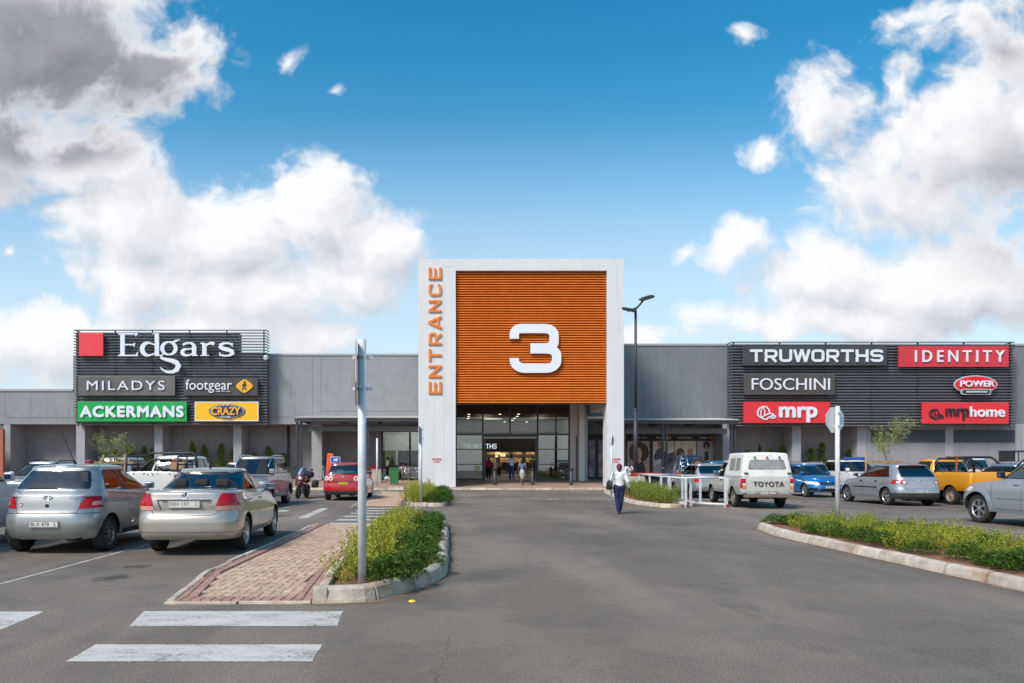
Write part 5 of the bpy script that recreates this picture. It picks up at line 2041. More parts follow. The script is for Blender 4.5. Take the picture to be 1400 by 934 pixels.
def vehicle(S, loc, rz, name, label, cat, group=None):
    """S: the measured shape of one kind of vehicle; origin on the ground under its middle"""
    root = empty(name, loc, rz, label, cat, group)
    L, W = S['L'], S['W']
    pm = S['paint']
    far = S.get('far', False)
    yo = -L / 2

    def sh(p):
        v, f, n = p
        return [Vector((q.x, q.y + yo, q.z)) for q in v], f, n
    lo = Hull(W, S['yr'], S['yf'], S['zb'], S['ztop'], S['wf'], S.get('rc', (.3, .45)), S.get('bow', (.05, .14)), S.get('rr', .05), S.get('crown', .03), wy=curve(S['wy']) if 'wy' in S else None)
    g = S['g']
    up = Hull(g['W'], g['yr'], g['yf'], g['zb'], g['ztop'], g['wf'], g.get('rc', (.2, .25)), g.get('bow', (.06, .10)), g.get('rr', .07), g.get('crown', .03), wy=curve(g['wy']) if 'wy' in g else None)
    ra = S['wr'] * S.get('arch', 1.16)
    right = lambda c, n: c.x > .3
    left = lambda c, n: c.x < -.3
    body = []
    # wheel arches, with flares pushed out where the vehicle has them
    for ya in S['axles']:
        for s, fl in ((1, right), (-1, left)):
            lim = [(Vector((s * W * .28, 0, 0)), Vector((-s, 0, 0)))]
            if S.get('flare'):
                ring = lo.cut(circ(ya, S['wr'] + .02, ra + S['flare'], 28), 'X', fl, lim)
            hole = lo.cut(circ(ya, S['wr'] + .02, ra, 26), 'X', fl, lim)
            if S.get('flare'):
                hs = set(hole)
                inn = lo.cut(circ(ya, S['wr'] + .02, ra + S['flare'], 28), 'X', lambda c, n, s=s: c.x * s > .3 and (c.y - ya) ** 2 + (c.z - S['wr'] - .02) ** 2 > (ra * .985) ** 2, lim)
                inn = [f for f in inn if f.is_valid and f not in hs]
                hole = [f for f in hole if f.is_valid]
                v, f, n = lo.take(inn, 0, True)
                v2 = []
                for q in v:
                    d = math.hypot(q.y - ya, q.z - S['wr'] - .02)
                    k = min(1, max(0, (ra + S['flare'] - d) / (S['flare'] * .45)))
                    v2.append(q + Vector((s * .045 * k, 0, 0)))
                nn = [(nv + Vector((0, (q.y - ya), (q.z - S['wr'])))* .5).normalized() if math.hypot(q.y - ya, q.z - S['wr'] - .02) > ra + S['flare'] * .5 else nv for q, nv in zip(v, n)]
                body.append(sh((v2, f, nn)))
            if hole:
                bmesh.ops.delete(lo.bm, geom=[f for f in hole if f.is_valid], context='FACES')
    # details cut out of the shells, in order
    parts = []
    for d in S.get('cuts', []):
        H = up if d.get('hull') == 'g' else lo
        sides = (1, -1) if d.get('both', True) and d['ax'] != 'Z' else (1,)
        for s in sides:
            poly = d['poly']
            if d['ax'] == 'Y' and s < 0:
                poly = [(-p[0], p[1]) for p in poly]
            if d['ax'] == 'X':
                fl = (lambda c, n, s=s: c.x * s > .25)
            elif d['ax'] == 'Y':
                yl = d.get('ylim', .5)
                fl = (lambda c, n, yl=yl: c.y < yl and n.y < .25) if d.get('end', 'r') == 'r' else (lambda c, n, yl=yl: c.y > yl and n.y > -.25)
            else:
                fl = (lambda c, n: n.z > .3)
            lim = []
            if d['ax'] == 'Y' and 'ylim' in d:
                lim = [(Vector((0, d['ylim'], 0)), Vector((0, 1 if d.get('end', 'r') == 'r' else -1, 0)))]
            fs = H.cut(poly, d['ax'], fl, lim)
            if fs:
                parts.append((d, H.take(fs, d.get('off', 0)), s))
    merged = {}
    for d, p, s in parts:
        key = (d['name'], d['m'].name, s if d.get('each', False) else 0, d.get('id', 0))
        merged.setdefault(key, [d['m'], d.get('part', None), []])[2].append(sh(p))
    body.append(sh(lo.rest()))
    body.append(sh(up.rest()))
    bo = shell_mesh('body', body, pm, root)
    for (nm, _, s, _i), (m, par, pl) in merged.items():
        shell_mesh(nm, pl, m, bo if par == 'body' else root)
    # underside and wheel wells
    b = MB()
    zb = S['zb'] if not callable(S['zb']) else S['zb'](L / 2)
    b.bb(-W * .40, W * .40, yo + .25, -yo - .3, zb + .02, zb + .12)
    b.bb(-W * .33, W * .33, yo + .12, yo + .5, zb + .0, zb + .14)
    for ya in S['axles']:
        for s in (1, -1):
            n = 14
            vs = []
            for k in range(n + 1):
                a = R(-8 + 196 * k / n)
                for xx in (W * .492, W * .26):
                    vs.append((s * xx * S['wf_arch'] if 'wf_arch' in S else s * xx * .985, ya + yo + math.cos(a) * ra * 1.0, S['wr'] + .02 + math.sin(a) * ra * 1.0))
            b.add(vs, [(2 * k, 2 * k + 1, 2 * k + 3, 2 * k + 2) for k in range(n)])
            c = [(s * W * .26, ya + yo + math.cos(R(a)) * ra, S['wr'] + .02 + math.sin(R(a)) * ra) for a in range(-8, 190, 14)]
            b.add(c, [tuple(range(len(c)))])
    b.tube([(-W * .36, S['axles'][0] + yo, S['wr']), (W * .36, S['axles'][0] + yo, S['wr'])], .05, 8)
    b.tube([(.34, yo + .15, zb + .03), (.34, yo + 1.6, zb + .02)], .035, 8)
    b.bevbox((.34, yo + .5, zb + .03), (.28, .5, .16), .05)
    b.build('underbody', WELL, root)
    # wheels
    tw = S.get('tw', .19)
    for ya in S['axles']:
        for s in (1, -1):
            wheel(root, s * (W / 2 - tw / 2 - S.get('wheel_in', .03)), ya + yo, S['wr'], tw, s, S.get('rim', 'five'), S.get('rim_m'))
    # cabin
    if not far and not S.get('no_cabin'):
        b = MB()
        for (y, hasl) in S.get('seats', ((L * .50, 1), (L * .28, 0))):
            zs = S.get('seat_z', .42)
            for x in ((-.37, .37) if hasl else (-.38, 0, .38)):
                wd = .46 if hasl else .42
                b.bevbox((x, y + yo + .22, zs + .06), (wd, .5, .16), .05)
                b.bevbox((x, y + yo - .08, zs + .38), (wd, .14, .6), .05, Matrix.Rotation(R(-12), 3, 'X'))
                b.bevbox((x, y + yo - .17, zs + .80), (.25, .09, .19), .04, Matrix.Rotation(R(-8), 3, 'X'))
        yd = g['yf'][0][1] if isinstance(g['yf'], list) else L * .7
        b.bevbox((0, yd - .35 + yo, S.get('dash_z', .92)), (W * .78, .4, .22), .06)
        b.bb(-W * .4, W * .4, g['yr'][0][1] + .3 + yo, yd + yo, .34, .36)
        b.tube([(.36 + .17 * math.cos(a), yd - .62 + yo + .05 * math.sin(a), .98 + .16 * math.sin(a)) for a in [R(20 * i) for i in range(19)]], .014, 6)
        b.build('cabin_trim', SEATM, root)
    # mirrors
    if 'mirror' in S:
        y, z = S['mirror']
        mm = S.get('mirror_m', pm)
        for s in (1, -1):
            x = max(up.side_x(y, z), lo.side_x(y, z - .08)) if not S.get('mirror_x') else S['mirror_x']
            b = MB()
            b.bevbox((s * (x + .12), y + yo + .02, z + .02), (.20, .11, S.get('mirror_h', .135)), .04, Matrix.Rotation(R(-8 * s), 3, 'Z'))
            mo = b.build('mirror', mm, root)
            b = MB()
            b.bevbox((s * (x + .03), y + yo + .03, z - .035), (.12, .06, .05), .02)
            b.build('mirror_arm', BLACK, mo)
            b = MB()
            b.bevbox((s * (x + .12), y + yo - .038, z + .02), (.16, .004, .10), .001, Matrix.Rotation(R(-8 * s), 3, 'Z'))
            b.build('mirror_glass', CHROME, mo)
    for (y, z) in S.get('handles', []):
        for s in (1, -1):
            x = lo.side_x(y, z)
            b = MB()
            b.bevbox((s * (x + .015), y + yo, z), (.035, .19, .035), .012)
            b.build('door_handle', S.get('handle_m', pm), root)

    def plate(text, z, end='r', yellow=False, w=.50, h=.115, x=0, y=None):
        if end == 'r':
            yy = (lo.rear_y(x, z) if y is None else y) + yo - .012
            M_ = Matrix.Translation((x - w / 2, yy, z - h / 2)) @ Matrix(((1, 0, 0, 0), (0, 0, -1, 0), (0, 1, 0, 0), (0, 0, 0, 1)))
        else:
            yy = (lo.front_y(x, z) if y is None else y) + yo + .012
            M_ = Matrix.Translation((x + w / 2, yy, z - h / 2)) @ Matrix(((-1, 0, 0, 0), (0, 0, 1, 0), (0, 1, 0, 0), (0, 0, 0, 1)))
        b = MB()
        b.prism([(0, 0), (w, 0), (w, h), (0, h)], .010, M_)
        po = b.build('number_plate', PLATE_Y if yellow else PLATE_W, root)
        if not far or text:
            b = MB()
            for q in ((.004, w - .004, .004, .010), (.004, w - .004, h - .010, h - .004), (.004, .010, .010, h - .010), (w - .010, w - .004, .010, h - .010)):
                b.add([(q[0], q[2], .0112), (q[1], q[2], .0112), (q[1], q[3], .0112), (q[0], q[3], .0112)], [(0, 1, 2, 3)], False, M_)
            if text:
                mesh_into(b, text_mesh(text, w * .86, h * .58, .002, .0, 1.05), M_ @ Matrix.Translation((w * .07, h * .21, .0102)))
            b.build('plate_lettering', PLATE_T, po)
        return po
    S['_'] = dict(root=root, lo=lo, up=up, yo=yo, body=bo, plate=plate, L=L, W=W)
    if 'extra' in S:
        S['extra'](S['_'])
    lo.bm.free()
    up.bm.free()
    return root


def win(trim, panes, ax='X', hull='g', m=None, **k):
    """cuts for one window: black surround, then the glass inside it"""
    out = []
    for p in panes:
        out.append(dict(name='window' if ax == 'X' else k.get('nm', 'rear_window'), poly=p, ax=ax, m=m or GL, hull=hull, off=-.004, each=(ax == 'X'), both=(ax == 'X'), id=k.get('id', 0), **({'end': k['end']} if 'end' in k else {}), **({'ylim': k['ylim']} if 'ylim' in k else {})))
    out.append(dict(name='window_seal', poly=trim, ax=ax, m=BLACK, hull=hull, both=(ax == 'X'), part='body', **({'end': k['end']} if 'end' in k else {}), **({'ylim': k['ylim']} if 'ylim' in k else {})))
    return out


def rpoly(pts, r=.05, n=3):
    return smooth_poly([(p[0], p[1], r) for p in pts], n)


def seam(a, b, ax='X', hull=None, **k):
    d = dict(name='panel_gap', poly=strip(a, b), ax=ax, m=SEAM, part='body', off=-.002, **k)
    if hull:
        d['hull'] = hull
    return d


def seams(pts, ax='X', **k):
    return [seam(pts[i], pts[i + 1], ax, **k) for i in range(len(pts) - 1)]


def badge_ring(root, c, r, end='r', m=None, name='badge', bars=()):
    """round or oval maker's mark: a ring with strokes inside"""
    b = MB()
    rx, rz_ = r if isinstance(r, tuple) else (r, r)
    sg = -1 if end == 'r' else 1
    pts = [(c[0] + rx * math.cos(a), c[1] + sg * .012, c[2] + rz_ * math.sin(a)) for a in [2 * math.pi * k / 20 for k in range(21)]]
    b.tube(pts, .007, 6)
    for P in bars:
        b.tube([(c[0] - sg * p[0] * rx, c[1] + sg * .012, c[2] + p[1] * rz_) for p in P], .006, 5)
    return b.build(name, m or CHROME, root)


VW = ([(-.55, .75), (-.05, -.05), (0, .1), (.05, -.05), (.55, .75)], [(-.85, .4), (-.4, -.85), (0, .02), (.4, -.85), (.85, .4)])
OVALS = ([(.38 * math.cos(a), .85 * math.sin(a)) for a in [2 * math.pi * k / 12 for k in range(13)]], [(.8 * math.cos(a), .3 + .42 * math.sin(a)) for a in [2 * math.pi * k / 14 for k in range(15)]])


# ---------------------------------------------------------------- shapes, measured from the rear bumper forwards (y) and from the ground (z)
def hatch_base(L=3.85, W=1.74, H=1.56, paint_=None, axles=(.70, 3.22), wr=.315):
    return dict(L=L, W=W, paint=paint_, axles=axles, wr=wr, zb=.27, arch=1.15)


# --- small silver three-door hatchback
def yaris():
    p = paint('silver_green', (.36, .385, .385), .55)
    S = hatch_base(paint_=p, axles=(.66, 3.20), wr=.32)
    L = S['L']
    S.update(
        ztop=[(0, 1.16), (.4, 1.15), (1.5, 1.09), (2.6, 1.03), (3.05, .99), (3.5, .88), (3.85, .76)],
        yr=[(0, .10), (.1, .035), (.3, 0), (.50, .02), (.56, .06), (.75, .10), (1, .17)],
        yf=[(0, L - .10), (.3, L), (.6, L - .03), (.85, L - .14), (1, L - .34)],
        wf=[(0, .945), (.15, .985), (.4, 1), (.75, .985), (1, .935)], rc=(.40, .5), bow=(.07, .16), rr=.05,
        g=dict(W=1.62, zb=1.02, yr=[(0, .13), (.5, .30), (1, .50)], yf=[(0, 3.08), (.5, 2.55), (1, 2.05)], ztop=[(.3, 1.535), (.9, 1.565), (1.5, 1.57), (2.1, 1.53), (2.8, 1.45)],
               wf=[(0, 1), (.5, .90), (1, .765)], rc=(.26, .30), bow=(.08, .12), rr=.07, crown=.035))
    qs = rpoly([(.62, 1.13), (.80, 1.455), (1.30, 1.475), (1.42, 1.12)], .09)
    ds = rpoly([(1.50, 1.115), (1.385, 1.475), (1.95, 1.475), (2.62, 1.12)], .05)
    C = []
    C += win(rpoly([(.585, 1.10), (.77, 1.49), (2.0, 1.50), (2.76, 1.09)], .08), [qs, ds], m=GL)
    C += win(rpoly([(-.66, 1.14), (.66, 1.14), (.535, 1.475), (-.535, 1.475)], .07), [rpoly([(-.645, 1.15), (.645, 1.15), (.525, 1.462), (-.525, 1.462)], .06)], 'Y', ylim=.75, m=GL)
    C += win(rpoly([(-.70, 1.05), (.70, 1.05), (.56, 1.48), (-.56, 1.48)], .06), [rpoly([(-.68, 1.06), (.68, 1.06), (.545, 1.465), (-.545, 1.465)], .06)], 'Y', end='f', ylim=1.9, nm='windscreen', id=2)
    lamp = rpoly([(.52, .80), (.98, .83), (.98, 1.095), (.66, 1.105)], .05)
    C += [dict(name='tail_light', poly=rpoly([(.70, .86), (.86, .87), (.86, .93), (.72, .93)], .02), ax='Y', m=mat('lamp_pink', (.62, .30, .26), .2, coat=.4), each=True, ylim=.40, off=.007, id=1),
          dict(name='tail_light', poly=lamp, ax='Y', m=LAMP_R, each=True, ylim=.42, off=.006)]
    C += seams([(-.60, 1.08), (-.52, .735), (.52, .735), (.60, 1.08)], 'Y', both=False, ylim=.6)
    C += [seam((-1, .725), (1, .725), 'Y', both=False, ylim=.38)]
    C += seams([(2.76, 1.06), (2.70, .80), (2.62, .33), (1.55, .33), (1.40, .7), (1.42, 1.10)], 'X')
    C += [dict(name='sill_strip', poly=[(1.15, .27), (2.75, .27), (2.75, .37), (1.15, .37)], ax='X', m=GRAPH)]
    S.update(cuts=C, mirror=(2.62, 1.13), handles=[(1.62, .93)], rim='multi', rim_m=mat('rim_gunmetal', (.24, .24, .25), .35, metal=.8), tw=.2)

    def extra(k):
        r, lo, up, yo = k['root'], k['lo'], k['up'], k['yo']
        k['plate']('BLX 478   L', .545, w=.50, h=.115)
        z = .98
        badge_ring(r, (0, lo.rear_y(0, 1.0) + yo, 1.0), (.07, .045), bars=OVALS)
        b = MB(); y = lo.rear_y(0, .865) + yo; b.bevbox((0, y - .01, .865), (.06, .03, .055), .015); b.build('lock_button', BLACK, r)
        y0 = up.rear_y(.1, 1.17) + yo
        b = MB(); b.tube([(.16, y0 - .02, 1.125), (.05, y0 - .03, 1.175), (-.40, y0 - .03, 1.16)], [.018, .015, .008], 6); b.ball((.16, y0 - .01, 1.115), .03, 8, 6); b.build('rear_wiper', BLACK, r)
        zt = up.top_z(.02, 1.1)
        b = MB(); b.tube([(.02, 1.05 + yo, zt - .01), (.02, .98 + yo, zt + .06)], [.035, .012], 8); b.tube([(.02, .98 + yo, zt + .06), (.0, .55 + yo, zt + .62)], [.007, .004], 5); b.build('aerial', BLACK, r)
        b = MB(); y = up.rear_y(.46, 1.3) + yo; b.bevbox((.50, y + .012, 1.36), (.13, .01, .17), .02); b.build('window_sticker', GRAPH, r)
        me = text_mesh('Yaris T3', .22, .03, .004); b = MB(); mesh_into(b, me, Matrix.Translation((.36, lo.rear_y(.45, .985) + yo - .005, .97)) @ XZ(0)); b.build('badge_lettering', CHROME, r)
        b = MB(); y = lo.rear_y(-.45, .86) + yo; b.tube([(-.47 + .035 * math.cos(a), y - .005, .89 + .03 * math.sin(a)) for a in [R(30 * i) for i in range(13)]], .007, 5); b.tube([(-.47, y - .004, .88), (-.44, y - .004, .84)], .01, 5); b.build('round_sticker', LAMP_W, r)
    S['extra'] = extra
    return S


# --- beige four-door saloon
def polo_saloon():
    p = paint('champagne', (.46, .43, .38), .50, dirt=.2)
    L, W = 4.46, 1.745
    S = dict(L=L, W=W, paint=p, axles=(1.00, 3.60), wr=.325, zb=.29, arch=1.14,
             ztop=[(0, 1.10), (.25, 1.125), (.8, 1.13), (1.6, 1.06), (3.0, 1.02), (3.45, .98), (4.1, .86), (4.46, .72)],
             yr=[(0, .08), (.08, .02), (.2, 0), (.45, 0), (.53, .03), (.60, .075), (.8, .06), (1, .10)],
             yf=[(0, L - .10), (.3, L), (.6, L - .03), (.85, L - .15), (1, L - .36)],
             wf=[(0, .95), (.15, .985), (.4, 1), (.75, .985), (1, .925)], rc=(.34, .5), bow=(.06, .16), rr=.06, crown=.03)
    S['g'] = dict(W=1.60, zb=1.0, yr=[(0, .52), (.25, .72), (.6, 1.02), (1, 1.38)], yf=[(0, 3.46), (.5, 2.95), (1, 2.42)], ztop=[(.8, 1.40), (1.4, 1.475), (1.9, 1.51), (2.4, 1.495), (3, 1.42)],
                  wf=[(0, 1), (.5, .905), (1, .76)], rc=(.28, .3), bow=(.13, .12), rr=.07, crown=.03)
    C = []
    C += win(rpoly([(.98, 1.12), (1.30, 1.40), (1.62, 1.455), (2.42, 1.45), (3.22, 1.08)], .05), [rpoly([(1.08, 1.135), (1.34, 1.385), (1.64, 1.43), (1.92, 1.435), (1.98, 1.115)], .04), rpoly([(2.05, 1.11), (1.995, 1.435), (2.40, 1.43), (3.08, 1.095)], .03)], m=GL)
    C += win(rpoly([(-.66, 1.145), (.66, 1.145), (.52, 1.45), (-.52, 1.45)], .06), [rpoly([(-.645, 1.155), (.645, 1.155), (.51, 1.437), (-.51, 1.437)], .06)], 'Y', ylim=1.45, m=GL_D)
    C += win(rpoly([(-.70, 1.05), (.70, 1.05), (.56, 1.44), (-.56, 1.44)], .06), [rpoly([(-.68, 1.06), (.68, 1.06), (.545, 1.43), (-.545, 1.43)], .06)], 'Y', end='f', ylim=2.3, nm='windscreen', id=2)
    C += [dict(name='reversing_lamp', poly=rpoly([(.52, .795), (.95, .795), (.95, .868), (.53, .868)], .015), ax='Y', m=mat('lamp_pink', (.62, .30, .26), .2, coat=.8), each=True, ylim=.40, off=.006),
          dict(name='tail_light', poly=rpoly([(.525, .87), (.95, .87), (.90, 1.075), (.60, 1.085)], .035), ax='Y', m=LAMP_R, each=True, ylim=.42, off=.006)]
    C += seams([(-.66, 1.09), (-.53, .735), (-.45, .705), (.45, .705), (.53, .735), (.66, 1.09)], 'Y', both=False, ylim=.6)
    C += [seam((-1.0, .795), (-.55, .79), 'Y', both=False, ylim=.35), seam((1.0, .795), (.55, .79), 'Y', both=False, ylim=.35)]
    C += [dict(name='bumper_crease', poly=[(-1, .415), (1, .415), (1, .423), (-1, .423)], ax='Y', m=SEAM, both=False, ylim=.6, part='body')]
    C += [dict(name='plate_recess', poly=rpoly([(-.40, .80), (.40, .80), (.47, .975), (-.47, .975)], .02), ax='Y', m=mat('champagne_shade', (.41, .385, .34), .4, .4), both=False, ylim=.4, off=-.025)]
    C += seams([(2.01, 1.09), (2.04, .6), (1.96, .36)], 'X') + seams([(3.15, 1.05), (3.14, .7), (3.02, .36), (1.5, .35)], 'X') + seams([(1.10, 1.10), (1.30, .80), (1.42, .60)], 'X')
    S.update(cuts=C, mirror=(2.98, 1.10), mirror_m=mat('mirror_teal', (.03, .09, .10), .2, coat=1), handles=[(1.30, .935), (2.22, .925)], rim='seven', tw=.2)

    def extra(k):
        r, lo, up, yo = k['root'], k['lo'], k['up'], k['yo']
        k['plate']('DJH 157    L', .90, w=.54, h=.125, y=lo.rear_y(0, .90) + .012)
        b = MB(); y = lo.rear_y(0, .985) + yo; b.bevbox((0, y - .006, .985), (.84, .03, .022), .008); b.build('boot_strip', CHROME, r)
        badge_ring(r, (0, lo.rear_y(0, 1.055) + yo, 1.055), .052, bars=VW)
        b = MB(); y = lo.rear_y(0, 1.055) + yo; b.lathe([(0, .008), (.05, .004)], 18, Matrix.Translation((0, y, 1.055)) @ Matrix.Rotation(R(90), 4, 'X')); b.build('badge_disc', mat('badge_blue', (.08, .14, .26), .3, coat=.5), r)
        zt = up.top_z(0, 1.62)
        b = MB(); b.tube([(0, 1.66 + yo, zt - .02), (0, 1.56 + yo, zt + .06)], [.03, .012], 8); b.build('aerial', BLACK, r)
        b = MB(); b.bb(-.72, .72, 3.30 + yo, 3.32 + yo, .94, .97); b.build('wiper_rail', BLACK, r)
        for x in (.57,):
            me = text_mesh('1.6', .09, .03, .004); b = MB(); mesh_into(b, me, Matrix.Translation((.50, lo.rear_y(.5, .80) + yo - .006, .785)) @ XZ(0)); b.build('badge_lettering', CHROME, r)
        me = text_mesh('Polo', .20, .032, .004); b = MB(); mesh_into(b, me, Matrix.Translation((-.50, lo.rear_y(-.45, .80) + yo - .004, .785)) @ XZ(0)); b.build('badge_lettering', CHROME, r)
        b = MB(); y = up.rear_y(.1, 1.18) + yo; b.add([(-.03, y - .012, 1.165), (.20, y - .012, 1.165), (.20, y + .008, 1.18), (-.03, y + .008, 1.18)], [(0, 1, 2, 3)]); b.build('window_sticker', PLATE_W, r)
    S['extra'] = extra
    return S


# --- five-door hatch with upright tail (red family hatch, silver hatch, blue small hatch share the lines, not the details)
def hatch5(kind):
    if kind == 'red':
        p = paint('red', (.45, .006, .008), .0, dirt=.08)
        L, W, H = 4.25, 1.80, 1.63
        ax, wr = (.83, 3.42), .325
    elif kind == 'golf':
        p = paint('silver_blue', (.42, .45, .49), .55)
        L, W, H = 4.25, 1.80, 1.575
        ax, wr = (.80, 3.40), .335
    else:
        p = paint('blue', (.012, .16, .43), .25, dirt=.06)
        L, W, H = 3.95, 1.69, 1.54
        ax, wr = (.66, 3.13), .32
    bz = 1.06 if kind != 'red' else 1.10
    S = dict(L=L, W=W, paint=p, axles=ax, wr=wr, zb=.26, arch=1.14,
             ztop=[(0, bz + .02), (.5, bz + .03), (1.8, bz), (2.9, bz - .05), (L - 1.0, bz - .08), (L - .35, .90), (L, .74)],
             yr=[(0, .08), (.1, .02), (.25, 0), (.5, .01), (.57, .05), (.8, .06), (1, .11)],
             yf=[(0, L - .08), (.3, L), (.6, L - .03), (.85, L - .13), (1, L - .32)],
             wf=[(0, .95), (.15, .985), (.4, 1), (.75, .985), (1, .93)], rc=(.36, .5), bow=(.06, .16), rr=.05, crown=.03)
    yw = L - 1.05
    S['g'] = dict(W=W * .925, zb=bz - .07, yr=[(0, .12), (.5, .25), (1, .50)], yf=[(0, yw), (.5, yw - .52), (1, yw - 1.02)],
                  ztop=[(.3, H - .045), (.9, H), (1.6, H + .005), (2.3, H - .025), (3, H - .1)], wf=[(0, 1), (.5, .91), (1, .775)], rc=(.24, .3), bow=(.07, .12), rr=.07, crown=.03)
    ht = H - .078
    wb = bz + .03
    tail = rpoly([(.70, wb + .015), (.93, ht - .02), (1.2, ht), (yw - 1.0, ht), (yw - .22, wb - .01)], .05)
    ym = L * .51
    C = win(rpoly([(.66, wb - .01), (.91, ht + .015), (yw - .98, ht + .02), (yw - .14, wb - .025)], .06),
            [rpoly([(.74, wb + .02), (.95, ht - .02), (1.35, ht - .005), (ym - .06, ht - .005), (ym - .02, wb + .01)], .05), rpoly([(ym + .04, wb + .01), (ym, ht - .005), (yw - 1.02, ht - .01), (yw - .28, wb)], .03)], m=GL)
    ww = W * .37
    C += win(rpoly([(-ww, wb + .01), (ww, wb + .01), (ww * .84, ht + .01), (-ww * .84, ht + .01)], .06), [rpoly([(-ww + .015, wb + .02), (ww - .015, wb + .02), (ww * .83, ht - .005), (-ww * .83, ht - .005)], .06)], 'Y', ylim=.9, m=GL_D if kind == 'golf' else GL)
    C += win(rpoly([(-W * .41, bz - .02), (W * .41, bz - .02), (W * .335, ht + .02), (-W * .335, ht + .02)], .06), [rpoly([(-W * .40, bz - .01), (W * .40, bz - .01), (W * .325, ht + .008), (-W * .325, ht + .008)], .06)], 'Y', end='f', ylim=yw - 1.2, nm='windscreen', id=2)
    if kind == 'golf':
        C += [dict(name='reversing_lamp', poly=circ(.60, .90, .055, 14), ax='Y', m=LAMP_W, each=True, ylim=.4, off=.007), dict(name='reversing_lamp', poly=circ(.76, .90, .05, 14), ax='Y', m=LAMP_W, each=True, ylim=.4, off=.007, id=3),
              dict(name='tail_light', poly=rpoly([(.48, .845), (.95, .835), (.95, 1.0), (.60, 1.0)], .05), ax='Y', m=LAMP_R, each=True, ylim=.45, off=.006)]
    elif kind == 'red':
        for i, x in enumerate((.545, .745)):
            C += [dict(name='tail_light', poly=circ(x, .965, .045, 14), ax='Y', m=LAMP_R, each=True, ylim=.5, off=.010, id=i + 5), dict(name='tail_light', poly=circ(x, .965, .098, 20), ax='Y', m=LAMP_W, each=True, ylim=.5, off=.007, id=i)]
    else:
        C += [dict(name='tail_light', poly=rpoly([(.55, .80), (.95, .8), (.95, 1.02), (.66, 1.02)], .05), ax='Y', m=LAMP_R, each=True, ylim=.40, off=.006)]
    bb = .50 if kind == 'golf' else .43
    if kind in ('golf', 'red'):
        C += [dict(name='rear_bumper', poly=[(-1, .26), (1, .26), (1, bb), (-1, bb)], ax='Y', m=GRAPH, both=False, ylim=.50, off=.004)]
    C += seams([(-.62, bz - .02), (-.56, .60), (.56, .60), (.62, bz - .02)], 'Y', both=False, ylim=.6)
    C += seams([(ym, bz), (ym + .02, .62), (ym - .06, .34)], 'X') + seams([(yw - .20, bz - .03), (yw - .22, .7), (yw - .32, .34), (ax[0] + .55, .34)], 'X') + seams([(ax[0] + .02, wb - .02), (ax[0] + .38, .72)], 'X')
    # face
    lz = .68
    C += [dict(name='headlight', poly=rpoly([(.42, lz - .07), (.95, lz - .04), (.95, lz + .11), (.46, lz + .05)], .04), ax='Y', end='f', m=LAMP_W, each=True, ylim=L - .75, off=.006),
          dict(name='grille', poly=rpoly([(-.40, lz - .08), (.40, lz - .08), (.42, lz + .05), (-.42, lz + .05)], .03), ax='Y', end='f', m=BLACK, both=False, ylim=L - .6, off=-.01),
          dict(name='lower_grille', poly=rpoly([(-.42, .32), (.42, .32), (.45, .44), (-.45, .44)], .02), ax='Y', end='f', m=BLACK, both=False, ylim=L - .6, off=-.01),
          dict(name='fog_grille', poly=rpoly([(.50, .34), (.80, .34), (.80, .45), (.52, .46)], .03), ax='Y', end='f', m=BLACK, each=True, ylim=L - .7, off=-.01)]
    S.update(cuts=C, mirror=(yw - .38, wb + .04), handles=[(1.40, bz - .13), (ym + .20, bz - .14)], rim='five' if kind != 'blue' else 'multi', tw=.2)
    if kind == 'golf':
        C += [dict(name='side_strip', poly=[(ax[0] + .50, .66), (ax[1] - .56, .66), (ax[1] - .56, .70), (ax[0] + .5, .70)], ax='X', m=BLACK, off=.008)]
        S['handle_m'] = BLACK

    def extra(k):
        r, lo, up, yo = k['root'], k['lo'], k['up'], k['yo']
        if kind == 'golf':
            k['plate']('FRG 488 L', .555, w=.48, h=.11)
            badge_ring(r, (0, lo.rear_y(0, .95) + yo, .95), .055, bars=VW)
            b = MB(); y = up.rear_y(0, ht) + yo; b.bevbox((0, y + .03, ht + .045), (1.05, .16, .03), .012); b.build('roof_spoiler', k['body'].data.materials[0], r)
            b = MB(); b.bevbox((0, y - .052, ht + .048), (.34, .012, .016), .004); b.build('brake_lamp', LAMP_R, r)
        elif kind == 'red':
            k['plate']('ABT 0451', .76, w=.44, h=.115, yellow=True)
            b = MB(); y = lo.rear_y(0, .83) + yo; b.bevbox((0, y - .006, .835), (.85, .03, .02), .006); b.build('tail_strip', BLACK, r)
            badge_ring(r, (0, lo.rear_y(0, 1.03) + yo, 1.03), .065, bars=VW)
            b = MB(); y = lo.rear_y(0, 1.03) + yo; b.lathe([(0, .01), (.06, .004)], 18, Matrix.Translation((0, y, 1.03)) @ Matrix.Rotation(R(90), 4, 'X')); b.build('badge_disc', LAMP_W, r)
            b = MB(); y0 = up.rear_y(0, wb + .06) + yo; b.tube([(.0, y0 - .02, wb), (.05, y0 - .03, wb + .04), (.5, y0 - .03, wb + .02)], [.018, .014, .008], 6); b.build('rear_wiper', BLACK, r)
            b = MB(); y0 = up.rear_y(0, wb + .1) + yo; b.bevbox((.12, y0 + .25, wb + .09), (.8, .3, .14), .06); b.bevbox((-.2, y0 + .3, wb + .14), (.34, .3, .16), .06); b.build('parcel', mat('parcel_teal', (.03, .30, .36), .6, var=.5, scale=4), r)
            zt = up.top_z(0, .9)
            b = MB(); b.tube([(0, .9 + yo, zt - .02), (0, .8 + yo, zt + .06)], [.03, .01], 8); b.build('aerial', BLACK, r)
            y = lo.rear_y(.8, .38) + yo
            b = MB()
            for s in (-1, 1):
                b.bevbox((s * .76, lo.rear_y(.76, .47) + yo - .003, .475), (.16, .02, .03), .008)
            b.build('reflector', LAMP_R, r)
        else:
            k['plate']('YBC 804 GP', .50, 'f', w=.44, h=.11)
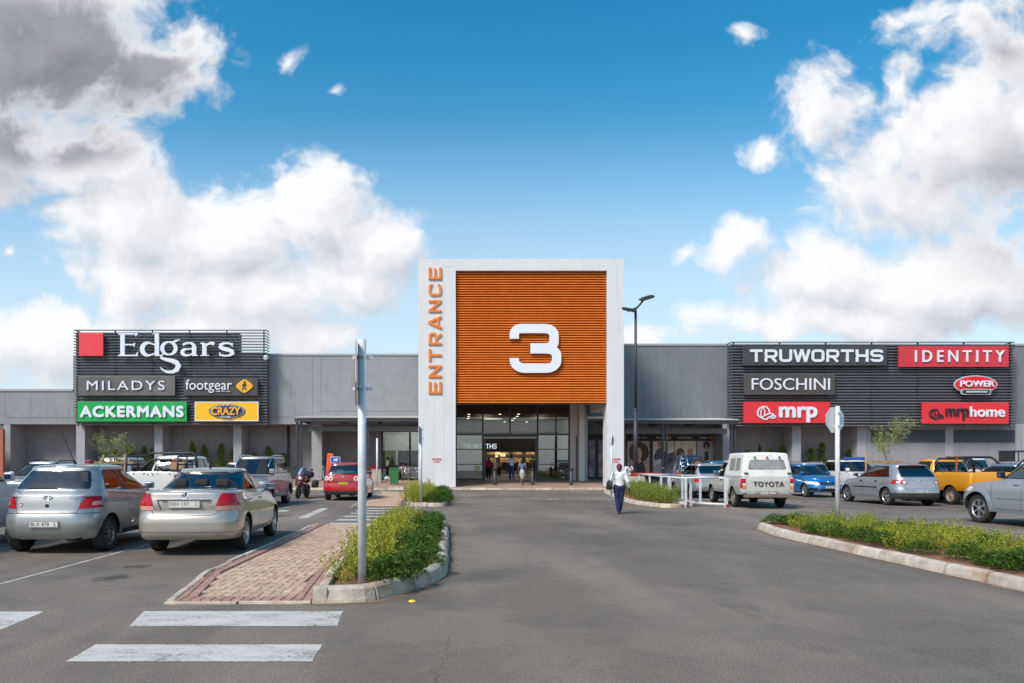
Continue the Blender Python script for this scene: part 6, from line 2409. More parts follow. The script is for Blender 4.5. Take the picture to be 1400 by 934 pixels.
            badge_ring(r, (0, lo.front_y(0, .70) + yo, .70), .07, 'f', bars=VW)
            b = MB(); y = lo.front_y(0, lz) + yo
            for z in (-.05, -.015, .02):
                b.bevbox((0, lo.front_y(0, lz + z) + yo - .0, lz + z), (.78, .015, .012), .004)
            b.build('grille_bar', mat('blue_bar', (.02, .12, .30), .3), r)
    S['extra'] = extra
    return S


# --- generic tall wagons and SUVs
def suv(paint_, L=4.7, W=1.88, H=1.82, wr=.37, far=False, tail=True, glass_m=None, bz=1.18, rails=True, rim='six', flare=0, boxy=.5, face='bright', plate=None, extra=None):
    ax = (.95, L - .92)
    S = dict(L=L, W=W, paint=paint_, axles=ax, wr=wr, zb=.34, arch=1.14, far=far, flare=flare,
             ztop=[(0, bz), (.5, bz), (2.0, bz - .02), (L - 1.5, bz - .04), (L - .9, bz - .10), (L - .3, bz - .17), (L, bz - .30)],
             yr=[(0, .10), (.12, .02), (.3, 0), (.5, .03), (.8, .05), (1, .08)],
             yf=[(0, L - .10), (.3, L), (.6, L - .01), (.85, L - .06), (1, L - .16)],
             wf=[(0, .96), (.15, .99), (.4, 1), (.75, .985), (1, .935)], rc=(.28, .42), bow=(.05, .16), rr=.06, crown=.03)
    yw = L - 1.30
    S['g'] = dict(W=W * .925, zb=bz - .07, yr=[(0, .10), (.5, .18 + .1 * boxy), (1, .28 + .3 * boxy)], yf=[(0, yw), (.5, yw - .42), (1, yw - .85)],
                  ztop=[(.2, H - .04), (.9, H), (2.0, H), (2.8, H - .02), (3.6, H - .12)], wf=[(0, 1), (.5, .93), (1, .80)], rc=(.2, .28), bow=(.06, .12), rr=.08, crown=.03)
    ht = H - .10
    wb = bz + .04
    ym = L * .50
    C = win(rpoly([(.42, wb - .01), (.62, ht + .01), (yw - .84, ht + .01), (yw - .10, wb - .02)], .06),
            [rpoly([(.50, wb + .02), (.66, ht - .02), (ym - 1.0, ht - .01), (ym - 1.0, wb + .01)], .04), rpoly([(ym - .93, wb + .01), (ym - .93, ht - .01), (ym - .07, ht - .01), (ym - .05, wb + .01)], .04), rpoly([(ym + .03, wb + .01), (ym + .01, ht - .01), (yw - .88, ht - .01), (yw - .24, wb)], .03)], m=glass_m or GL_D)
    ww = W * .38
    C += win(rpoly([(-ww, wb + .02), (ww, wb + .02), (ww * .86, ht), (-ww * .86, ht)], .06), [rpoly([(-ww + .015, wb + .03), (ww - .015, wb + .03), (ww * .85, ht - .012), (-ww * .85, ht - .012)], .06)], 'Y', ylim=.8, m=GL_D)
    C += win(rpoly([(-W * .42, bz), (W * .42, bz), (W * .35, ht + .02), (-W * .35, ht + .02)], .06), [rpoly([(-W * .41, bz + .01), (W * .41, bz + .01), (W * .34, ht + .008), (-W * .34, ht + .008)], .06)], 'Y', end='f', ylim=yw - 1.1, nm='windscreen', id=2, m=GL)
    lz = bz - .33
    C += [dict(name='headlight', poly=rpoly([(.50, lz - .05), (.98, lz), (.98, lz + .14), (.52, lz + .07)], .03), ax='Y', end='f', m=LAMP_W, each=True, ylim=L - .75, off=.006),
          dict(name='grille', poly=rpoly([(-.46, lz - .16), (.46, lz - .16), (.48, lz + .08), (-.48, lz + .08)], .03), ax='Y', end='f', m=BLACK, both=False, ylim=L - .6, off=-.01),
          dict(name='lower_grille', poly=rpoly([(-.6, .40), (.6, .40), (.55, .54), (-.55, .54)], .02), ax='Y', end='f', m=BLACK, both=False, ylim=L - .6, off=-.01),
          dict(name='tail_light', poly=rpoly([(.60, bz - .32), (.99, bz - .32), (.99, bz - .02), (.70, bz - .02)], .03), ax='Y', m=LAMP_R, each=True, ylim=.35, off=.006)]
    if not far:
        C += seams([(ym, bz - .02), (ym + .02, .6), (ym, .42)], 'X') + seams([(yw - .08, bz - .05), (yw - .10, .8), (yw - .22, .42), (ax[0] + .6, .42)], 'X') + seams([(ym - .98, bz - .02), (ym - 1.02, .9), (ym - 1.12, .8)], 'X')
    if flare > .08:
        C += [dict(name='side_strip', poly=[(ax[0] + .6, .70), (ax[1] - .62, .70), (ax[1] - .62, .75), (ax[0] + .6, .75)], ax='X', m=paint_, off=.014)]
        S['mirror_m'] = GRAPH
    S.update(cuts=C, mirror=(yw - .30, wb + .06), mirror_h=.18, handles=[(ym - .75, bz - .12), (ym + .2, bz - .12)], rim=rim, tw=.24, seat_z=.6, dash_z=1.05)

    def ex(k):
        r, lo, up, yo = k['root'], k['lo'], k['up'], k['yo']
        if rails:
            for s in (-1, 1):
                b = MB()
                x = s * W * .33
                pts = [(x, y + yo, up.top_z(x, y) + (0.0 if i in (0, 6) else .06)) for i, y in enumerate((.7, .78, 1.3, 1.9, 2.4, 2.88, 2.96))]
                b.tube(pts, .02, 6)
                b.build('roof_rail', BLACK if rails == 'black' else CHROME, r)
        b = MB()
        b.bevbox((0, lo.front_y(0, lz) + yo - .005, lz - .04), (.84, .02, .03), .008); b.bevbox((0, lo.front_y(0, lz) + yo - .005, lz + .02), (.84, .02, .02), .006)
        b.build('grille_bar', CHROME, r)
        if plate:
            k['plate'](plate[0], plate[1], plate[2])
        if extra:
            extra(k)
    S['extra'] = ex
    return S


# --- pick-ups: cab and load bed on one lower shell
def pickup(paint_, L=4.9, W=1.80, bz=1.12, H=1.75, cab=(2.35, 3.45), yw=3.95, wr=.36, double=False, far=False, zb=.46, bedz=None, rim='steel', rim_m=None, flare=0, glass_m=None, extra=None, tail_m=None, nose=1.0, bump_back=True, axles=None):
    """cab: y of the rear of the roof and of its front; yw: foot of the windscreen"""
    ax = axles or (1.12, L - .85)
    bedz = bedz or bz
    S = dict(L=L, W=W, paint=paint_, axles=ax, wr=wr, zb=zb, arch=1.18, far=far, flare=flare,
             ztop=[(0, bedz), (cab[0] - .35, bedz), (cab[0] - .15, bz), (yw - .1, bz - .03), (yw + .4, bz - .07), (L - .25, bz - .14), (L, bz - .24)],
             yr=[(0, .06), (.1, .01), (.3, 0), (.8, 0), (1, .01)], yf=[(0, L - .08), (.3, L), (.7, L - .01), (.9, L - .05), (1, L - .14)],
             wf=[(0, .955), (.2, .99), (.5, 1), (.85, .985), (1, .955)], rc=(.08, .40), bow=(.01, .16), rr=.035, crown=.02)
    S['g'] = dict(W=W * .925, zb=bz - .06, yr=[(0, cab[0] - .22), (.5, cab[0] - .14), (1, cab[0])], yf=[(0, yw), (.5, yw - (yw - cab[1]) * .5), (1, cab[1])],
                  ztop=[(cab[0], H - .02), (cab[0] + .4, H), (cab[1], H - .03), (cab[1] + .6, H - .1)], wf=[(0, 1), (.5, .94), (1, .82)], rc=(.16, .25), bow=(.03, .10), rr=.08, crown=.03)
    ht, wb = H - .11, bz + .03
    y0 = cab[0] - .10
    y1 = yw - .12
    if double:
        ym = (y0 + y1) / 2 - .12
        panes = [rpoly([(y0 + .06, wb + .01), (y0 + .16, ht - .01), (ym - .06, ht), (ym - .04, wb)], .04), rpoly([(ym + .03, wb), (ym + .01, ht), (cab[1] - .02, ht - .01), (y1 - .14, wb)], .03)]
    else:
        panes = [rpoly([(y0 + .18, wb), (y0 + .22, ht - .01), (cab[1] - .02, ht - .01), (y1 - .14, wb)], .04)]
    C = win(rpoly([(y0 + .0 if double else y0 + .12, wb - .02), (y0 + .12 if double else y0 + .17, ht + .015), (cab[1], ht + .015), (y1, wb - .025)], .05), panes, m=glass_m or GL)
    ww = W * .385
    C += win(rpoly([(-ww, wb + .01), (ww, wb + .01), (ww * .88, ht), (-ww * .88, ht)], .05), [rpoly([(-ww + .015, wb + .02), (ww - .015, wb + .02), (ww * .87, ht - .012), (-ww * .87, ht - .012)], .05)], 'Y', ylim=cab[0] + .1, m=GL)
    C += win(rpoly([(-W * .42, bz), (W * .42, bz), (W * .355, ht + .02), (-W * .355, ht + .02)], .06), [rpoly([(-W * .41, bz + .01), (W * .41, bz + .01), (W * .345, ht + .008), (-W * .345, ht + .008)], .06)], 'Y', end='f', ylim=cab[1] - .15, nm='windscreen', id=2)
    # open load bed
    if not S.get('closed'):
        C += [dict(name='bed_floor', poly=[(-W * .43, .07), (W * .43, .07), (W * .43, cab[0] - .35), (-W * .43, cab[0] - .35)], ax='Z', m=GRAPH, off=-.42)]
    lz = bz - .30
    C += [dict(name='headlight', poly=rpoly([(.50, lz - .10), (.98, lz - .06), (.98, lz + .10), (.55, lz + .08)], .03), ax='Y', end='f', m=LAMP_W, each=True, ylim=L - .65, off=.006),
          dict(name='grille', poly=rpoly([(-.46, lz - .14), (.46, lz - .14), (.46, lz + .08), (-.46, lz + .08)], .03), ax='Y', end='f', m=BLACK, both=False, ylim=L - .6, off=-.01)]
    if tail_m is not False:
        C += [dict(name='tail_light', poly=rpoly([(W * .41, bedz - .42), (1.02, bedz - .42), (1.02, bedz - .08), (W * .41, bedz - .08)], .01), ax='Y', m=tail_m or LAMP_R, each=True, ylim=.14, off=.005)]
    C += seams([(-W * .40, bedz), (-W * .40, zb + .12), (W * .40, zb + .12), (W * .40, bedz)], 'Y', both=False, ylim=.3)
    C += seams([(cab[0] - .29, bedz), (cab[0] - .29, zb)], 'X')
    C += seams([(y0 + .10, bz), (y0 + .08, .7), (y0 + .12, zb + .08), (y1 - .30, zb + .08), (y1 - .06, bz - .35), (y1 - .02, bz)], 'X')
    if double:
        C += seams([(ym, bz), (ym, zb + .08)], 'X')
    S.update(cuts=C, mirror=(y1 - .18, wb + .08), mirror_h=.20, mirror_m=S.get('mm', BLACK), handles=[(y0 + .28, bz - .12)] + ([(ym + .2, bz - .12)] if double else []), handle_m=BLACK, rim=rim, rim_m=rim_m, tw=.22, seat_z=.62, dash_z=1.0,
             seats=((cab[0] + .45, 1),) if not double else ((cab[0] + .22, 0), (cab[0] + 1.05, 1)))
    S['extra'] = extra or (lambda k: None)
    return S


# ---------------------------------------------------------------- every vehicle of the car park
def put(S, x, y, which, rz, name, label, cat='car', group='cars parked in the bays'):
    """x, y: the ground point under the middle of the axle number `which`"""
    a = R(rz)
    d = S['axles'][which] - S['L'] / 2
    loc = (x + math.sin(a) * d, y - math.cos(a) * d, 0)
    return vehicle(S, loc, a, name, label, cat, group)


WHITE_P = paint('white', (.72, .72, .70), 0, dirt=.15)
SILVER_P = paint('silver', (.46, .48, .50), .5)
SILVER_G = paint('silver_grey', (.40, .42, .42), .45, dirt=.25)

put(yaris(), -7.16, 12.9, 0, 2.0, 'hatchback_car', 'silver green three door hatchback with a thin roof aerial, beside the beige saloon')
put(polo_saloon(), -4.68, 13.0, 0, 3.2, 'saloon_car', 'beige four door saloon parked beside the brick path')


def ex_white(k):
    pass


put(suv(WHITE_P, 4.7, 1.88, 1.86, bz=1.22, rails=False, glass_m=GL_D, wr=.36), -9.82, 12.05, 0, 0, 'suv_car', 'white high car cut off by the left edge of the photo, black wing mirror showing')


def beacon(k):
    b = MB(); z = k['up'].top_z(-.2, 1.6)
    b.ball((-.2, 1.6 + k['yo'], z + .04), .14, 12, 8, (1.2, 1, .8)); b.build('maroon_cap', mat('cap_maroon', (.20, .015, .03), .6), k['root'])


put(suv(SILVER_P, 4.5, 1.76, 1.68, bz=1.08, rails='black', far=True, wr=.33), -17.2, 28.0, 1, 180, 'estate_car', 'silver estate with black roof rails, beyond the silver green hatchback')
put(suv(paint('ice_blue', (.44, .50, .56), .4), 4.3, 1.74, 1.60, bz=1.04, rails=False, far=True, wr=.32, extra=beacon), -14.4, 25.6, 1, 180, 'family_car', 'pale blue silver car with a maroon dome on its roof')
put(suv(WHITE_P, 4.5, 1.80, 1.86, bz=1.12, rails=False, far=True, boxy=.7), -14.7, 30.8, 0, 0, 'suv_car', 'white car seen from behind, beyond the wooden tree stakes')
put(suv(WHITE_P, 4.4, 1.78, 1.82, bz=1.12, rails=False, far=True, boxy=.9), -12.1, 30.6, 0, 0, 'suv_car', 'white car with curved rear roof, just beyond the white pick-up with roll bars')
put(suv(paint('gold', (.46, .36, .24), .3), 4.3, 1.72, 1.66, bz=1.06, rails=False, far=True), -10.5, 33.0, 1, 180, 'family_car', 'gold beige car facing us, half hidden by the mauve silver off-roader')


def cage(k):
    r, yo, W = k['root'], k['yo'], k['W']
    z0 = 1.33
    for s in (-1, 1):
        b = MB()
        x = s * W * .44
        b.tube([(x, yo + .12, z0), (x, yo + .14, z0 + .46), (x, yo + .24, z0 + .50), (x, yo + 1.7, z0 + .53)], .032, 8)
        b.tube([(x, yo + .13, z0 + .24), (x, yo + 1.7, z0 + .25)], .024, 8)
        b.tube([(x, yo + .9, z0), (x, yo + .9, z0 + .5)], .024, 8)
        b.build('side_rack', STEEL, r)
    b = MB(); x = W * .44
    b.tube([(-x, yo + 1.72, z0), (-x, yo + 1.72, z0 + .55), (-x + .1, yo + 1.72, z0 + .63), (x - .1, yo + 1.72, z0 + .63), (x, yo + 1.72, z0 + .55), (x, yo + 1.72, z0)], .034, 8)
    b.build('headboard_bar', STEEL, r)
    b = MB(); x = W * .36
    b.tube([(-x - .1, yo + .9, z0), (-x + .08, yo + 1.3, z0 + .34), (-x + .2, yo + 1.35, z0 + .40), (x - .2, yo + 1.35, z0 + .40), (x - .08, yo + 1.3, z0 + .34), (x + .1, yo + .9, z0)], .05, 8)
    b.build('sports_bar', BLACK, r)
    b = MB(); b.bevbox((.28, yo + 1.27, z0 + .38), (.22, .06, .05), .015); b.build('brake_lamp', LAMP_R, r)
    b = MB(); b.bevbox((.42, yo + 1.25, z0 + .20), (.5, .3, .26), .02); b.build('cardboard_box', mat('cardboard', (.35, .24, .13), .8), r)
    b = MB(); y = k['lo'].rear_y(0, 1.25) + yo
    b.tube([(.09 * math.cos(a), y - .008, 1.27 + .038 * math.sin(a)) for a in [R(20 * i) for i in range(19)]], .01, 5); b.build('badge', CHROME, r)
    b = MB()
    for x in (-.52, -.2, .22, .6):
        b.ball((x, y - .004, 1.285), .022, 8, 6)
    b.build('tailgate_bolt', BLACK, r)
    k['plate']('', .62)


put(pickup(WHITE_P, 5.1, 1.82, 1.16, 1.86, cab=(1.98, 3.35), yw=3.9, double=True, bedz=1.34, extra=cage), -9.45, 23.0, 0, 0, 'pickup_truck', 'white pick-up with dark roll bars and rack over its load bed', 'pick-up')


def fort(k):
    pass


put(suv(paint('mauve_silver', (.40, .385, .385), .45, dirt=.35), 4.78, 1.88, 1.87, bz=1.20, rails='chrome', wr=.385, flare=.06, rim='six', glass_m=GL_D), -7.62, 25.65, 1, 180, 'offroad_car', 'mauve silver off-roader facing us beside the motorcycle')
put(hatch5('red'), -4.74, 30.9, 0, 0, 'hatchback_car', 'red hatchback with round lamps and yellow plate, seen behind the near sign pole')


# right-hand side
def canopy_back(k):
    r, yo, W, lo = k['root'], k['yo'], k['W'], k['lo']
    z0 = 1.15
    Hc = Hull(W * .955, [(0, .03), (1, .16)], [(0, 2.16), (1, 2.12)], z0, [(0, 1.965), (1, 1.99), (2.2, 1.99)], [(0, 1), (1, .86)], (.10, .08), (.02, .01), .07, .03, ns=14)
    cu = []
    gl = Hc.cut(rpoly([(-.66, 1.38), (.66, 1.38), (.58, 1.74), (-.58, 1.74)], .08), 'Y', lambda c, n: c.y < .5)
    cu.append(('rear_window', Hc.take(gl, -.006), mat_dusty))
    for s in (1, -1):
        for (a, b_) in ((.42, .98), (1.06, 1.72)):
            f = Hc.cut(rpoly([(a, 1.34), (b_, 1.34), (b_ - .03, 1.80), (a + .05, 1.80)], .05), 'X', lambda c, n, s=s: c.x * s > .3)
            cu.append(('side_window', Hc.take(f, -.006), mat_dusty))
    for nm, p, m in cu:
        v, f, n = p
        shell_mesh(nm, [([Vector((q.x, q.y + yo, q.z)) for q in v], f, n)], m, r)
    v, f, n = Hc.rest()
    shell_mesh('canopy', [([Vector((q.x, q.y + yo, q.z)) for q in v], f, n)], mat('canopy_white', (.70, .69, .65), .45, var=.04, dirt=.25), r)
    b = MB(); b.bb(-W * .47, W * .47, yo + .04, yo + 2.1, z0 - .012, z0 + .004); b.build('canopy_seal', BLACK, r)
    for x in (-.42, 0, .42):
        b = MB(); b.bevbox((x, yo + .10, 1.83), (.07, .05, .05), .012); b.build('canopy_hinge', BLACK if x else LAMP_R, r)
    for x in (-.74, .74):
        b = MB(); b.bevbox((x, yo + .02, 1.27), (.16, .05, .035), .01); b.build('canopy_latch', BLACK, r)
    b = MB(); mesh_into(b, text_mesh('TOYOTA', 1.04, .18, .012, .022, 1.1), Matrix.Translation((-.50, yo - .004 + lo.rear_y(0, .9), .79)) @ XZ(0)); b.build('tailgate_lettering', mat('tailgate_navy', (.03, .035, .07), .4), r)
    b = MB(); b.bevbox((0, yo - .10, .44), (1.70, .16, .08), .02); b.bevbox((0, yo - .06, .50), (1.5, .12, .05), .01)
    b.tube([(0, yo - .15, .42), (0, yo - .24, .42)], .03, 8); b.ball((0, yo - .24, .46), .035, 8, 6)
    b.build('step_bumper', mat('bumper_rusty', (.20, .16, .13), .55, metal=.4, var=.3, dirt=.6, dirt_col=(.26, .12, .06)), r)
    k['plate']('YHV 482 GP', .56, w=.50, h=.115, y=lo.rear_y(0, .56) - .02)
    for s in (-1, 1):
        b = MB(); b.bevbox((s * .55, yo - .015, .565), (.34, .03, .13), .02); b.build('bumper_corner', mat('bumper_silver', (.5, .5, .5), .35, metal=.6), r)
    for s in (-1, 1):
        b = MB(); x = W * .455
        b.bb(s * (x - .085), s * (x + .03), yo - .012, yo - .004, .72, .83); b.build('amber_lens', LAMP_A, r)
        b = MB(); b.bb(s * (x - .085), s * (x + .03), yo - .012, yo - .004, .83, .90); b.build('clear_lens', LAMP_W, r)


mat_dusty = mat('glass_dusty', (.24, .245, .235), .25, coat=.6, var=.25, scale=3, dirt=.4, dirt_col=(.36, .33, .28))
DUSTY_WHITE = paint('dusty_white', (.56, .555, .525), .05, dirt=.4)
Sb = pickup(DUSTY_WHITE, 5.0, 1.84, 1.10, 1.74, cab=(2.42, 3.38), yw=3.98, bedz=1.15, zb=.50, wr=.35, rim='steel', rim_m=RIM_DUST, extra=canopy_back)
Sb['mirror_m'] = CHROME
put(Sb, 11.22, 25.9, 0, -6, 'pickup_truck', 'dusty white pick-up with a white canopy and lettered tailgate', 'pick-up')
put(suv(SILVER_G, 4.3, 1.74, 1.60, bz=1.08, rails=False, wr=.32, boxy=1.0), 11.9, 32.8, 0, 0, 'estate_car', 'silver grey car between the dusty white pick-up and the trolley rails')


def ladder(k):
    r, yo = k['root'], k['yo']
    b = MB()
    for x in (-.62, -.26):
        b.tube([(x, yo - .10, .78), (x, yo + .02, 1.45), (x, yo + .25, 2.06)], .02, 6)
    for i in range(6):
        t = i / 6 + .06
        z = .78 + 1.2 * t
        b.tube([(-.62, yo - .10 + .22 * t, z), (-.26, yo - .10 + .22 * t, z)], .016, 6)
    b.build('rear_ladder', CHROME, r)
    w = wheel(r, 0, 0, .38, .22, 1, 'steel', RIM_DUST, name='spare_wheel')
    w.rotation_euler = (0, 0, R(-90))
    w.location = (.20, yo - .13, 1.50 - .38)
    k['plate']('BCX 917', 1.13, w=.50, h=.17, yellow=True, x=-.44)


put(suv(paint('navy', (.008, .016, .05), .1, dirt=.05), 4.3, 1.74, 2.05, bz=1.22, boxy=0.0, rails=False, wr=.37, far=True, extra=ladder), 12.85, 38.6, 0, 0, 'offroad_car', 'dark blue boxy off-roader with rear ladder and spare wheel')
put(suv(paint('teal', (.02, .16, .27), .3), 4.0, 1.70, 1.74, bz=1.1, rails=False, far=True), 14.62, 38.8, 0, 0, 'family_car', 'teal blue car whose roof shows beside the dark blue off-roader')
put(hatch5('blue'), 17.55, 33.5, 1, 180, 'hatchback_car', 'bright blue small hatchback facing us beside the white pick-up canopy')
put(suv(SILVER_P, 4.4, 1.75, 1.66, bz=1.06, rails='chrome', far=True, wr=.32), 20.1, 39.6, 0, 0, 'estate_car', 'silver estate with roof rails, right behind the bright blue hatchback')


def police(k):
    r, up, yo = k['root'], k['up'], k['yo']
    z = up.top_z(0, 2.3)
    b = MB(); b.bevbox((0, 2.3 + yo, z + .08), (1.25, .26, .13), .04); b.build('light_bar', mat('beacon_blue', (.01, .08, .40), .2, coat=.8), r)
    b = MB(); b.bb(-.9, -.55, 1.0 + yo, 1.9 + yo, z - .03, z + .03); b.build('roof_panel', mat('roof_blue', (.02, .07, .33), .4), r)


put(suv(WHITE_P, 4.6, 1.84, 1.80, bz=1.16, rails=False, wr=.36, extra=police, glass_m=GL), 22.35, 37.7, 1, 180, 'suv_car', 'white patrol car with a blue light bar, behind the silver hatchback')
put(hatch5('golf'), 17.47, 27.0, 0, 1.0, 'hatchback_car', 'silver five door hatchback with black bumper, beyond the right hand stop sign pole')


def roll(k):
    r, yo, W = k['root'], k['yo'], k['W']
    b = MB(); x = W * .46
    b.tube([(-x, yo + 2.02, 1.24), (-x + .06, yo + 2.02, 1.72), (-x + .16, yo + 2.02, 1.80), (x - .16, yo + 2.02, 1.80), (x - .06, yo + 2.02, 1.72), (x, yo + 2.02, 1.24)], .045, 8)
    b.tube([(-x, yo + 1.5, 1.24), (-x + .05, yo + 1.98, 1.60)], .03, 8); b.tube([(x, yo + 1.5, 1.24), (x - .05, yo + 1.98, 1.60)], .03, 8)
    b.build('roll_bar', BLACK, r)
    b = MB(); b.bevbox((.06, yo + 2.0, 1.55), (.07, .05, .62), .01); b.build('red_strap', mat('strap_red', (.45, .08, .05), .7), r)
    b = MB(); b.tube([(-.35, yo + 1.96, 1.86), (.55, yo + 2.04, 1.87)], .035, 6); b.bevbox((-.3, yo + 1.98, 1.86), (.1, .06, .1), .01); b.build('rope_bundle', mat('rope_brown', (.12, .08, .05), .9), r)


Sy = pickup(paint('yellow', (.78, .33, .008), 0, dirt=.15), 4.75, 1.72, 1.22, 1.79, cab=(2.35, 3.40), yw=3.9, bedz=1.27, zb=.56, wr=.35, rim='steel', rim_m=RIM_DUST, extra=roll, tail_m=False)
put(Sy, 20.2, 27.4, 0, 0, 'pickup_truck', 'bright yellow pick-up with a black roll bar', 'pick-up')


def bars(k):
    r, yo, W = k['root'], k['yo'], k['W']
    b = MB(); x = W * .45
    b.tube([(-x, yo + 1.1, 1.3), (-x + .1, yo + 1.5, 1.82), (-x + .25, yo + 1.6, 1.92), (x - .25, yo + 1.6, 1.92), (x - .1, yo + 1.5, 1.82), (x, yo + 1.1, 1.3)], .06, 8)
    b.tube([(-x, yo + .7, 1.3), (-x + .1, yo + 1.4, 1.75)], .045, 8)
    b.build('sports_bar', BLACK, r)


put(pickup(WHITE_P, 5.0, 1.82, 1.18, 1.90, cab=(1.98, 3.35), yw=3.9, double=True, bedz=1.32, extra=bars, far=True), 26.4, 34.8, 0, 0, 'pickup_truck', 'white pick-up with a black sports bar, beyond the yellow pick-up', 'pick-up')
put(suv(paint('steel_blue', (.20, .27, .35), .5), 4.3, 1.74, 1.58, bz=1.08, rails=False, far=True, boxy=1.2, glass_m=glass('car_glass_blue', (.10, .17, .28), 1.2)), 23.1, 28.4, 0, 0, 'family_car', 'steel blue car partly hidden by the yellow load bed')
put(suv(paint('charcoal', (.05, .045, .05), .3), 4.3, 1.76, 1.66, bz=1.08, rails='black', far=True), 26.0, 29.0, 0, 0, 'estate_car', 'charcoal car at the right edge, above the bonnet of the silver off-roader')
put(suv(SILVER_P, 4.4, 1.75, 1.70, bz=1.08, rails=False, far=True), 29.4, 36.0, 0, 0, 'family_car', 'silver car far back at the right edge beyond the charcoal roof')
put(suv(paint('silver_ice', (.42, .455, .50), .5, dirt=.08), 4.8, 1.92, 1.86, bz=1.19, rails='black', wr=.39, flare=.10, rim='six', glass_m=GL_D), 15.12, 19.0, 1, 0, 'offroad_car', 'silver off-roader with wide wheel flares cut off by the right edge')


# ================================================================== PLANTS
def leaf_mat(name, a, b, rough=.5, trans=.3):
    if name in MATS:
        return MATS[name]
    m = bpy.data.materials.new(name)
    m.use_nodes = True
    nt = m.node_tree
    nt.nodes.clear()
    ge = N(nt, 'ShaderNodeNewGeometry')
    rp = ge.outputs['Random Per Island']
    tc = N(nt, 'ShaderNodeTexCoord')
    no = N(nt, 'ShaderNodeTexNoise')
    no.inputs['Scale'].default_value = 6
    nt.links.new(tc.outputs['Object'], no.inputs['Vector'])
    f = MA(nt, 'MULTIPLY_ADD', no.outputs['Fac'], .7, MA(nt, 'MULTIPLY_ADD', rp, .8, -.25), clamp=True)
    c = MIX(nt, f, a, b)
    bs = N(nt, 'ShaderNodeBsdfPrincipled')
    nt.links.new(c, bs.inputs['Base Color'])
    bs.inputs['Roughness'].default_value = rough
    bs.inputs['Specular IOR Level'].default_value = .35
    tr = N(nt, 'ShaderNodeBsdfTranslucent')
    nt.links.new(c, tr.inputs[0])
    mx = N(nt, 'ShaderNodeMixShader')
    mx.inputs[0].default_value = trans
    nt.links.new(bs.outputs[0], mx.inputs[1])
    nt.links.new(tr.outputs[0], mx.inputs[2])
    out = N(nt, 'ShaderNodeOutputMaterial')
    nt.links.new(mx.outputs[0], out.inputs[0])
    MATS[name] = m
    return m


def leaf(vs, fs, p, d, n, l, w):
    """one pointed leaf, folded a little along its middle"""
    d = d.normalized()
    s = d.cross(n)
    if s.length < 1e-4:
        s = d.orthogonal()
    s = s.normalized() * w / 2
    u = s.cross(d).normalized() * w * .18
    b = len(vs)
    vs += [p, p + d * l * .45 + s + u, p + d * l, p + d * l * .45 - s + u]
    fs += [(b, b + 1, b + 2), (b, b + 2, b + 3)]


def rvec(r):
    return Vector((r.gauss(0, 1), r.gauss(0, 1), r.gauss(0, 1))).normalized()


def shrub_mesh(name, seed, kind):
    r = random.Random(seed)
    vs, fs = [], []
    st = MB()
    if kind == 'golden':
        for k in range(34):
            a, rad = r.uniform(0, 6.28), .25 * math.sqrt(r.random())
            p = Vector((rad * math.cos(a), rad * math.sin(a), 0))
            lean = Vector((math.cos(a) * rad * 1.3 + r.gauss(0, .08), math.sin(a) * rad * 1.3 + r.gauss(0, .08), 1)).normalized()
            h = r.uniform(.30, .62) * (1 - rad * 1.0)
            n = int(h / .019)
            for i in range(n):
                t = (i + r.random()) / n
                q = p + lean * h * t + Vector((r.gauss(0, .018), r.gauss(0, .018), 0))
                if t < .18 and r.random() < .6:
                    continue
                an = i * 2.4
                d = Vector((math.cos(an), math.sin(an), .7 + .6 * t))
                leaf(vs, fs, q, d, rvec(r), r.uniform(.030, .056), r.uniform(.017, .028))
            if k % 4 == 0:
                st.tube([p, p + lean * h * .9], [.005, .002], 4)
    elif kind == 'low':
        for k in range(950):
            a, rad = r.uniform(0, 6.28), .36 * math.sqrt(r.random())
            top = .27 * (1 - (rad / .40) ** 2) + .05 + .03 * math.sin(a * 3 + seed) + .02 * math.sin(rad * 40)
            z = top * (1 - r.random() ** 2 * .75)
            q = Vector((rad * math.cos(a), rad * math.sin(a), max(.01, z)))
            d = Vector((math.cos(a) * .6 + r.gauss(0, .6), math.sin(a) * .6 + r.gauss(0, .6), r.gauss(.35, .4)))
            leaf(vs, fs, q, d, Vector((r.gauss(0, .4), r.gauss(0, .4), 1)), r.uniform(.035, .066), r.uniform(.022, .038))
        for k in range(7):
            a = r.uniform(0, 6.28)
            st.tube([(0, 0, 0), (.12 * math.cos(a), .12 * math.sin(a), .14), (.25 * math.cos(a), .25 * math.sin(a), .17)], [.006, .004, .002], 4)
    me = bpy.data.meshes.new(name)
    me.from_pydata([tuple(v) for v in vs], [], fs)
    me.update()
    return me, st.mesh(name + '_stems')


LEAF_GOLD = leaf_mat('leaf_golden', (.14, .19, .012), (.54, .52, .05))
LEAF_GREEN = leaf_mat('leaf_green', (.028, .075, .008), (.13, .22, .024))
LEAF_MID = leaf_mat('leaf_mid', (.07, .135, .012), (.32, .37, .045))
TWIG = mat('twig_brown', (.13, .085, .05), .9)
PROTO = {}
for kd, m in (('golden', LEAF_GOLD), ('low', LEAF_GREEN), ('mid', LEAF_MID)):
    for i in range(3):
        a, b = shrub_mesh('foliage', 31 + i * 7, 'golden' if kd == 'mid' else kd)
        a.materials.append(m)
        b.materials.append(TWIG)
        PROTO[(kd, i)] = (a, b)


def shrub(kd, i, x, y, z, s, sz, label, group):
    root = empty('shrub', (x, y, z), rnd.uniform(0, 6.28), label, 'shrub', group)
    root.scale = (s, s, s * sz)
    a, b = PROTO[(kd, i)]
    for nm, me in (('foliage', a), ('stem', b)):
        o = bpy.data.objects.new(nm, me)
        COL.objects.link(o)
        o.parent = root
    return root


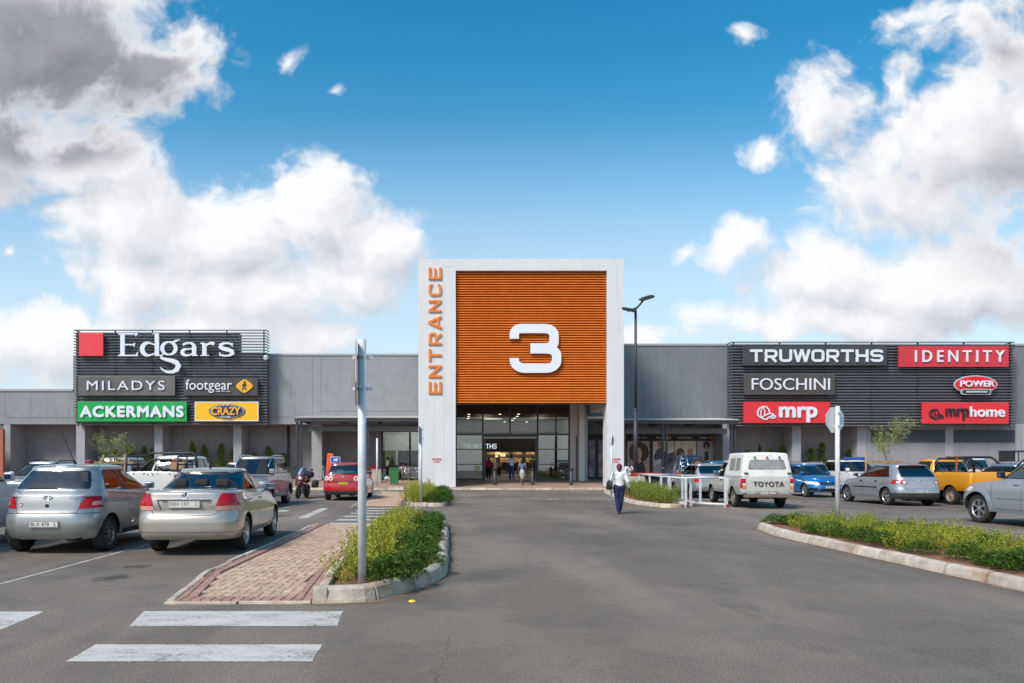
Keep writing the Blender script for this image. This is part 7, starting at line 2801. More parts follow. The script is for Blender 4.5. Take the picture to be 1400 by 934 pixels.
def scatter(poly, step, jit, fn, seed=1):
    r = random.Random(seed)
    xs = [p[0] for p in poly]
    ys = [p[1] for p in poly]
    y = min(ys)
    row = 0
    while y < max(ys):
        x = min(xs) + (step / 2 if row % 2 else 0)
        while x < max(xs):
            px, py = x + r.uniform(-jit, jit), y + r.uniform(-jit, jit)
            if inside(poly, px, py):
                fn(px, py, r)
            x += step
        y += step * .87
        row += 1


G1 = 'shrubs in the near planter beside the brick path'
scatter([(-1.42, 8.6), (-1.08, 8.7), (-.95, 13), (-.92, 18.1), (-1.5, 18.1), (-1.5, 10.4)], .36, .08,
        lambda x, y, r: shrub('golden', r.randrange(3), x, y, .12, r.uniform(.72, 1.0), r.uniform(.78, 1.1), 'golden leaved shrub in the near planter, on the side of the brick path', G1), 3)
scatter([(-.98, 8.45), (-.75, 8.6), (-.42, 9.7), (-.38, 18.2), (-.8, 18.2), (-.95, 13)], .36, .1,
        lambda x, y, r: shrub('low', r.randrange(3), x, y, .12, r.uniform(.62, 1.05), r.uniform(.7, 1.1), 'low dark green shrub in the near planter, on the side of the drive', G1), 4)
scatter([(-1.65, 26.4), (-1.0, 26.4), (-1.0, 32), (-1.6, 32)], .5, .12,
        lambda x, y, r: shrub('golden', r.randrange(3), x, y, .12, r.uniform(1.1, 1.5), r.uniform(.9, 1.2), 'golden leaved shrub in the farther small planter below the white pylon', 'shrubs in the farther small planter'), 5)
scatter([(-1.0, 26.4), (-.42, 26.4), (-.42, 35.5), (-2.0, 35.5), (-1.7, 32), (-1.0, 31.5)], .5, .12,
        lambda x, y, r: shrub('low', r.randrange(3), x, y, .12, r.uniform(.95, 1.25), r.uniform(.8, 1.15), 'low green shrub in the farther small planter below the white pylon', 'shrubs in the farther small planter'), 6)
G3 = 'shrubs in the right hand near planter'


def mixed(x, y, r):
    if r.random() < .18:
        return
    front = x < 7.85 or (y > 16.3 and x < 8.3)
    if r.random() < (.85 if front else .15):
        if r.random() < .90:
            shrub('low', r.randrange(3), x, y, .125, r.uniform(.65, 1.0), r.uniform(.7, 1.05), 'low dark green shrub in the right hand near planter, towards the drive', G3)
    else:
        k = 'golden' if r.random() < .6 else 'mid'
        shrub(k, r.randrange(3), x, y, .125, r.uniform(.65, .98), r.uniform(.65, 1.0), 'yellow green leafy shrub in the right hand near planter, towards the parked cars', G3)


scatter([(7.55, 6.8), (9.9, 6.8), (9.9, 15.4), (9.0, 17.5), (7.95, 17.5), (7.55, 15.5)], .39, .15, mixed, 8)
scatter([(7.75, 25.7), (8.15, 25.7), (8.9, 31), (9.5, 37.4), (8.9, 37.4), (7.55, 28.6)], .50, .12,
        lambda x, y, r: shrub('mid', r.randrange(3), x, y, .12, r.uniform(1.1, 1.45), r.uniform(.85, 1.1), 'light green shrub in the planter between the drive and the trolley rails', 'shrubs beside the trolley rails'), 9)


# ---- young columnar shrubs along the walls
def conifer_mesh(seed):
    r = random.Random(seed)
    vs, fs = [], []
    cl = []
    for i in range(13):
        t = .08 + .86 * i / 12 + r.uniform(-.04, .04)
        a = r.uniform(0, 6.28)
        o = (1 - t) ** .7 * r.uniform(.02, .20)
        cl.append((Vector((o * math.cos(a), o * math.sin(a), .10 + t * .93)), .035 + (1 - t) ** .8 * r.uniform(.05, .13)))
    for k in range(1000):
        c, s_ = r.choice(cl)
        q = c + Vector((r.gauss(0, s_), r.gauss(0, s_), r.gauss(0, s_ * .7)))
        q.z = max(.03, q.z)
        d = Vector((q.x * 4, q.y * 4, r.uniform(.2, 1.2))) + rvec(r) * .4
        leaf(vs, fs, q, d, rvec(r), r.uniform(.06, .12), r.uniform(.03, .055))
    me = bpy.data.meshes.new('crown')
    me.from_pydata([tuple(v) for v in vs], [], fs)
    me.update()
    me.materials.append(leaf_mat('leaf_conifer', (.045, .095, .016), (.20, .26, .055)))
    b = MB()
    b.tube([(0, 0, 0), (.01, 0, .5), (.03, 0, .95)], [.02, .015, .006], 5)
    tm = b.mesh('trunk')
    tm.materials.append(TWIG)
    return me, tm


CON = [conifer_mesh(s) for s in (2, 5, 9, 14)]
for (px, py, w) in ((141, 615, .9), (157, 611, .9), (177, 608, 1.1), (197, 609, .8), (207.5, 615, .8), (263, 605, 1.0), (279, 609, .9), (302, 607, 1.0), (318, 614, .7), (348, 619, .8), (367, 612, 1.2), (388, 620, .9),
                    (1021, 614, .6), (1039, 610, .6), (1053.5, 612.5, .9), (1069, 608.6, .9), (1108.5, 613, .9), (1124, 606, .9), (1161, 614, .8)):
    Y = 52.5
    h = Z(py, Y) - .42
    side = 'left' if px < 600 else 'right'
    root = empty('columnar_shrub', (X(px, Y), Y, .42), rnd.uniform(0, 6), 'young columnar evergreen planted along the low wall under the %s sign screen' % side, 'shrub', 'evergreens along the mall wall')
    root.scale = (w * 1.5, w * 1.5, h / 1.07)
    me, tm = CON[int(px) % 4]
    for nm, m_ in (('crown', me), ('trunk', tm)):
        o = bpy.data.objects.new(nm, m_)
        COL.objects.link(o)
        o.parent = root


# ---- staked saplings
def sapling(x, y, h, spread, seed, label, leaves=520, lean=0, leafm=None):
    r = random.Random(seed)
    root = empty('young_tree', (x, y, 0), 0, label, 'tree')
    b = MB()
    tips = []

    def grow(p, d, l, rad, lev):
        pts, rs = [p], [rad]
        for i in range(4):
            d = (d + Vector((r.gauss(0, .10), r.gauss(0, .10), r.gauss(.03, .05)))).normalized()
            p = p + d * l / 4
            pts.append(p)
            rs.append(rad * (1 - .16 * (i + 1)))
            if lev >= 1:
                tips.append((p, d, lev))
            if lev < 3 and i >= (1 if lev else 0):
                for _ in range(2 if lev else 3):
                    a = r.uniform(0, 6.28)
                    nd = (d + Vector((math.cos(a), math.sin(a), r.uniform(-.1, .35))) * r.uniform(.6, 1.1) * spread).normalized()
                    grow(p, nd, l * r.uniform(.42, .62), rad * .5, lev + 1)
        b.tube(pts, rs, 5, False)
    b.tube([(0, 0, 0), (lean * .3, 0, h * .4)], [.035, .028], 7)
    grow(Vector((lean * .3, 0, h * .4)), Vector((lean * .3, 0, 1)).normalized(), h * .5, .026, 0)
    b.build('trunk', mat('bark_pale', (.28, .23, .16), .9, var=.25), root)
    vs, fs = [], []
    for k in range(leaves):
        p, d, lev = r.choice(tips)
        if lev < 2 and r.random() < .6:
            continue
        q = p + Vector((r.gauss(0, .05), r.gauss(0, .05), r.gauss(0, .05)))
        leaf(vs, fs, q, d + rvec(r) * .9, rvec(r), r.uniform(.06, .11), r.uniform(.025, .045))
    me = bpy.data.meshes.new('crown')
    me.from_pydata([tuple(v) for v in vs], [], fs)
    me.update()
    link_mesh('crown', me, leafm or leaf_mat('leaf_olive', (.17, .24, .04), (.46, .52, .13)), root)
    return root


WOOD = mat('stake_wood', (.36, .20, .08), .8, var=.2, scale=8)


def stakes(x, y, pts, bar, label):
    root = empty('tree_stakes', (x, y, 0), 0, label, 'stakes')
    for dx, h in pts:
        b = MB()
        b.tube([(dx, 0, 0), (dx, 0, h)], .045, 8)
        b.build('stake', WOOD, root)
    b = MB()
    b.bb(bar[0], bar[1], -.07, -.03, bar[2], bar[2] + .09)
    b.build('crossbar', WOOD, root)
    return root


c = at(163, 650, 30.0)
sapling(c.x + .1, 29.9, 2.35, 1.0, 17, 'sparse young tree with forked pale branches under the left sign screen', 900, lean=-.25)
stakes(c.x, 29.5, ((-.42, 1.97), (.48, 1.99)), (-1.0, .85, 1.60), 'two brown wooden stakes joined by a crossbar, under the left sign screen')
c = at(1209, 650, 36.0)
sapling(c.x, 36.0, 3.3, 1.3, 23, 'sparse young tree with olive leaves right of the stop sign', 1300)
stakes(c.x - .5, 35.7, ((-.62, 2.2), (.5, 1.75)), (-.62, 1.3, 1.64), 'wooden stakes with a crossbar beneath the olive leaved young tree')

# ================================================================== STREET FURNITURE
GALV = mat('galvanised', (.62, .65, .67), .5, metal=.1, var=.12, scale=9)
SIGN_BACK = mat('sign_back', (.62, .65, .66), .45, metal=.4, var=.05)
STOP_RED = mat('stop_red', (.45, .02, .03), .4)


def sign_pole(px, Y, top, label, r=.05, plate=None, z0=.12):
    x = X(px, Y)
    root = empty('sign_pole', (x, Y, z0), 0, label, 'sign')
    b = MB()
    b.tube([(0, 0, -.05), (0, 0, top - z0)], r, 16)
    b.build('pole', GALV, root)
    if plate:
        kind, size, ang, off = plate
        n = 8 if kind == 'octagon' else (24 if kind == 'disc' else 4)
        R_ = size / 2
        if kind == 'octagon':
            P = [(R_ / math.cos(R(22.5)) * math.cos(R(22.5 + 45 * k)), R_ / math.cos(R(22.5)) * math.sin(R(22.5 + 45 * k))) for k in range(8)]
        elif kind == 'disc':
            P = ell(0, 0, R_, R_, 24)
        else:
            P = smooth_poly([(-R_ * .8, -R_, .04), (R_ * .8, -R_, .04), (R_ * .8, R_, .04), (-R_ * .8, R_, .04)])
        M_ = Matrix.Translation((0, 0, top - z0 - R_ - .02)) @ Matrix.Rotation(R(ang), 4, 'Z') @ Matrix.Translation((0, off, 0)) @ XZ(0)
        b = MB(); b.prism(P, -.012, M_)
        po = b.build('plate', SIGN_BACK, root)
        b = MB(); b.prism([(p[0] * .985, p[1] * .985) for p in P], -.004, M_ @ Matrix.Translation((0, 0, -.0125)))
        b.build('plate_face', STOP_RED, po)
        b = MB()
        for z in (-R_ * .5, R_ * .5):
            b.bb(-.12, .12, off - .03, off - .001, top - z0 - R_ - .02 + z - .02, top - z0 - R_ - .02 + z + .02)
            b.box((0, -r - .015, top - z0 - R_ + z), (.05, .03, .035))
        b.build('clamp', GALV, root)
    return root


sign_pole(495, 8.5, 3.10, 'tall galvanised sign pole standing in the near planter, its plate seen edge on', .051, ('octagon', .76, 97, .062))
sign_pole(575.5, 26.3, 3.06, 'grey sign pole in the farther small planter before the white pylon', .05, ('plate', .66, 90, .062))
sign_pole(515.6, 44.6, 3.22, 'plain pale post on the pavement beside the red bin', .06, None, .2)
sign_pole(1145, 16.5, 2.95, 'stop sign seen from behind on a galvanised pole among the right hand shrubs', .052, ('octagon', .60, 24, .062))
sign_pole(836, 33.6, 2.98, 'thin sign pole with a round plate seen edge on, before the narrow white pillar', .045, ('disc', .5, 64, -.06))

# lamp post with a concrete foot
p = Vector((X(869, 36.0), 36.0, 0))
root = empty('lamp_post', p, 0, 'tall dark lamp post with two flat heads on a concrete foot', 'street lamp')
b = MB(); b.bevbox((0, 0, .46), (.78, .78, .98), .02); b.build('concrete_foot', mat('foot_concrete', (.50, .46, .38), .9, var=.12, scale=3, bump=.4, dirt=.4, dirt_col=(.3, .24, .17)), root)
b = MB(); b.tube([(0, 0, .9), (0, 0, 4.3)], .115, 12); b.tube([(0, 0, 4.25), (0, 0, 4.45)], [.115, .075], 12); b.tube([(0, 0, 4.4), (0, 0, 9.6)], [.075, .062], 12); b.bb(-.2, .2, -.2, .2, .95, .975)
b.build('pole', STEEL, root)
b = MB(); b.tube([(-.42, 0, 9.42), (-.05, 0, 9.55), (.10, 0, 9.62), (.42, 0, 10.0)], .05, 8); b.build('arm', STEEL, root)
for (c, an, tl) in (((-.36, -.1, 9.47), 12, 14), ((.56, -.05, 10.08), -18, -10)):
    b = MB(); m_ = Matrix.Rotation(R(an), 3, 'Y') @ Matrix.Rotation(R(20), 3, 'X')
    b.bevbox(c, (.72, .42, .11), .04, m_)
    for k in range(5):
        b.box(Vector(c) + m_ @ Vector((-.2 + .1 * k, 0, .065)), (.02, .36, .05), m_)
    h = b.build('lamp_head', STEEL, root)
    b = MB(); b.box(Vector(c) + m_ @ Vector((0, 0, -.06)), (.58, .32, .012), m_); b.build('lens', mat('lamp_lens', (.5, .5, .48), .2, coat=.5), h)

# trolley bay of galvanised rails
root = empty('trolley_bay', (9.3, 29, 0), 0, 'galvanised tube rails of the trolley bay beside the white pick-up', 'railing')


def rail(pts, r=.032):
    b = MB(); b.tube(pts, r, 8)
    return on(b, 'rail', GALV, root)


x0, x1 = 8.5, 9.95
for (x, y) in ((x0, 25.7), (x1, 25.7), (x0, 27.6), (x1 + .1, 28.6), (x0 + .25, 29.6), (x1 + .35, 31.6), (x0 + .55, 32.4), (x1 + .7, 34.8), (x0 + .8, 35.2), (x1 + .4, 26.6), (x0 + .35, 26.2)):
    b = MB(); b.bb(x - .036, x + .036, y - .036, y + .036, .0, 1.06); on(b, 'post', GALV, root)
rail([(x0, 25.7, 1.06), (x0 + .8, 35.2, 1.06)], .034); rail([(x1, 25.7, 1.06), (x1 + .7, 34.8, 1.06)], .034); rail([(x0 + .8, 35.2, 1.06), (x1 + .7, 34.8, 1.06)], .034)
rail([(x0 + .02, 26.0, 1.07), (x1 + .2, 26.5, 1.07)], .034); rail([(x1, 25.75, .10), (x0 + .3, 27.2, .10)], .05); rail([(x0, 25.72, .1), (x0 + .8, 35, .1)], .045)
b = MB(); b.bb(x0 + .5, x1 + .5, 35.2, 35.26, 1.0, 1.14); on(b, 'red_board', mat('board_red', (.50, .05, .04), .5), root)
for (x, y) in ((x0, 25.66), (x1, 25.66)):
    b = MB(); b.bevbox((x + .06, y, .06), (.12, .12, .10), .02)
    on(b, 'rusty_foot', mat('rust', (.16, .05, .02), .9), root)
b = MB(); r_ = random.Random(4)
pts = [(r_.uniform(-.5, .6), r_.uniform(-.3, .3), r_.uniform(.02, .18)) for _ in range(26)]
for k in range(0, 24, 2):
    a_, b_, c_ = Vector(pts[k]), Vector(pts[k + 1]), Vector(pts[(k + 7) % 26])
    b.add([a_, b_, c_], [(0, 1, 2)])
o = b.build('plastic_sheet', mat('plastic_pink', (.62, .38, .34), .5, var=.2)); o.location = (8.75, 26.9, .02)
tag(o, 'crumpled pink plastic sheeting on the ground in the trolley bay', 'litter')
b = MB(); b.lathe([(0, .018), (.025, .018), (.04, .010), (.042, 0)], 16); o = b.build('bottle_lid', mat('lid_yellow', (.85, .62, .01), .4)); o.location = tuple(gp(563.5, 822.5)); tag(o, 'small yellow lid lying by the near planter kerb', 'litter')


# bins, boxes, trolleys in front of the shop window left of the tower
def place(o, px, Y, z=None, rz=0):
    z = (.125 + (Y - 42.9) * .0415) if z is None else z
    o.location = (X(px, Y), Y, z)
    o.rotation_euler = (0, 0, rz)
    return o


root = empty('wheelie_bin', (0, 0, 0), 0, 'green wheeled bin before the shop window left of the tower', 'bin')
gm = mat('bin_green', (.03, .17, .05), .5, var=.08)
b = MB()
vs = []
for (z, w, d) in ((.08, .42, .46), (.12, .46, .50), (1.0, .58, .66), (1.06, .62, .70)):
    vs += [(-w / 2, -d / 2, z), (w / 2, -d / 2, z), (w / 2, d / 2, z), (-w / 2, d / 2, z)]
fs = [(3, 2, 1, 0)]
for i in range(3):
    for k in range(4):
        fs.append((i * 4 + k, i * 4 + (k + 1) % 4, i * 4 + 4 + (k + 1) % 4, i * 4 + 4 + k))
b.add(vs, fs); b.build('body', gm, root)
b = MB(); b.bevbox((0, 0, 1.09), (.64, .74, .06), .025); b.tube([(-.25, .38, 1.04), (.25, .38, 1.04)], .02, 6); b.build('lid', gm, root)
for s in (-1, 1):
    b = MB(); b.lathe([(0, -.025), (.1, -.025), (.1, .025), (0, .025)], 14, Matrix.Translation((s * .24, .24, .1)) @ Matrix.Rotation(R(90), 4, 'Y')); b.build('wheel', BLACK, root)
place(root, 539, 45.5)
root.scale = (1.0, 1.0, .98)
root = empty('litter_bin', (0, 0, 0), 0, 'bright red bin behind the plain pale post', 'bin')
b = MB(); b.bevbox((0, 0, .5), (.62, .6, 1.0), .05); b.build('body', mat('bin_red', (.62, .02, .025), .45), root)
b = MB(); b.bevbox((0, 0, 1.03), (.68, .66, .07), .03); b.build('lid', mat('bin_red', (.62, .02, .025), .45), root)
place(root, 509.5, 51.0, .42)
b = MB(); b.bevbox((0, 0, .42), (.62, .6, .84), .03); b.bb(-.33, .33, -.32, .32, .845, .90)
o = tag(b.build('concrete_bin', mat('bin_beige', (.40, .37, .31), .9, var=.1, bump=.3)), 'beige concrete box bin just before the bright red bin', 'bin'); place(o, 515, 47.5)
b = MB(); b.lathe([(0, .01), (.17, .01), (.22, .30), (.24, .31), (.23, .33), (.20, .31), (.16, .03), (0, .03)], 18); o = tag(b.build('wash_basin', mat('basin_teal', (.02, .33, .38), .4)), 'turquoise basin at the feet of the standing vendor', 'basin'); place(o, 522.5, 50.5, .42)
o.scale = (1.4, 1.4, 1.3)
b = MB(); b.ball((0, 0, .14), .22, 12, 8, (1, .8, .7)); b.ball((.25, 0, .1), .18, 12, 8, (1, .8, .7)); o = tag(b.build('plastic_bag', mat('bag_white', (.7, .7, .7), .4)), 'white plastic bags on the ground behind the green wheeled bin', 'bag'); place(o, 529, 50.2, .42)
b = MB(); b.bevbox((0, 0, .2), (.5, .4, .4), .04); o = tag(b.build('goods_box', mat('box_brown', (.38, .30, .2), .8)), 'brown carton standing behind the turquoise basin', 'box'); place(o, 520.5, 51.3, .42)


def trolley(px, Y, rz, label):
    root = empty('shopping_trolley', (0, 0, 0), 0, label, 'trolley', 'shopping trolleys by the shop window')
    b = MB()
    for k in range(7):
        t = k / 6
        for z, w0, w1, y0, y1 in ((.55 + .4 * t, .22 + .05 * t, .26 + .05 * t, -.42 + .0 * t, .38 + .04 * t),):
            b.tube([(-w0, y0, z), (w0, y0, z), (w1, y1, z), (-w1, y1, z), (-w0, y0, z)], .007, 4, False)
    for k in range(8):
        y = -.42 + .8 * k / 7
        b.tube([(-.31, y, .95), (-.25, y, .55), (.25, y, .55), (.31, y, .95)], .006, 4, False)
    b.build('basket', CHROME, root)
    b = MB()
    for s in (-1, 1):
        b.tube([(s * .27, .45, 1.02), (s * .25, .36, .5), (s * .24, .3, .2), (s * .2, -.45, .16)], .014, 6)
    b.tube([(-.24, .3, .2), (.24, .3, .2)], .014, 6)
    b.build('frame', CHROME, root)
    b = MB(); b.tube([(-.29, .47, 1.03), (.29, .47, 1.03)], .022, 8); b.build('handle', mat('handle_red', (.62, .04, .04), .4), root)
    for x, y in ((-.2, -.42), (.2, -.42), (-.24, .32), (.24, .32)):
        b = MB(); b.lathe([(0, -.015), (.06, -.015), (.06, .015), (0, .015)], 12, Matrix.Translation((x, y, .06)) @ Matrix.Rotation(R(90), 4, 'Y')); b.build('wheel', BLACK, root)
    return place(root, px, Y, .42, rz)


trolley(556.5, 49.5, R(105), 'shopping trolley beside the seated vendor, left of the two')
trolley(566.5, 49.8, R(80), 'shopping trolley with red handle close to the white pylon')
# orange post and blue board behind the red hatchback
b = MB(); b.bevbox((0, 0, 1.0), (.42, .18, 2.0), .06, Matrix.Rotation(R(4), 3, 'Y')); o = tag(b.build('orange_post', mat('post_orange', (.75, .10, .03), .5)), 'orange red upright panel behind the red hatchback roof', 'post'); place(o, 450.5, 46.5)
root = empty('parking_sign', (0, 0, 0), 0, 'blue parking board with a white symbol above the red hatchback roof', 'sign')
b = MB(); b.tube([(0, 0, 0), (0, 0, 1.5)], .03, 8); b.build('post', GALV, root)
b = MB(); b.bevbox((0, 0, 1.66), (.62, .03, .40), .01); b.build('board', mat('board_white', (.7, .7, .7), .4), root)
b = MB(); b.bevbox((0, -.016, 1.66), (.56, .012, .34), .004); b.build('blue_field', mat('board_blue', (.01, .08, .48), .4), root)
b = MB(); stroke_into(b, [(-.12, -.02), (.12, -.02), (.12, .09), (.02, .09)], .03, .006, Matrix.Translation((0, 0, 1.64)) @ XZ(-.023)); b.prism(ell(-.03, .03, .06, .06, 12), .007, Matrix.Translation((0, 0, 1.64)) @ XZ(-.023)); b.build('symbol', LETTER, root)
place(root, 458.5, 44.2)


# ---- touring motorcycle on its side stand
def motorcycle():
    root = empty('motorcycle', (0, 0, 0), 0, 'maroon touring motorcycle with black panniers on its side stand', 'motorcycle')
    mr = paint('maroon', (.16, .012, .02), .2)
    tilt = empty('lean', (0, 0, 0))
    COL.objects.unlink(tilt); bpy.data.objects.remove(tilt)

    def tw(y, r, w, nm):
        M_ = Matrix.Translation((0, y, r)) @ Matrix.Rotation(R(90), 4, 'Y')
        b = MB()
        h = w / 2
        b.lathe([(r * .74, -h * .8), (r * .86, -h), (r * .96, -h * .6), (r, 0), (r * .96, h * .6), (r * .86, h), (r * .74, h * .8), (r * .74, -h * .8)], 28, M_)
        t = b.build(nm, RUBBER, root)
        b = MB(); b.lathe([(r * .75, -.03), (r * .66, -.025), (r * .66, .025), (r * .75, .03)], 28, M_); b.lathe([(0, -.06), (.06, -.06), (.06, .06), (0, .06)], 14, M_)
        for k in range(10):
            a = 2 * math.pi * k / 10
            b.tube([(0, y, r), (.0, y + math.cos(a) * r * .68, r + math.sin(a) * r * .68)], .008, 4)
        b.lathe([(.09, .07), (.15, .07), (.15, .076), (.09, .076)], 20, M_)
        b.build('rim', RIM_DK, t)
    tw(.76, .33, .12, 'front_wheel')
    tw(-.72, .315, .16, 'rear_wheel')
    b = MB()
    for s in (-1, 1):
        b.tube([(s * .10, .76, .33), (s * .10, .50, 1.02)], [.032, .026], 8)
    b.bevbox((0, .50, .98), (.26, .08, .05), .015); b.build('fork', CHROME, root)
    b = MB(); b.tube([(0, .98, .60), (0, .90, .69), (0, .76, .715), (0, .60, .69)], [.05, .075, .08, .07], 8); b.build('front_mudguard', mr, root)
    b = MB(); b.bevbox((0, .02, .48), (.34, .5, .36), .06); b.tube([(.17, .1, .4), (.3, .1, .4)], .08, 10); b.tube([(-.17, .1, .4), (-.3, .1, .4)], .08, 10); b.bevbox((0, .0, .27), (.26, .5, .1), .03); b.build('engine', mat('engine_grey', (.08, .08, .085), .45, metal=.7), root)
    b = MB(); b.ball((0, .20, .92), .25, 14, 10, (.72, 1.25, .62)); b.build('fuel_tank', mr, root)
    b = MB(); b.ball((0, .58, .92), .22, 14, 10, (1.0, .85, .95)); b.ball((0, .64, .70), .16, 12, 8, (1.0, .7, 1.2)); b.build('fairing', mr, root)
    b = MB(); b.ball((0, .745, .93), .09, 12, 8, (1.2, .5, .85)); b.build('headlight', LAMP_W, root)
    b = MB(); vs = []
    for (z, w, y) in ((1.02, .17, .66), (1.18, .20, .56), (1.34, .17, .46), (1.44, .09, .40)):
        for k in range(7):
            u = -1 + k / 3
            vs.append((w * u, y - .06 * u * u, z))
    b.add(vs, [(i * 7 + k, i * 7 + k + 1, i * 7 + k + 8, i * 7 + k + 7) for i in range(3) for k in range(6)], True); b.build('windscreen', glass('visor', (.45, .48, .5), 1.1), root)
    b = MB(); b.tube([(-.40, .30, 1.12), (-.30, .40, 1.14), (0, .46, 1.10), (.30, .40, 1.14), (.40, .30, 1.12)], .016, 8); b.build('handlebar', BLACK, root)
    for s in (-1, 1):
        b = MB(); b.tube([(s * .30, .40, 1.14), (s * .38, .44, 1.34)], .008, 6); b.ball((s * .40, .44, 1.38), .065, 10, 8, (1.2, .4, .8)); b.build('mirror', BLACK, root)
        b = MB(); b.ball((s * .22, .62, .88), .03, 8, 6); b.build('indicator', LAMP_A, root)
        b = MB(); b.bevbox((s * .40, -.55, .70), (.24, .50, .36), .06); b.build('pannier', GRAPH, root)
        b = MB(); b.bevbox((s * .24, -.1, .36), (.14, .04, .03), .01); b.build('foot_peg', BLACK, root)
    b = MB(); b.ball((0, -.28, .86), .24, 12, 8, (.7, 1.5, .38)); b.build('seat', BLACK, root)
    b = MB(); b.tube([(0, -.35, .78), (0, -.7, .86), (0, -.98, .80)], [.12, .12, .07], 8); b.build('tail_fairing', mr, root)
    b = MB(); b.bevbox((0, -.72, 1.10), (.44, .40, .30), .09); b.build('top_bag', mat('bag_black', (.02, .02, .022), .8), root)
    b = MB(); b.tube([(.14, .2, .3), (.17, -.3, .28), (.20, -.8, .42)], [.03, .035, .055], 8); b.build('exhaust', CHROME, root)
    b = MB(); b.tube([(0, .5, .95), (0, .2, .55), (0, -.2, .4), (0, -.72, .315)], .04, 8); b.tube([(0, .3, .85), (0, -.4, .75)], .035, 8); b.build('frame', BLACK, root)
    b = MB(); b.tube([(-.12, .0, .28), (-.34, .12, .0)], .014, 6); b.build('side_stand', BLACK, root)
    return root


mo = motorcycle()
mo.location = (-7.05, 32.7, 0)
mo.rotation_euler = (0, R(-7), R(177))


# ================================================================== PEOPLE
def blob_mesh(name, caps, voxel=.011, smooth=2, balls=()):
    """one continuous skin over tapered limbs: (a, b, ra, rb[, flatten])"""
    b = MB()
    for c in caps:
        p, q, ra, rb = Vector(c[0]), Vector(c[1]), c[2], c[3]
        fl = c[4] if len(c) > 4 else 1.0
        d = q - p
        L = max(d.length, 1e-4)
        t = d / L
        side = Vector((1, 0, 0)) if abs(t.x) < .9 else Vector((0, 1, 0))
        a = (side - t * side.dot(t)).normalized()
        bb = t.cross(a)
        n, m = 12, 4
        rings = [(-ra * math.cos(R(90 * i / m)), ra * math.sin(R(90 * i / m))) for i in range(1, m + 1)] + [(L + rb * math.sin(R(90 * i / m)), rb * math.cos(R(90 * i / m))) for i in range(0, m)]
        vs = [p - t * ra]
        for (h, r) in rings:
            for k in range(n):
                an = 2 * math.pi * k / n
                vs.append(p + t * h + a * math.cos(an) * r + bb * math.sin(an) * r * fl)
        vs.append(q + t * rb)
        fs = [(0, 1 + (k + 1) % n, 1 + k) for k in range(n)]
        nr = len(rings)
        for i in range(nr - 1):
            for k in range(n):
                fs.append((1 + i * n + k, 1 + i * n + (k + 1) % n, 1 + (i + 1) * n + (k + 1) % n, 1 + (i + 1) * n + k))
        e = 1 + nr * n
        fs += [(1 + (nr - 1) * n + k, 1 + (nr - 1) * n + (k + 1) % n, e) for k in range(n)]
        b.add(vs, fs, True)
    for (c, r, sc) in balls:
        b.ball(c, r, 16, 12, sc)
    me = b.mesh(name)
    o = bpy.data.objects.new(name, me)
    COL.objects.link(o)
    md = o.modifiers.new('remesh', 'REMESH')
    md.mode = 'VOXEL'
    md.voxel_size = voxel
    md.use_smooth_shade = True
    s = o.modifiers.new('smooth', 'SMOOTH')
    s.factor = .5
    s.iterations = smooth
    bpy.context.view_layer.update()
    dg = bpy.context.evaluated_depsgraph_get()
    out = bpy.data.meshes.new_from_object(o.evaluated_get(dg))
    bpy.data.objects.remove(o)
    bpy.data.meshes.remove(me)
    out.name = name
    return out


SKINS = {'dark': mat('skin_dark', (.105, .050, .030), .5, var=.08), 'brown': mat('skin_brown', (.16, .08, .05), .5, var=.08)}
STAND = dict(pelvis=(0, 0, .93), waist=(0, 0, 1.08), chest=(0, 0, 1.27), neck=(0, 0, 1.46), head=(0, .015, 1.585),
             sh=((-.175, 0, 1.405), (.175, 0, 1.405)), el=((-.225, -.02, 1.125), (.225, -.02, 1.125)), wr=((-.235, .05, .885), (.235, .05, .885)),
             hip=((-.09, 0, .92), (.09, 0, .92)), kn=((-.095, .02, .50), (.095, .02, .50)), an=((-.095, -.01, .085), (.095, -.01, .085)))


def pose(**k):
    d = dict(STAND)
    d.update(k)
    return d


WALK = pose(kn=((-.085, .17, .53), (.085, -.04, .50)), an=((-.075, .20, .085), (.075, -.30, .17)), el=((-.235, -.12, 1.14), (.245, .06, 1.14)), wr=((-.25, -.10, .90), (.27, .22, .95)))


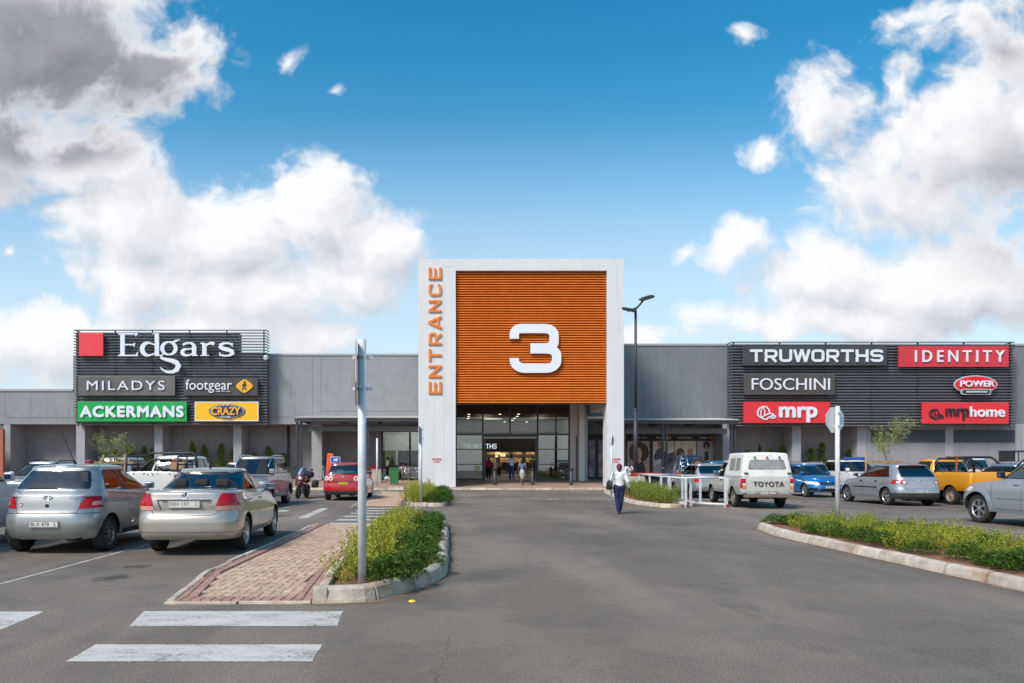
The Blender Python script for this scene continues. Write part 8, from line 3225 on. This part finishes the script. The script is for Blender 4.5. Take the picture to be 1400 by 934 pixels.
def person(label, loc, rz, h, P, skin, top, bottom, hair='short', sleeve=.5, legs='trousers', girth=1.0, hair_m=None, shoes=(.03, .03, .03), bag=None, toes=None, detail=.011, dress=False):
    root = empty('person', loc, rz, label, 'person')
    k = h / 1.70
    V = lambda p: Vector(p) * k
    g = girth * k
    sk = SKINS[skin]
    caps = []
    pel, wai, che, nek, hd = V(P['pelvis']), V(P['waist']), V(P['chest']), V(P['neck']), V(P['head'])
    caps += [(pel, wai, .125 * g, .11 * g, .8), (wai, che, .11 * g, .125 * g, .8), (che, nek - Vector((0, 0, .05 * k)), .12 * g, .06 * g, .75), (nek - Vector((0, 0, .06 * k)), hd, .052 * k, .055 * k)]
    for i, s in ((0, -1), (1, 1)):
        caps += [(che + Vector((0, 0, .08 * k)), V(P['sh'][i]), .08 * g, .062 * g), (V(P['sh'][i]), V(P['el'][i]), .052 * g, .040 * g), (V(P['el'][i]), V(P['wr'][i]), .040 * g, .026 * k),
                 (pel, V(P['hip'][i]), .11 * g, .098 * g), (V(P['hip'][i]), V(P['kn'][i]), .088 * g, .055 * g), (V(P['kn'][i]), V(P['kn'][i]).lerp(V(P['an'][i]), .35), .054 * g, .056 * g), (V(P['kn'][i]).lerp(V(P['an'][i]), .35), V(P['an'][i]), .054 * g, .034 * k)]
        # hand: palm, four fingers, thumb from the side of the palm
        w = V(P['wr'][i])
        d = (w - V(P['el'][i])).normalized()
        fw = Vector((0, 1, 0)) - d * d.y
        fw = fw.normalized() if fw.length > .1 else Vector((0, 0, 1))
        inn = d.cross(fw) * s
        pc = w + d * .085 * k
        caps.append((w, pc, .024 * k, .034 * k, .6))
        for j, (o_, l) in enumerate(((-.028, .066), (-.009, .076), (.010, .070), (.028, .055))):
            a = pc + fw * o_ * k + d * .015 * k
            m = a + d * l * .55 * k - inn * .008 * k
            caps += [(a, m, .0105 * k, .0095 * k), (m, m + (d * .8 - inn * .5) * l * .5 * k, .0095 * k, .0085 * k)]
        a = w + d * .03 * k + fw * .03 * k
        caps.append((a, a + (fw * .75 + d * .75) * .055 * k, .013 * k, .010 * k))
        an = V(P['an'][i])
        if toes:
            tdir = Vector(toes[i]).normalized()
        else:
            lift = min(1.0, max(0.0, (an.z - .1 * k) / (.12 * k)))
            tdir = Vector((0, .95, -.38 - .6 * lift)).normalized()
        caps += [(an, an + tdir * .12 * k + Vector((0, 0, -.012 * k)), .036 * k, .03 * k), (an, an - Vector((0, .035 * k, .04 * k)), .034 * k, .030 * k)]
    fdir = Vector((0, 1, 0))
    balls = [(hd + Vector((0, 0, .035 * k)), .092 * k, (.86, 1.02, 1.12)), (hd + Vector((0, .022 * k, -.035 * k)), .066 * k, (.9, 1.0, 1.05))]
    caps.append((hd + Vector((0, .09 * k, .03 * k)), hd + Vector((0, .108 * k, -.012 * k)), .011 * k, .017 * k))
    for s in (-1, 1):
        balls.append((hd + Vector((s * .084 * k, .0, .012 * k)), .022 * k, (.5, .8, 1.3)))
    link_mesh('body', blob_mesh('body', caps, detail, 2, balls), sk, root)
    # eyes and mouth
    b = MB()
    for s in (-1, 1):
        b.ball(hd + Vector((s * .032 * k, .083 * k, .035 * k)), .012 * k, 8, 6, (1.2, .6, .8))
    b.build('eyes', mat('eye_dark', (.02, .015, .012), .3), root)
    b = MB(); b.ball(hd + Vector((0, .083 * k, -.045 * k)), .022 * k, 8, 6, (1.1, .4, .35)); b.build('mouth', mat('lips', (.16, .05, .045), .5), root)
    # clothes: a shade wider than the body
    e = .014 * k

    def lerp(a, b_, t):
        return a.lerp(b_, t)
    tc = [(pel + Vector((0, 0, .02 * k)), wai, .135 * g + e, .118 * g + e, .82), (wai, che, .118 * g + e, .132 * g + e, .82), (che, nek - Vector((0, 0, .085 * k)), .126 * g + e, .062 * g + e, .78)]
    for i in (0, 1):
        S_, E_, W_ = V(P['sh'][i]), V(P['el'][i]), V(P['wr'][i])
        tc.append((che + Vector((0, 0, .08 * k)), S_, .085 * g + e, .066 * g + e))
        wide = 1.02 if sleeve > 1.5 else 1.0
        if sleeve > 0:
            tc.append((S_, lerp(S_, E_, min(1, sleeve)), .058 * g + e, (.050 * g + e) * (wide if sleeve > 1 else 1.1)))
        if sleeve > 1:
            tc.append((E_, lerp(E_, W_, min(1, sleeve - 1)), (.05 * g + e) * wide, (.040 * g + e) * wide))
    if dress:
        tc += [(pel, pel + Vector((0, 0, -.42 * k)), .15 * g + e, .19 * g)]
    link_mesh('top', blob_mesh('top', tc, .013, 3), top, root)
    bc = []
    if legs in ('trousers', 'shorts'):
        bc.append((pel + Vector((0, 0, .04 * k)), pel - Vector((0, 0, .02 * k)), .125 * g + e, .125 * g + e, .85))
        for i in (0, 1):
            H_, K_, A_ = V(P['hip'][i]), V(P['kn'][i]), V(P['an'][i])
            bc += [(pel, H_, .115 * g + e, .103 * g + e), (H_, K_, .094 * g + e, .060 * g + e)]
            if legs == 'trousers':
                bc += [(K_, lerp(K_, A_, .35), .060 * g + e, .060 * g + e), (lerp(K_, A_, .35), lerp(K_, A_, .93), .058 * g + e, .043 * k + e)]
    elif legs == 'skirt':
        km = (V(P['kn'][0]) + V(P['kn'][1])) / 2
        bc += [(pel + Vector((0, 0, .06 * k)), pel - Vector((0, 0, .08 * k)), .13 * g + e, .165 * g + e, .85), (pel - Vector((0, 0, .08 * k)), km + Vector((0, 0, .02 * k)), .165 * g + e, .115 * g + e, .85)]
    if bc:
        link_mesh('bottom', blob_mesh('bottom', bc, .013, 3), bottom, root)
    sc = []
    for i in (0, 1):
        an = V(P['an'][i])
        if toes:
            tdir = Vector(toes[i]).normalized()
        else:
            lift = min(1.0, max(0.0, (an.z - .1 * k) / (.12 * k)))
            tdir = Vector((0, .95, -.38 - .6 * lift)).normalized()
        sc += [(an + Vector((0, -.03 * k, -.045 * k)), an + tdir * .135 * k + Vector((0, 0, -.014 * k)), .042 * k, .034 * k)]
    link_mesh('shoes', blob_mesh('shoes', sc, .012, 1), mat('shoe_%d_%d_%d' % tuple(int(c * 100) for c in shoes), shoes, .5), root)
    # hair or head cover
    hm = hair_m or mat('hair_black', (.012, .010, .009), .7, var=.2, scale=40, bump=.5)
    top_c = hd + Vector((0, -.012 * k, .05 * k))
    hb = {'short': [(top_c, .097 * k, (.90, 1.0, 1.05))], 'scarf': [(top_c, .108 * k, (.92, 1.04, 1.08)), (hd + Vector((0, -.055 * k, -.02 * k)), .075 * k, (1.1, 1, 1)), (hd + Vector((0, -.10 * k, .02 * k)), .05 * k, (1.2, .8, 1))],
          'bun': [(top_c, .099 * k, (.92, 1.02, 1.05)), (hd + Vector((0, -.11 * k, .06 * k)), .05 * k, (1, 1, 1))], 'long': [(top_c, .101 * k, (.95, 1.02, 1.05)), (hd + Vector((0, -.07 * k, -.07 * k)), .08 * k, (1.0, .7, 1.6))],
          'hood': [(top_c, .112 * k, (.95, 1.06, 1.1)), (hd + Vector((0, -.05 * k, -.06 * k)), .09 * k, (1.1, .9, 1.1))], 'cap': [(top_c + Vector((0, 0, .012 * k)), .104 * k, (.92, 1.03, 1.0))]}[hair]
    hc = [(top_c + Vector((0, .06 * k, .0)), top_c + Vector((0, .16 * k, -.01 * k)), .05 * k, .03 * k, .25)] if hair == 'cap' else []
    hme = blob_mesh('hair', hc, .012, 1, hb)
    # keep the face free: pull the front of the hair back to the forehead line
    for v in hme.vertices:
        rel = v.co - hd
        if hair != 'cap' and rel.y > .03 * k and rel.z < .095 * k:
            v.co.y = hd.y + .03 * k - (rel.y - .03 * k) * .2
    link_mesh('hair' if hair in ('short', 'bun', 'long') else 'head_cover', hme, hm, root)
    return root


def cloth(name, c, **k):
    return mat('cloth_' + name, c, .85, var=.12, scale=5, bump=.25, bscale=30, **k)


# the woman walking towards the entrance
WOMAN = pose(kn=((-.07, .02, .50), (.075, .05, .52)), an=((-.035, -.05, .085), (.03, .10, .09)), sh=((-.18, 0, 1.40), (.18, 0, 1.40)), el=((-.29, -.04, 1.14), (.275, -.05, 1.12)), wr=((-.25, .10, .98), (.34, .06, .88)), head=(.0, .02, 1.58))
wm = person('woman in a burgundy headscarf, white blouse and dark jeans walking away on the drive', (5.28, 22.35, 0), R(-4), 1.565, WOMAN, 'dark', cloth('white', (.66, .67, .69)), cloth('denim_dark', (.012, .024, .075)), 'scarf', 1.7, 'trousers', 1.17, mat('scarf_burgundy', (.10, .015, .03), .7, var=.3, scale=20, bump=.5), (.03, .03, .035), detail=.009)
root = empty('handbag', (5.28 - .33, 22.31, .80), R(8), 'black shoulder bag hanging at the left hip of the woman in the headscarf', 'bag')
b = MB(); b.ball((0, 0, .12), .17, 14, 10, (.45, 1.0, .95)); b.bevbox((0, 0, .06), (.13, .30, .18), .05); b.build('bag_body', mat('leather_black', (.015, .015, .017), .45, var=.3), root)
b = MB(); b.tube([(.0, -.13, .20), (.07, -.10, .40), (.15, -.03, .56), (.13, .05, .50), (.04, .12, .30), (0, .13, .2)], .012, 6); b.build('strap', mat('leather_black', (.015, .015, .017), .45, var=.3), root)


def on_plaza(px, Y):
    z = .125 + (Y - 42.9) * .0415 if Y < 50 else .425
    return (X(px, Y), Y, z)


person('woman in a blue grey top and light grey skirt walking up to the entrance', on_plaza(714, 45.0), R(-4), 1.64, pose(kn=((-.06, .0, .50), (.075, .06, .51)), an=((-.05, -.12, .10), (.07, .10, .085)), el=((-.24, -.06, 1.14), (.26, -.04, 1.14)), wr=((-.26, .05, .92), (.30, .08, .93))), 'brown', cloth('slate', (.13, .15, .24)), cloth('light_grey', (.45, .46, .47)), 'long', .35, 'skirt', 1.05, shoes=(.25, .12, .07))
person('man in a white T-shirt and blue jeans walking in through the doors', on_plaza(699.5, 50.5), R(6), 1.80, WALK, 'dark', cloth('white_tee', (.70, .71, .74)), cloth('denim', (.035, .07, .18)), 'short', .8, 'trousers', 1.05, shoes=(.2, .1, .06))
person('shopper in a pink hooded top and black trousers inside the doors', on_plaza(668, 52.5), R(0), 1.62, STAND, 'dark', cloth('pink', (.42, .02, .13)), cloth('black', (.015, .015, .017)), 'hood', 1.9, 'trousers', 1.08, mat('cloth_pink_hood', (.42, .02, .13), .85, bump=.3))
person('girl in a pale pink top and black skirt inside the doors', on_plaza(682.5, 53.5), R(170), 1.52, STAND, 'brown', cloth('pale_pink', (.60, .42, .45)), cloth('black', (.015, .015, .017)), 'short', .4, 'skirt', .95)
person('shopper in a checked grey top coming out by the right door frame', on_plaza(728.5, 51.2), R(175), 1.66, pose(el=((-.24, .02, 1.14), (.24, .02, 1.14)), wr=((-.10, .22, 1.18), (.10, .22, 1.18))), 'brown', mat('cloth_check', (.28, .24, .25), .85, var=.7, scale=16), cloth('black', (.015, .015, .017)), 'short', 1.3, 'trousers', 1.0)
person('shopper in a patterned dress behind the glass at the left door edge', on_plaza(626.8, 51.0), R(150), 1.66, STAND, 'brown', mat('cloth_pattern', (.30, .20, .24), .85, var=.8, scale=12), cloth('black', (.015, .015, .017)), 'short', .6, 'skirt', 1.0, dress=True)
person('standing vendor in a white T-shirt and black trousers behind the green bin', on_plaza(529.5, 51.6), R(-75), 1.66, pose(el=((-.23, .05, 1.13), (.22, .08, 1.14)), wr=((-.16, .26, 1.02), (.12, .30, 1.05)), head=(0, .05, 1.575)), 'dark', cloth('white_tee', (.70, .71, .74)), cloth('black', (.015, .015, .017)), 'bun', .8, 'trousers', 1.08)
SIT = dict(pelvis=(0, -.05, .50), waist=(0, -.03, .66), chest=(0, .02, .86), neck=(0, .06, 1.04), head=(0, .09, 1.16), sh=((-.175, .03, .99), (.175, .03, .99)), el=((-.24, .10, .74), (.24, .10, .74)), wr=((-.12, .32, .66), (.12, .32, .68)),
           hip=((-.1, 0, .48), (.1, 0, .48)), kn=((-.13, .42, .47), (.13, .42, .47)), an=((-.12, .40, .085), (.12, .44, .085)))
x, y, z = on_plaza(549, 51.5)
person('seated vendor in a grey patterned top beside the shopping trolleys', (x, y, z), R(160), 1.66, SIT, 'dark', mat('cloth_greypat', (.30, .28, .28), .85, var=.6, scale=14), cloth('black', (.015, .015, .017)), 'short', .7, 'trousers', 1.0)
b = MB(); b.bevbox((0, 0, .18), (.42, .38, .36), .02); o = tag(b.build('plastic_crate', mat('crate_grey', (.2, .2, .22), .6)), 'grey crate under the seated vendor', 'crate'); o.location = (x, y + .05, z)
person('man in a black top and pale jeans by the grey pillar behind the motorcycle', on_plaza(442.5, 50.5), R(100), 1.70, STAND, 'dark', cloth('black', (.015, .015, .017)), cloth('jeans_pale', (.22, .30, .36)), 'short', .8, 'trousers')
person('man in black half hidden by the orange upright panel', on_plaza(448.8, 51.2), R(-100), 1.86, STAND, 'dark', cloth('black', (.015, .015, .017)), cloth('black', (.015, .015, .017)), 'short', .8, 'trousers')
person('person in a white top and red shorts standing behind the lamp post foot', (X(859.5, 40.2), 40.2, 0), R(185), 1.66, pose(el=((-.24, .14, 1.15), (.24, .14, 1.15)), wr=((-.06, .22, 1.40), (.07, .22, 1.38))), 'dark', cloth('white_tee', (.70, .71, .74)), cloth('red', (.40, .02, .035)), 'short', .7, 'shorts', 1.05)
person('driver with a blue cap inside the white patrol car', (21.92, 39.2, .28), R(180), 1.70, SIT, 'dark', cloth('blue_shirt', (.03, .08, .25)), cloth('navy_trousers', (.02, .03, .06)), 'cap', .8, 'trousers', hair_m=mat('cap_blue', (.02, .12, .40), .6))
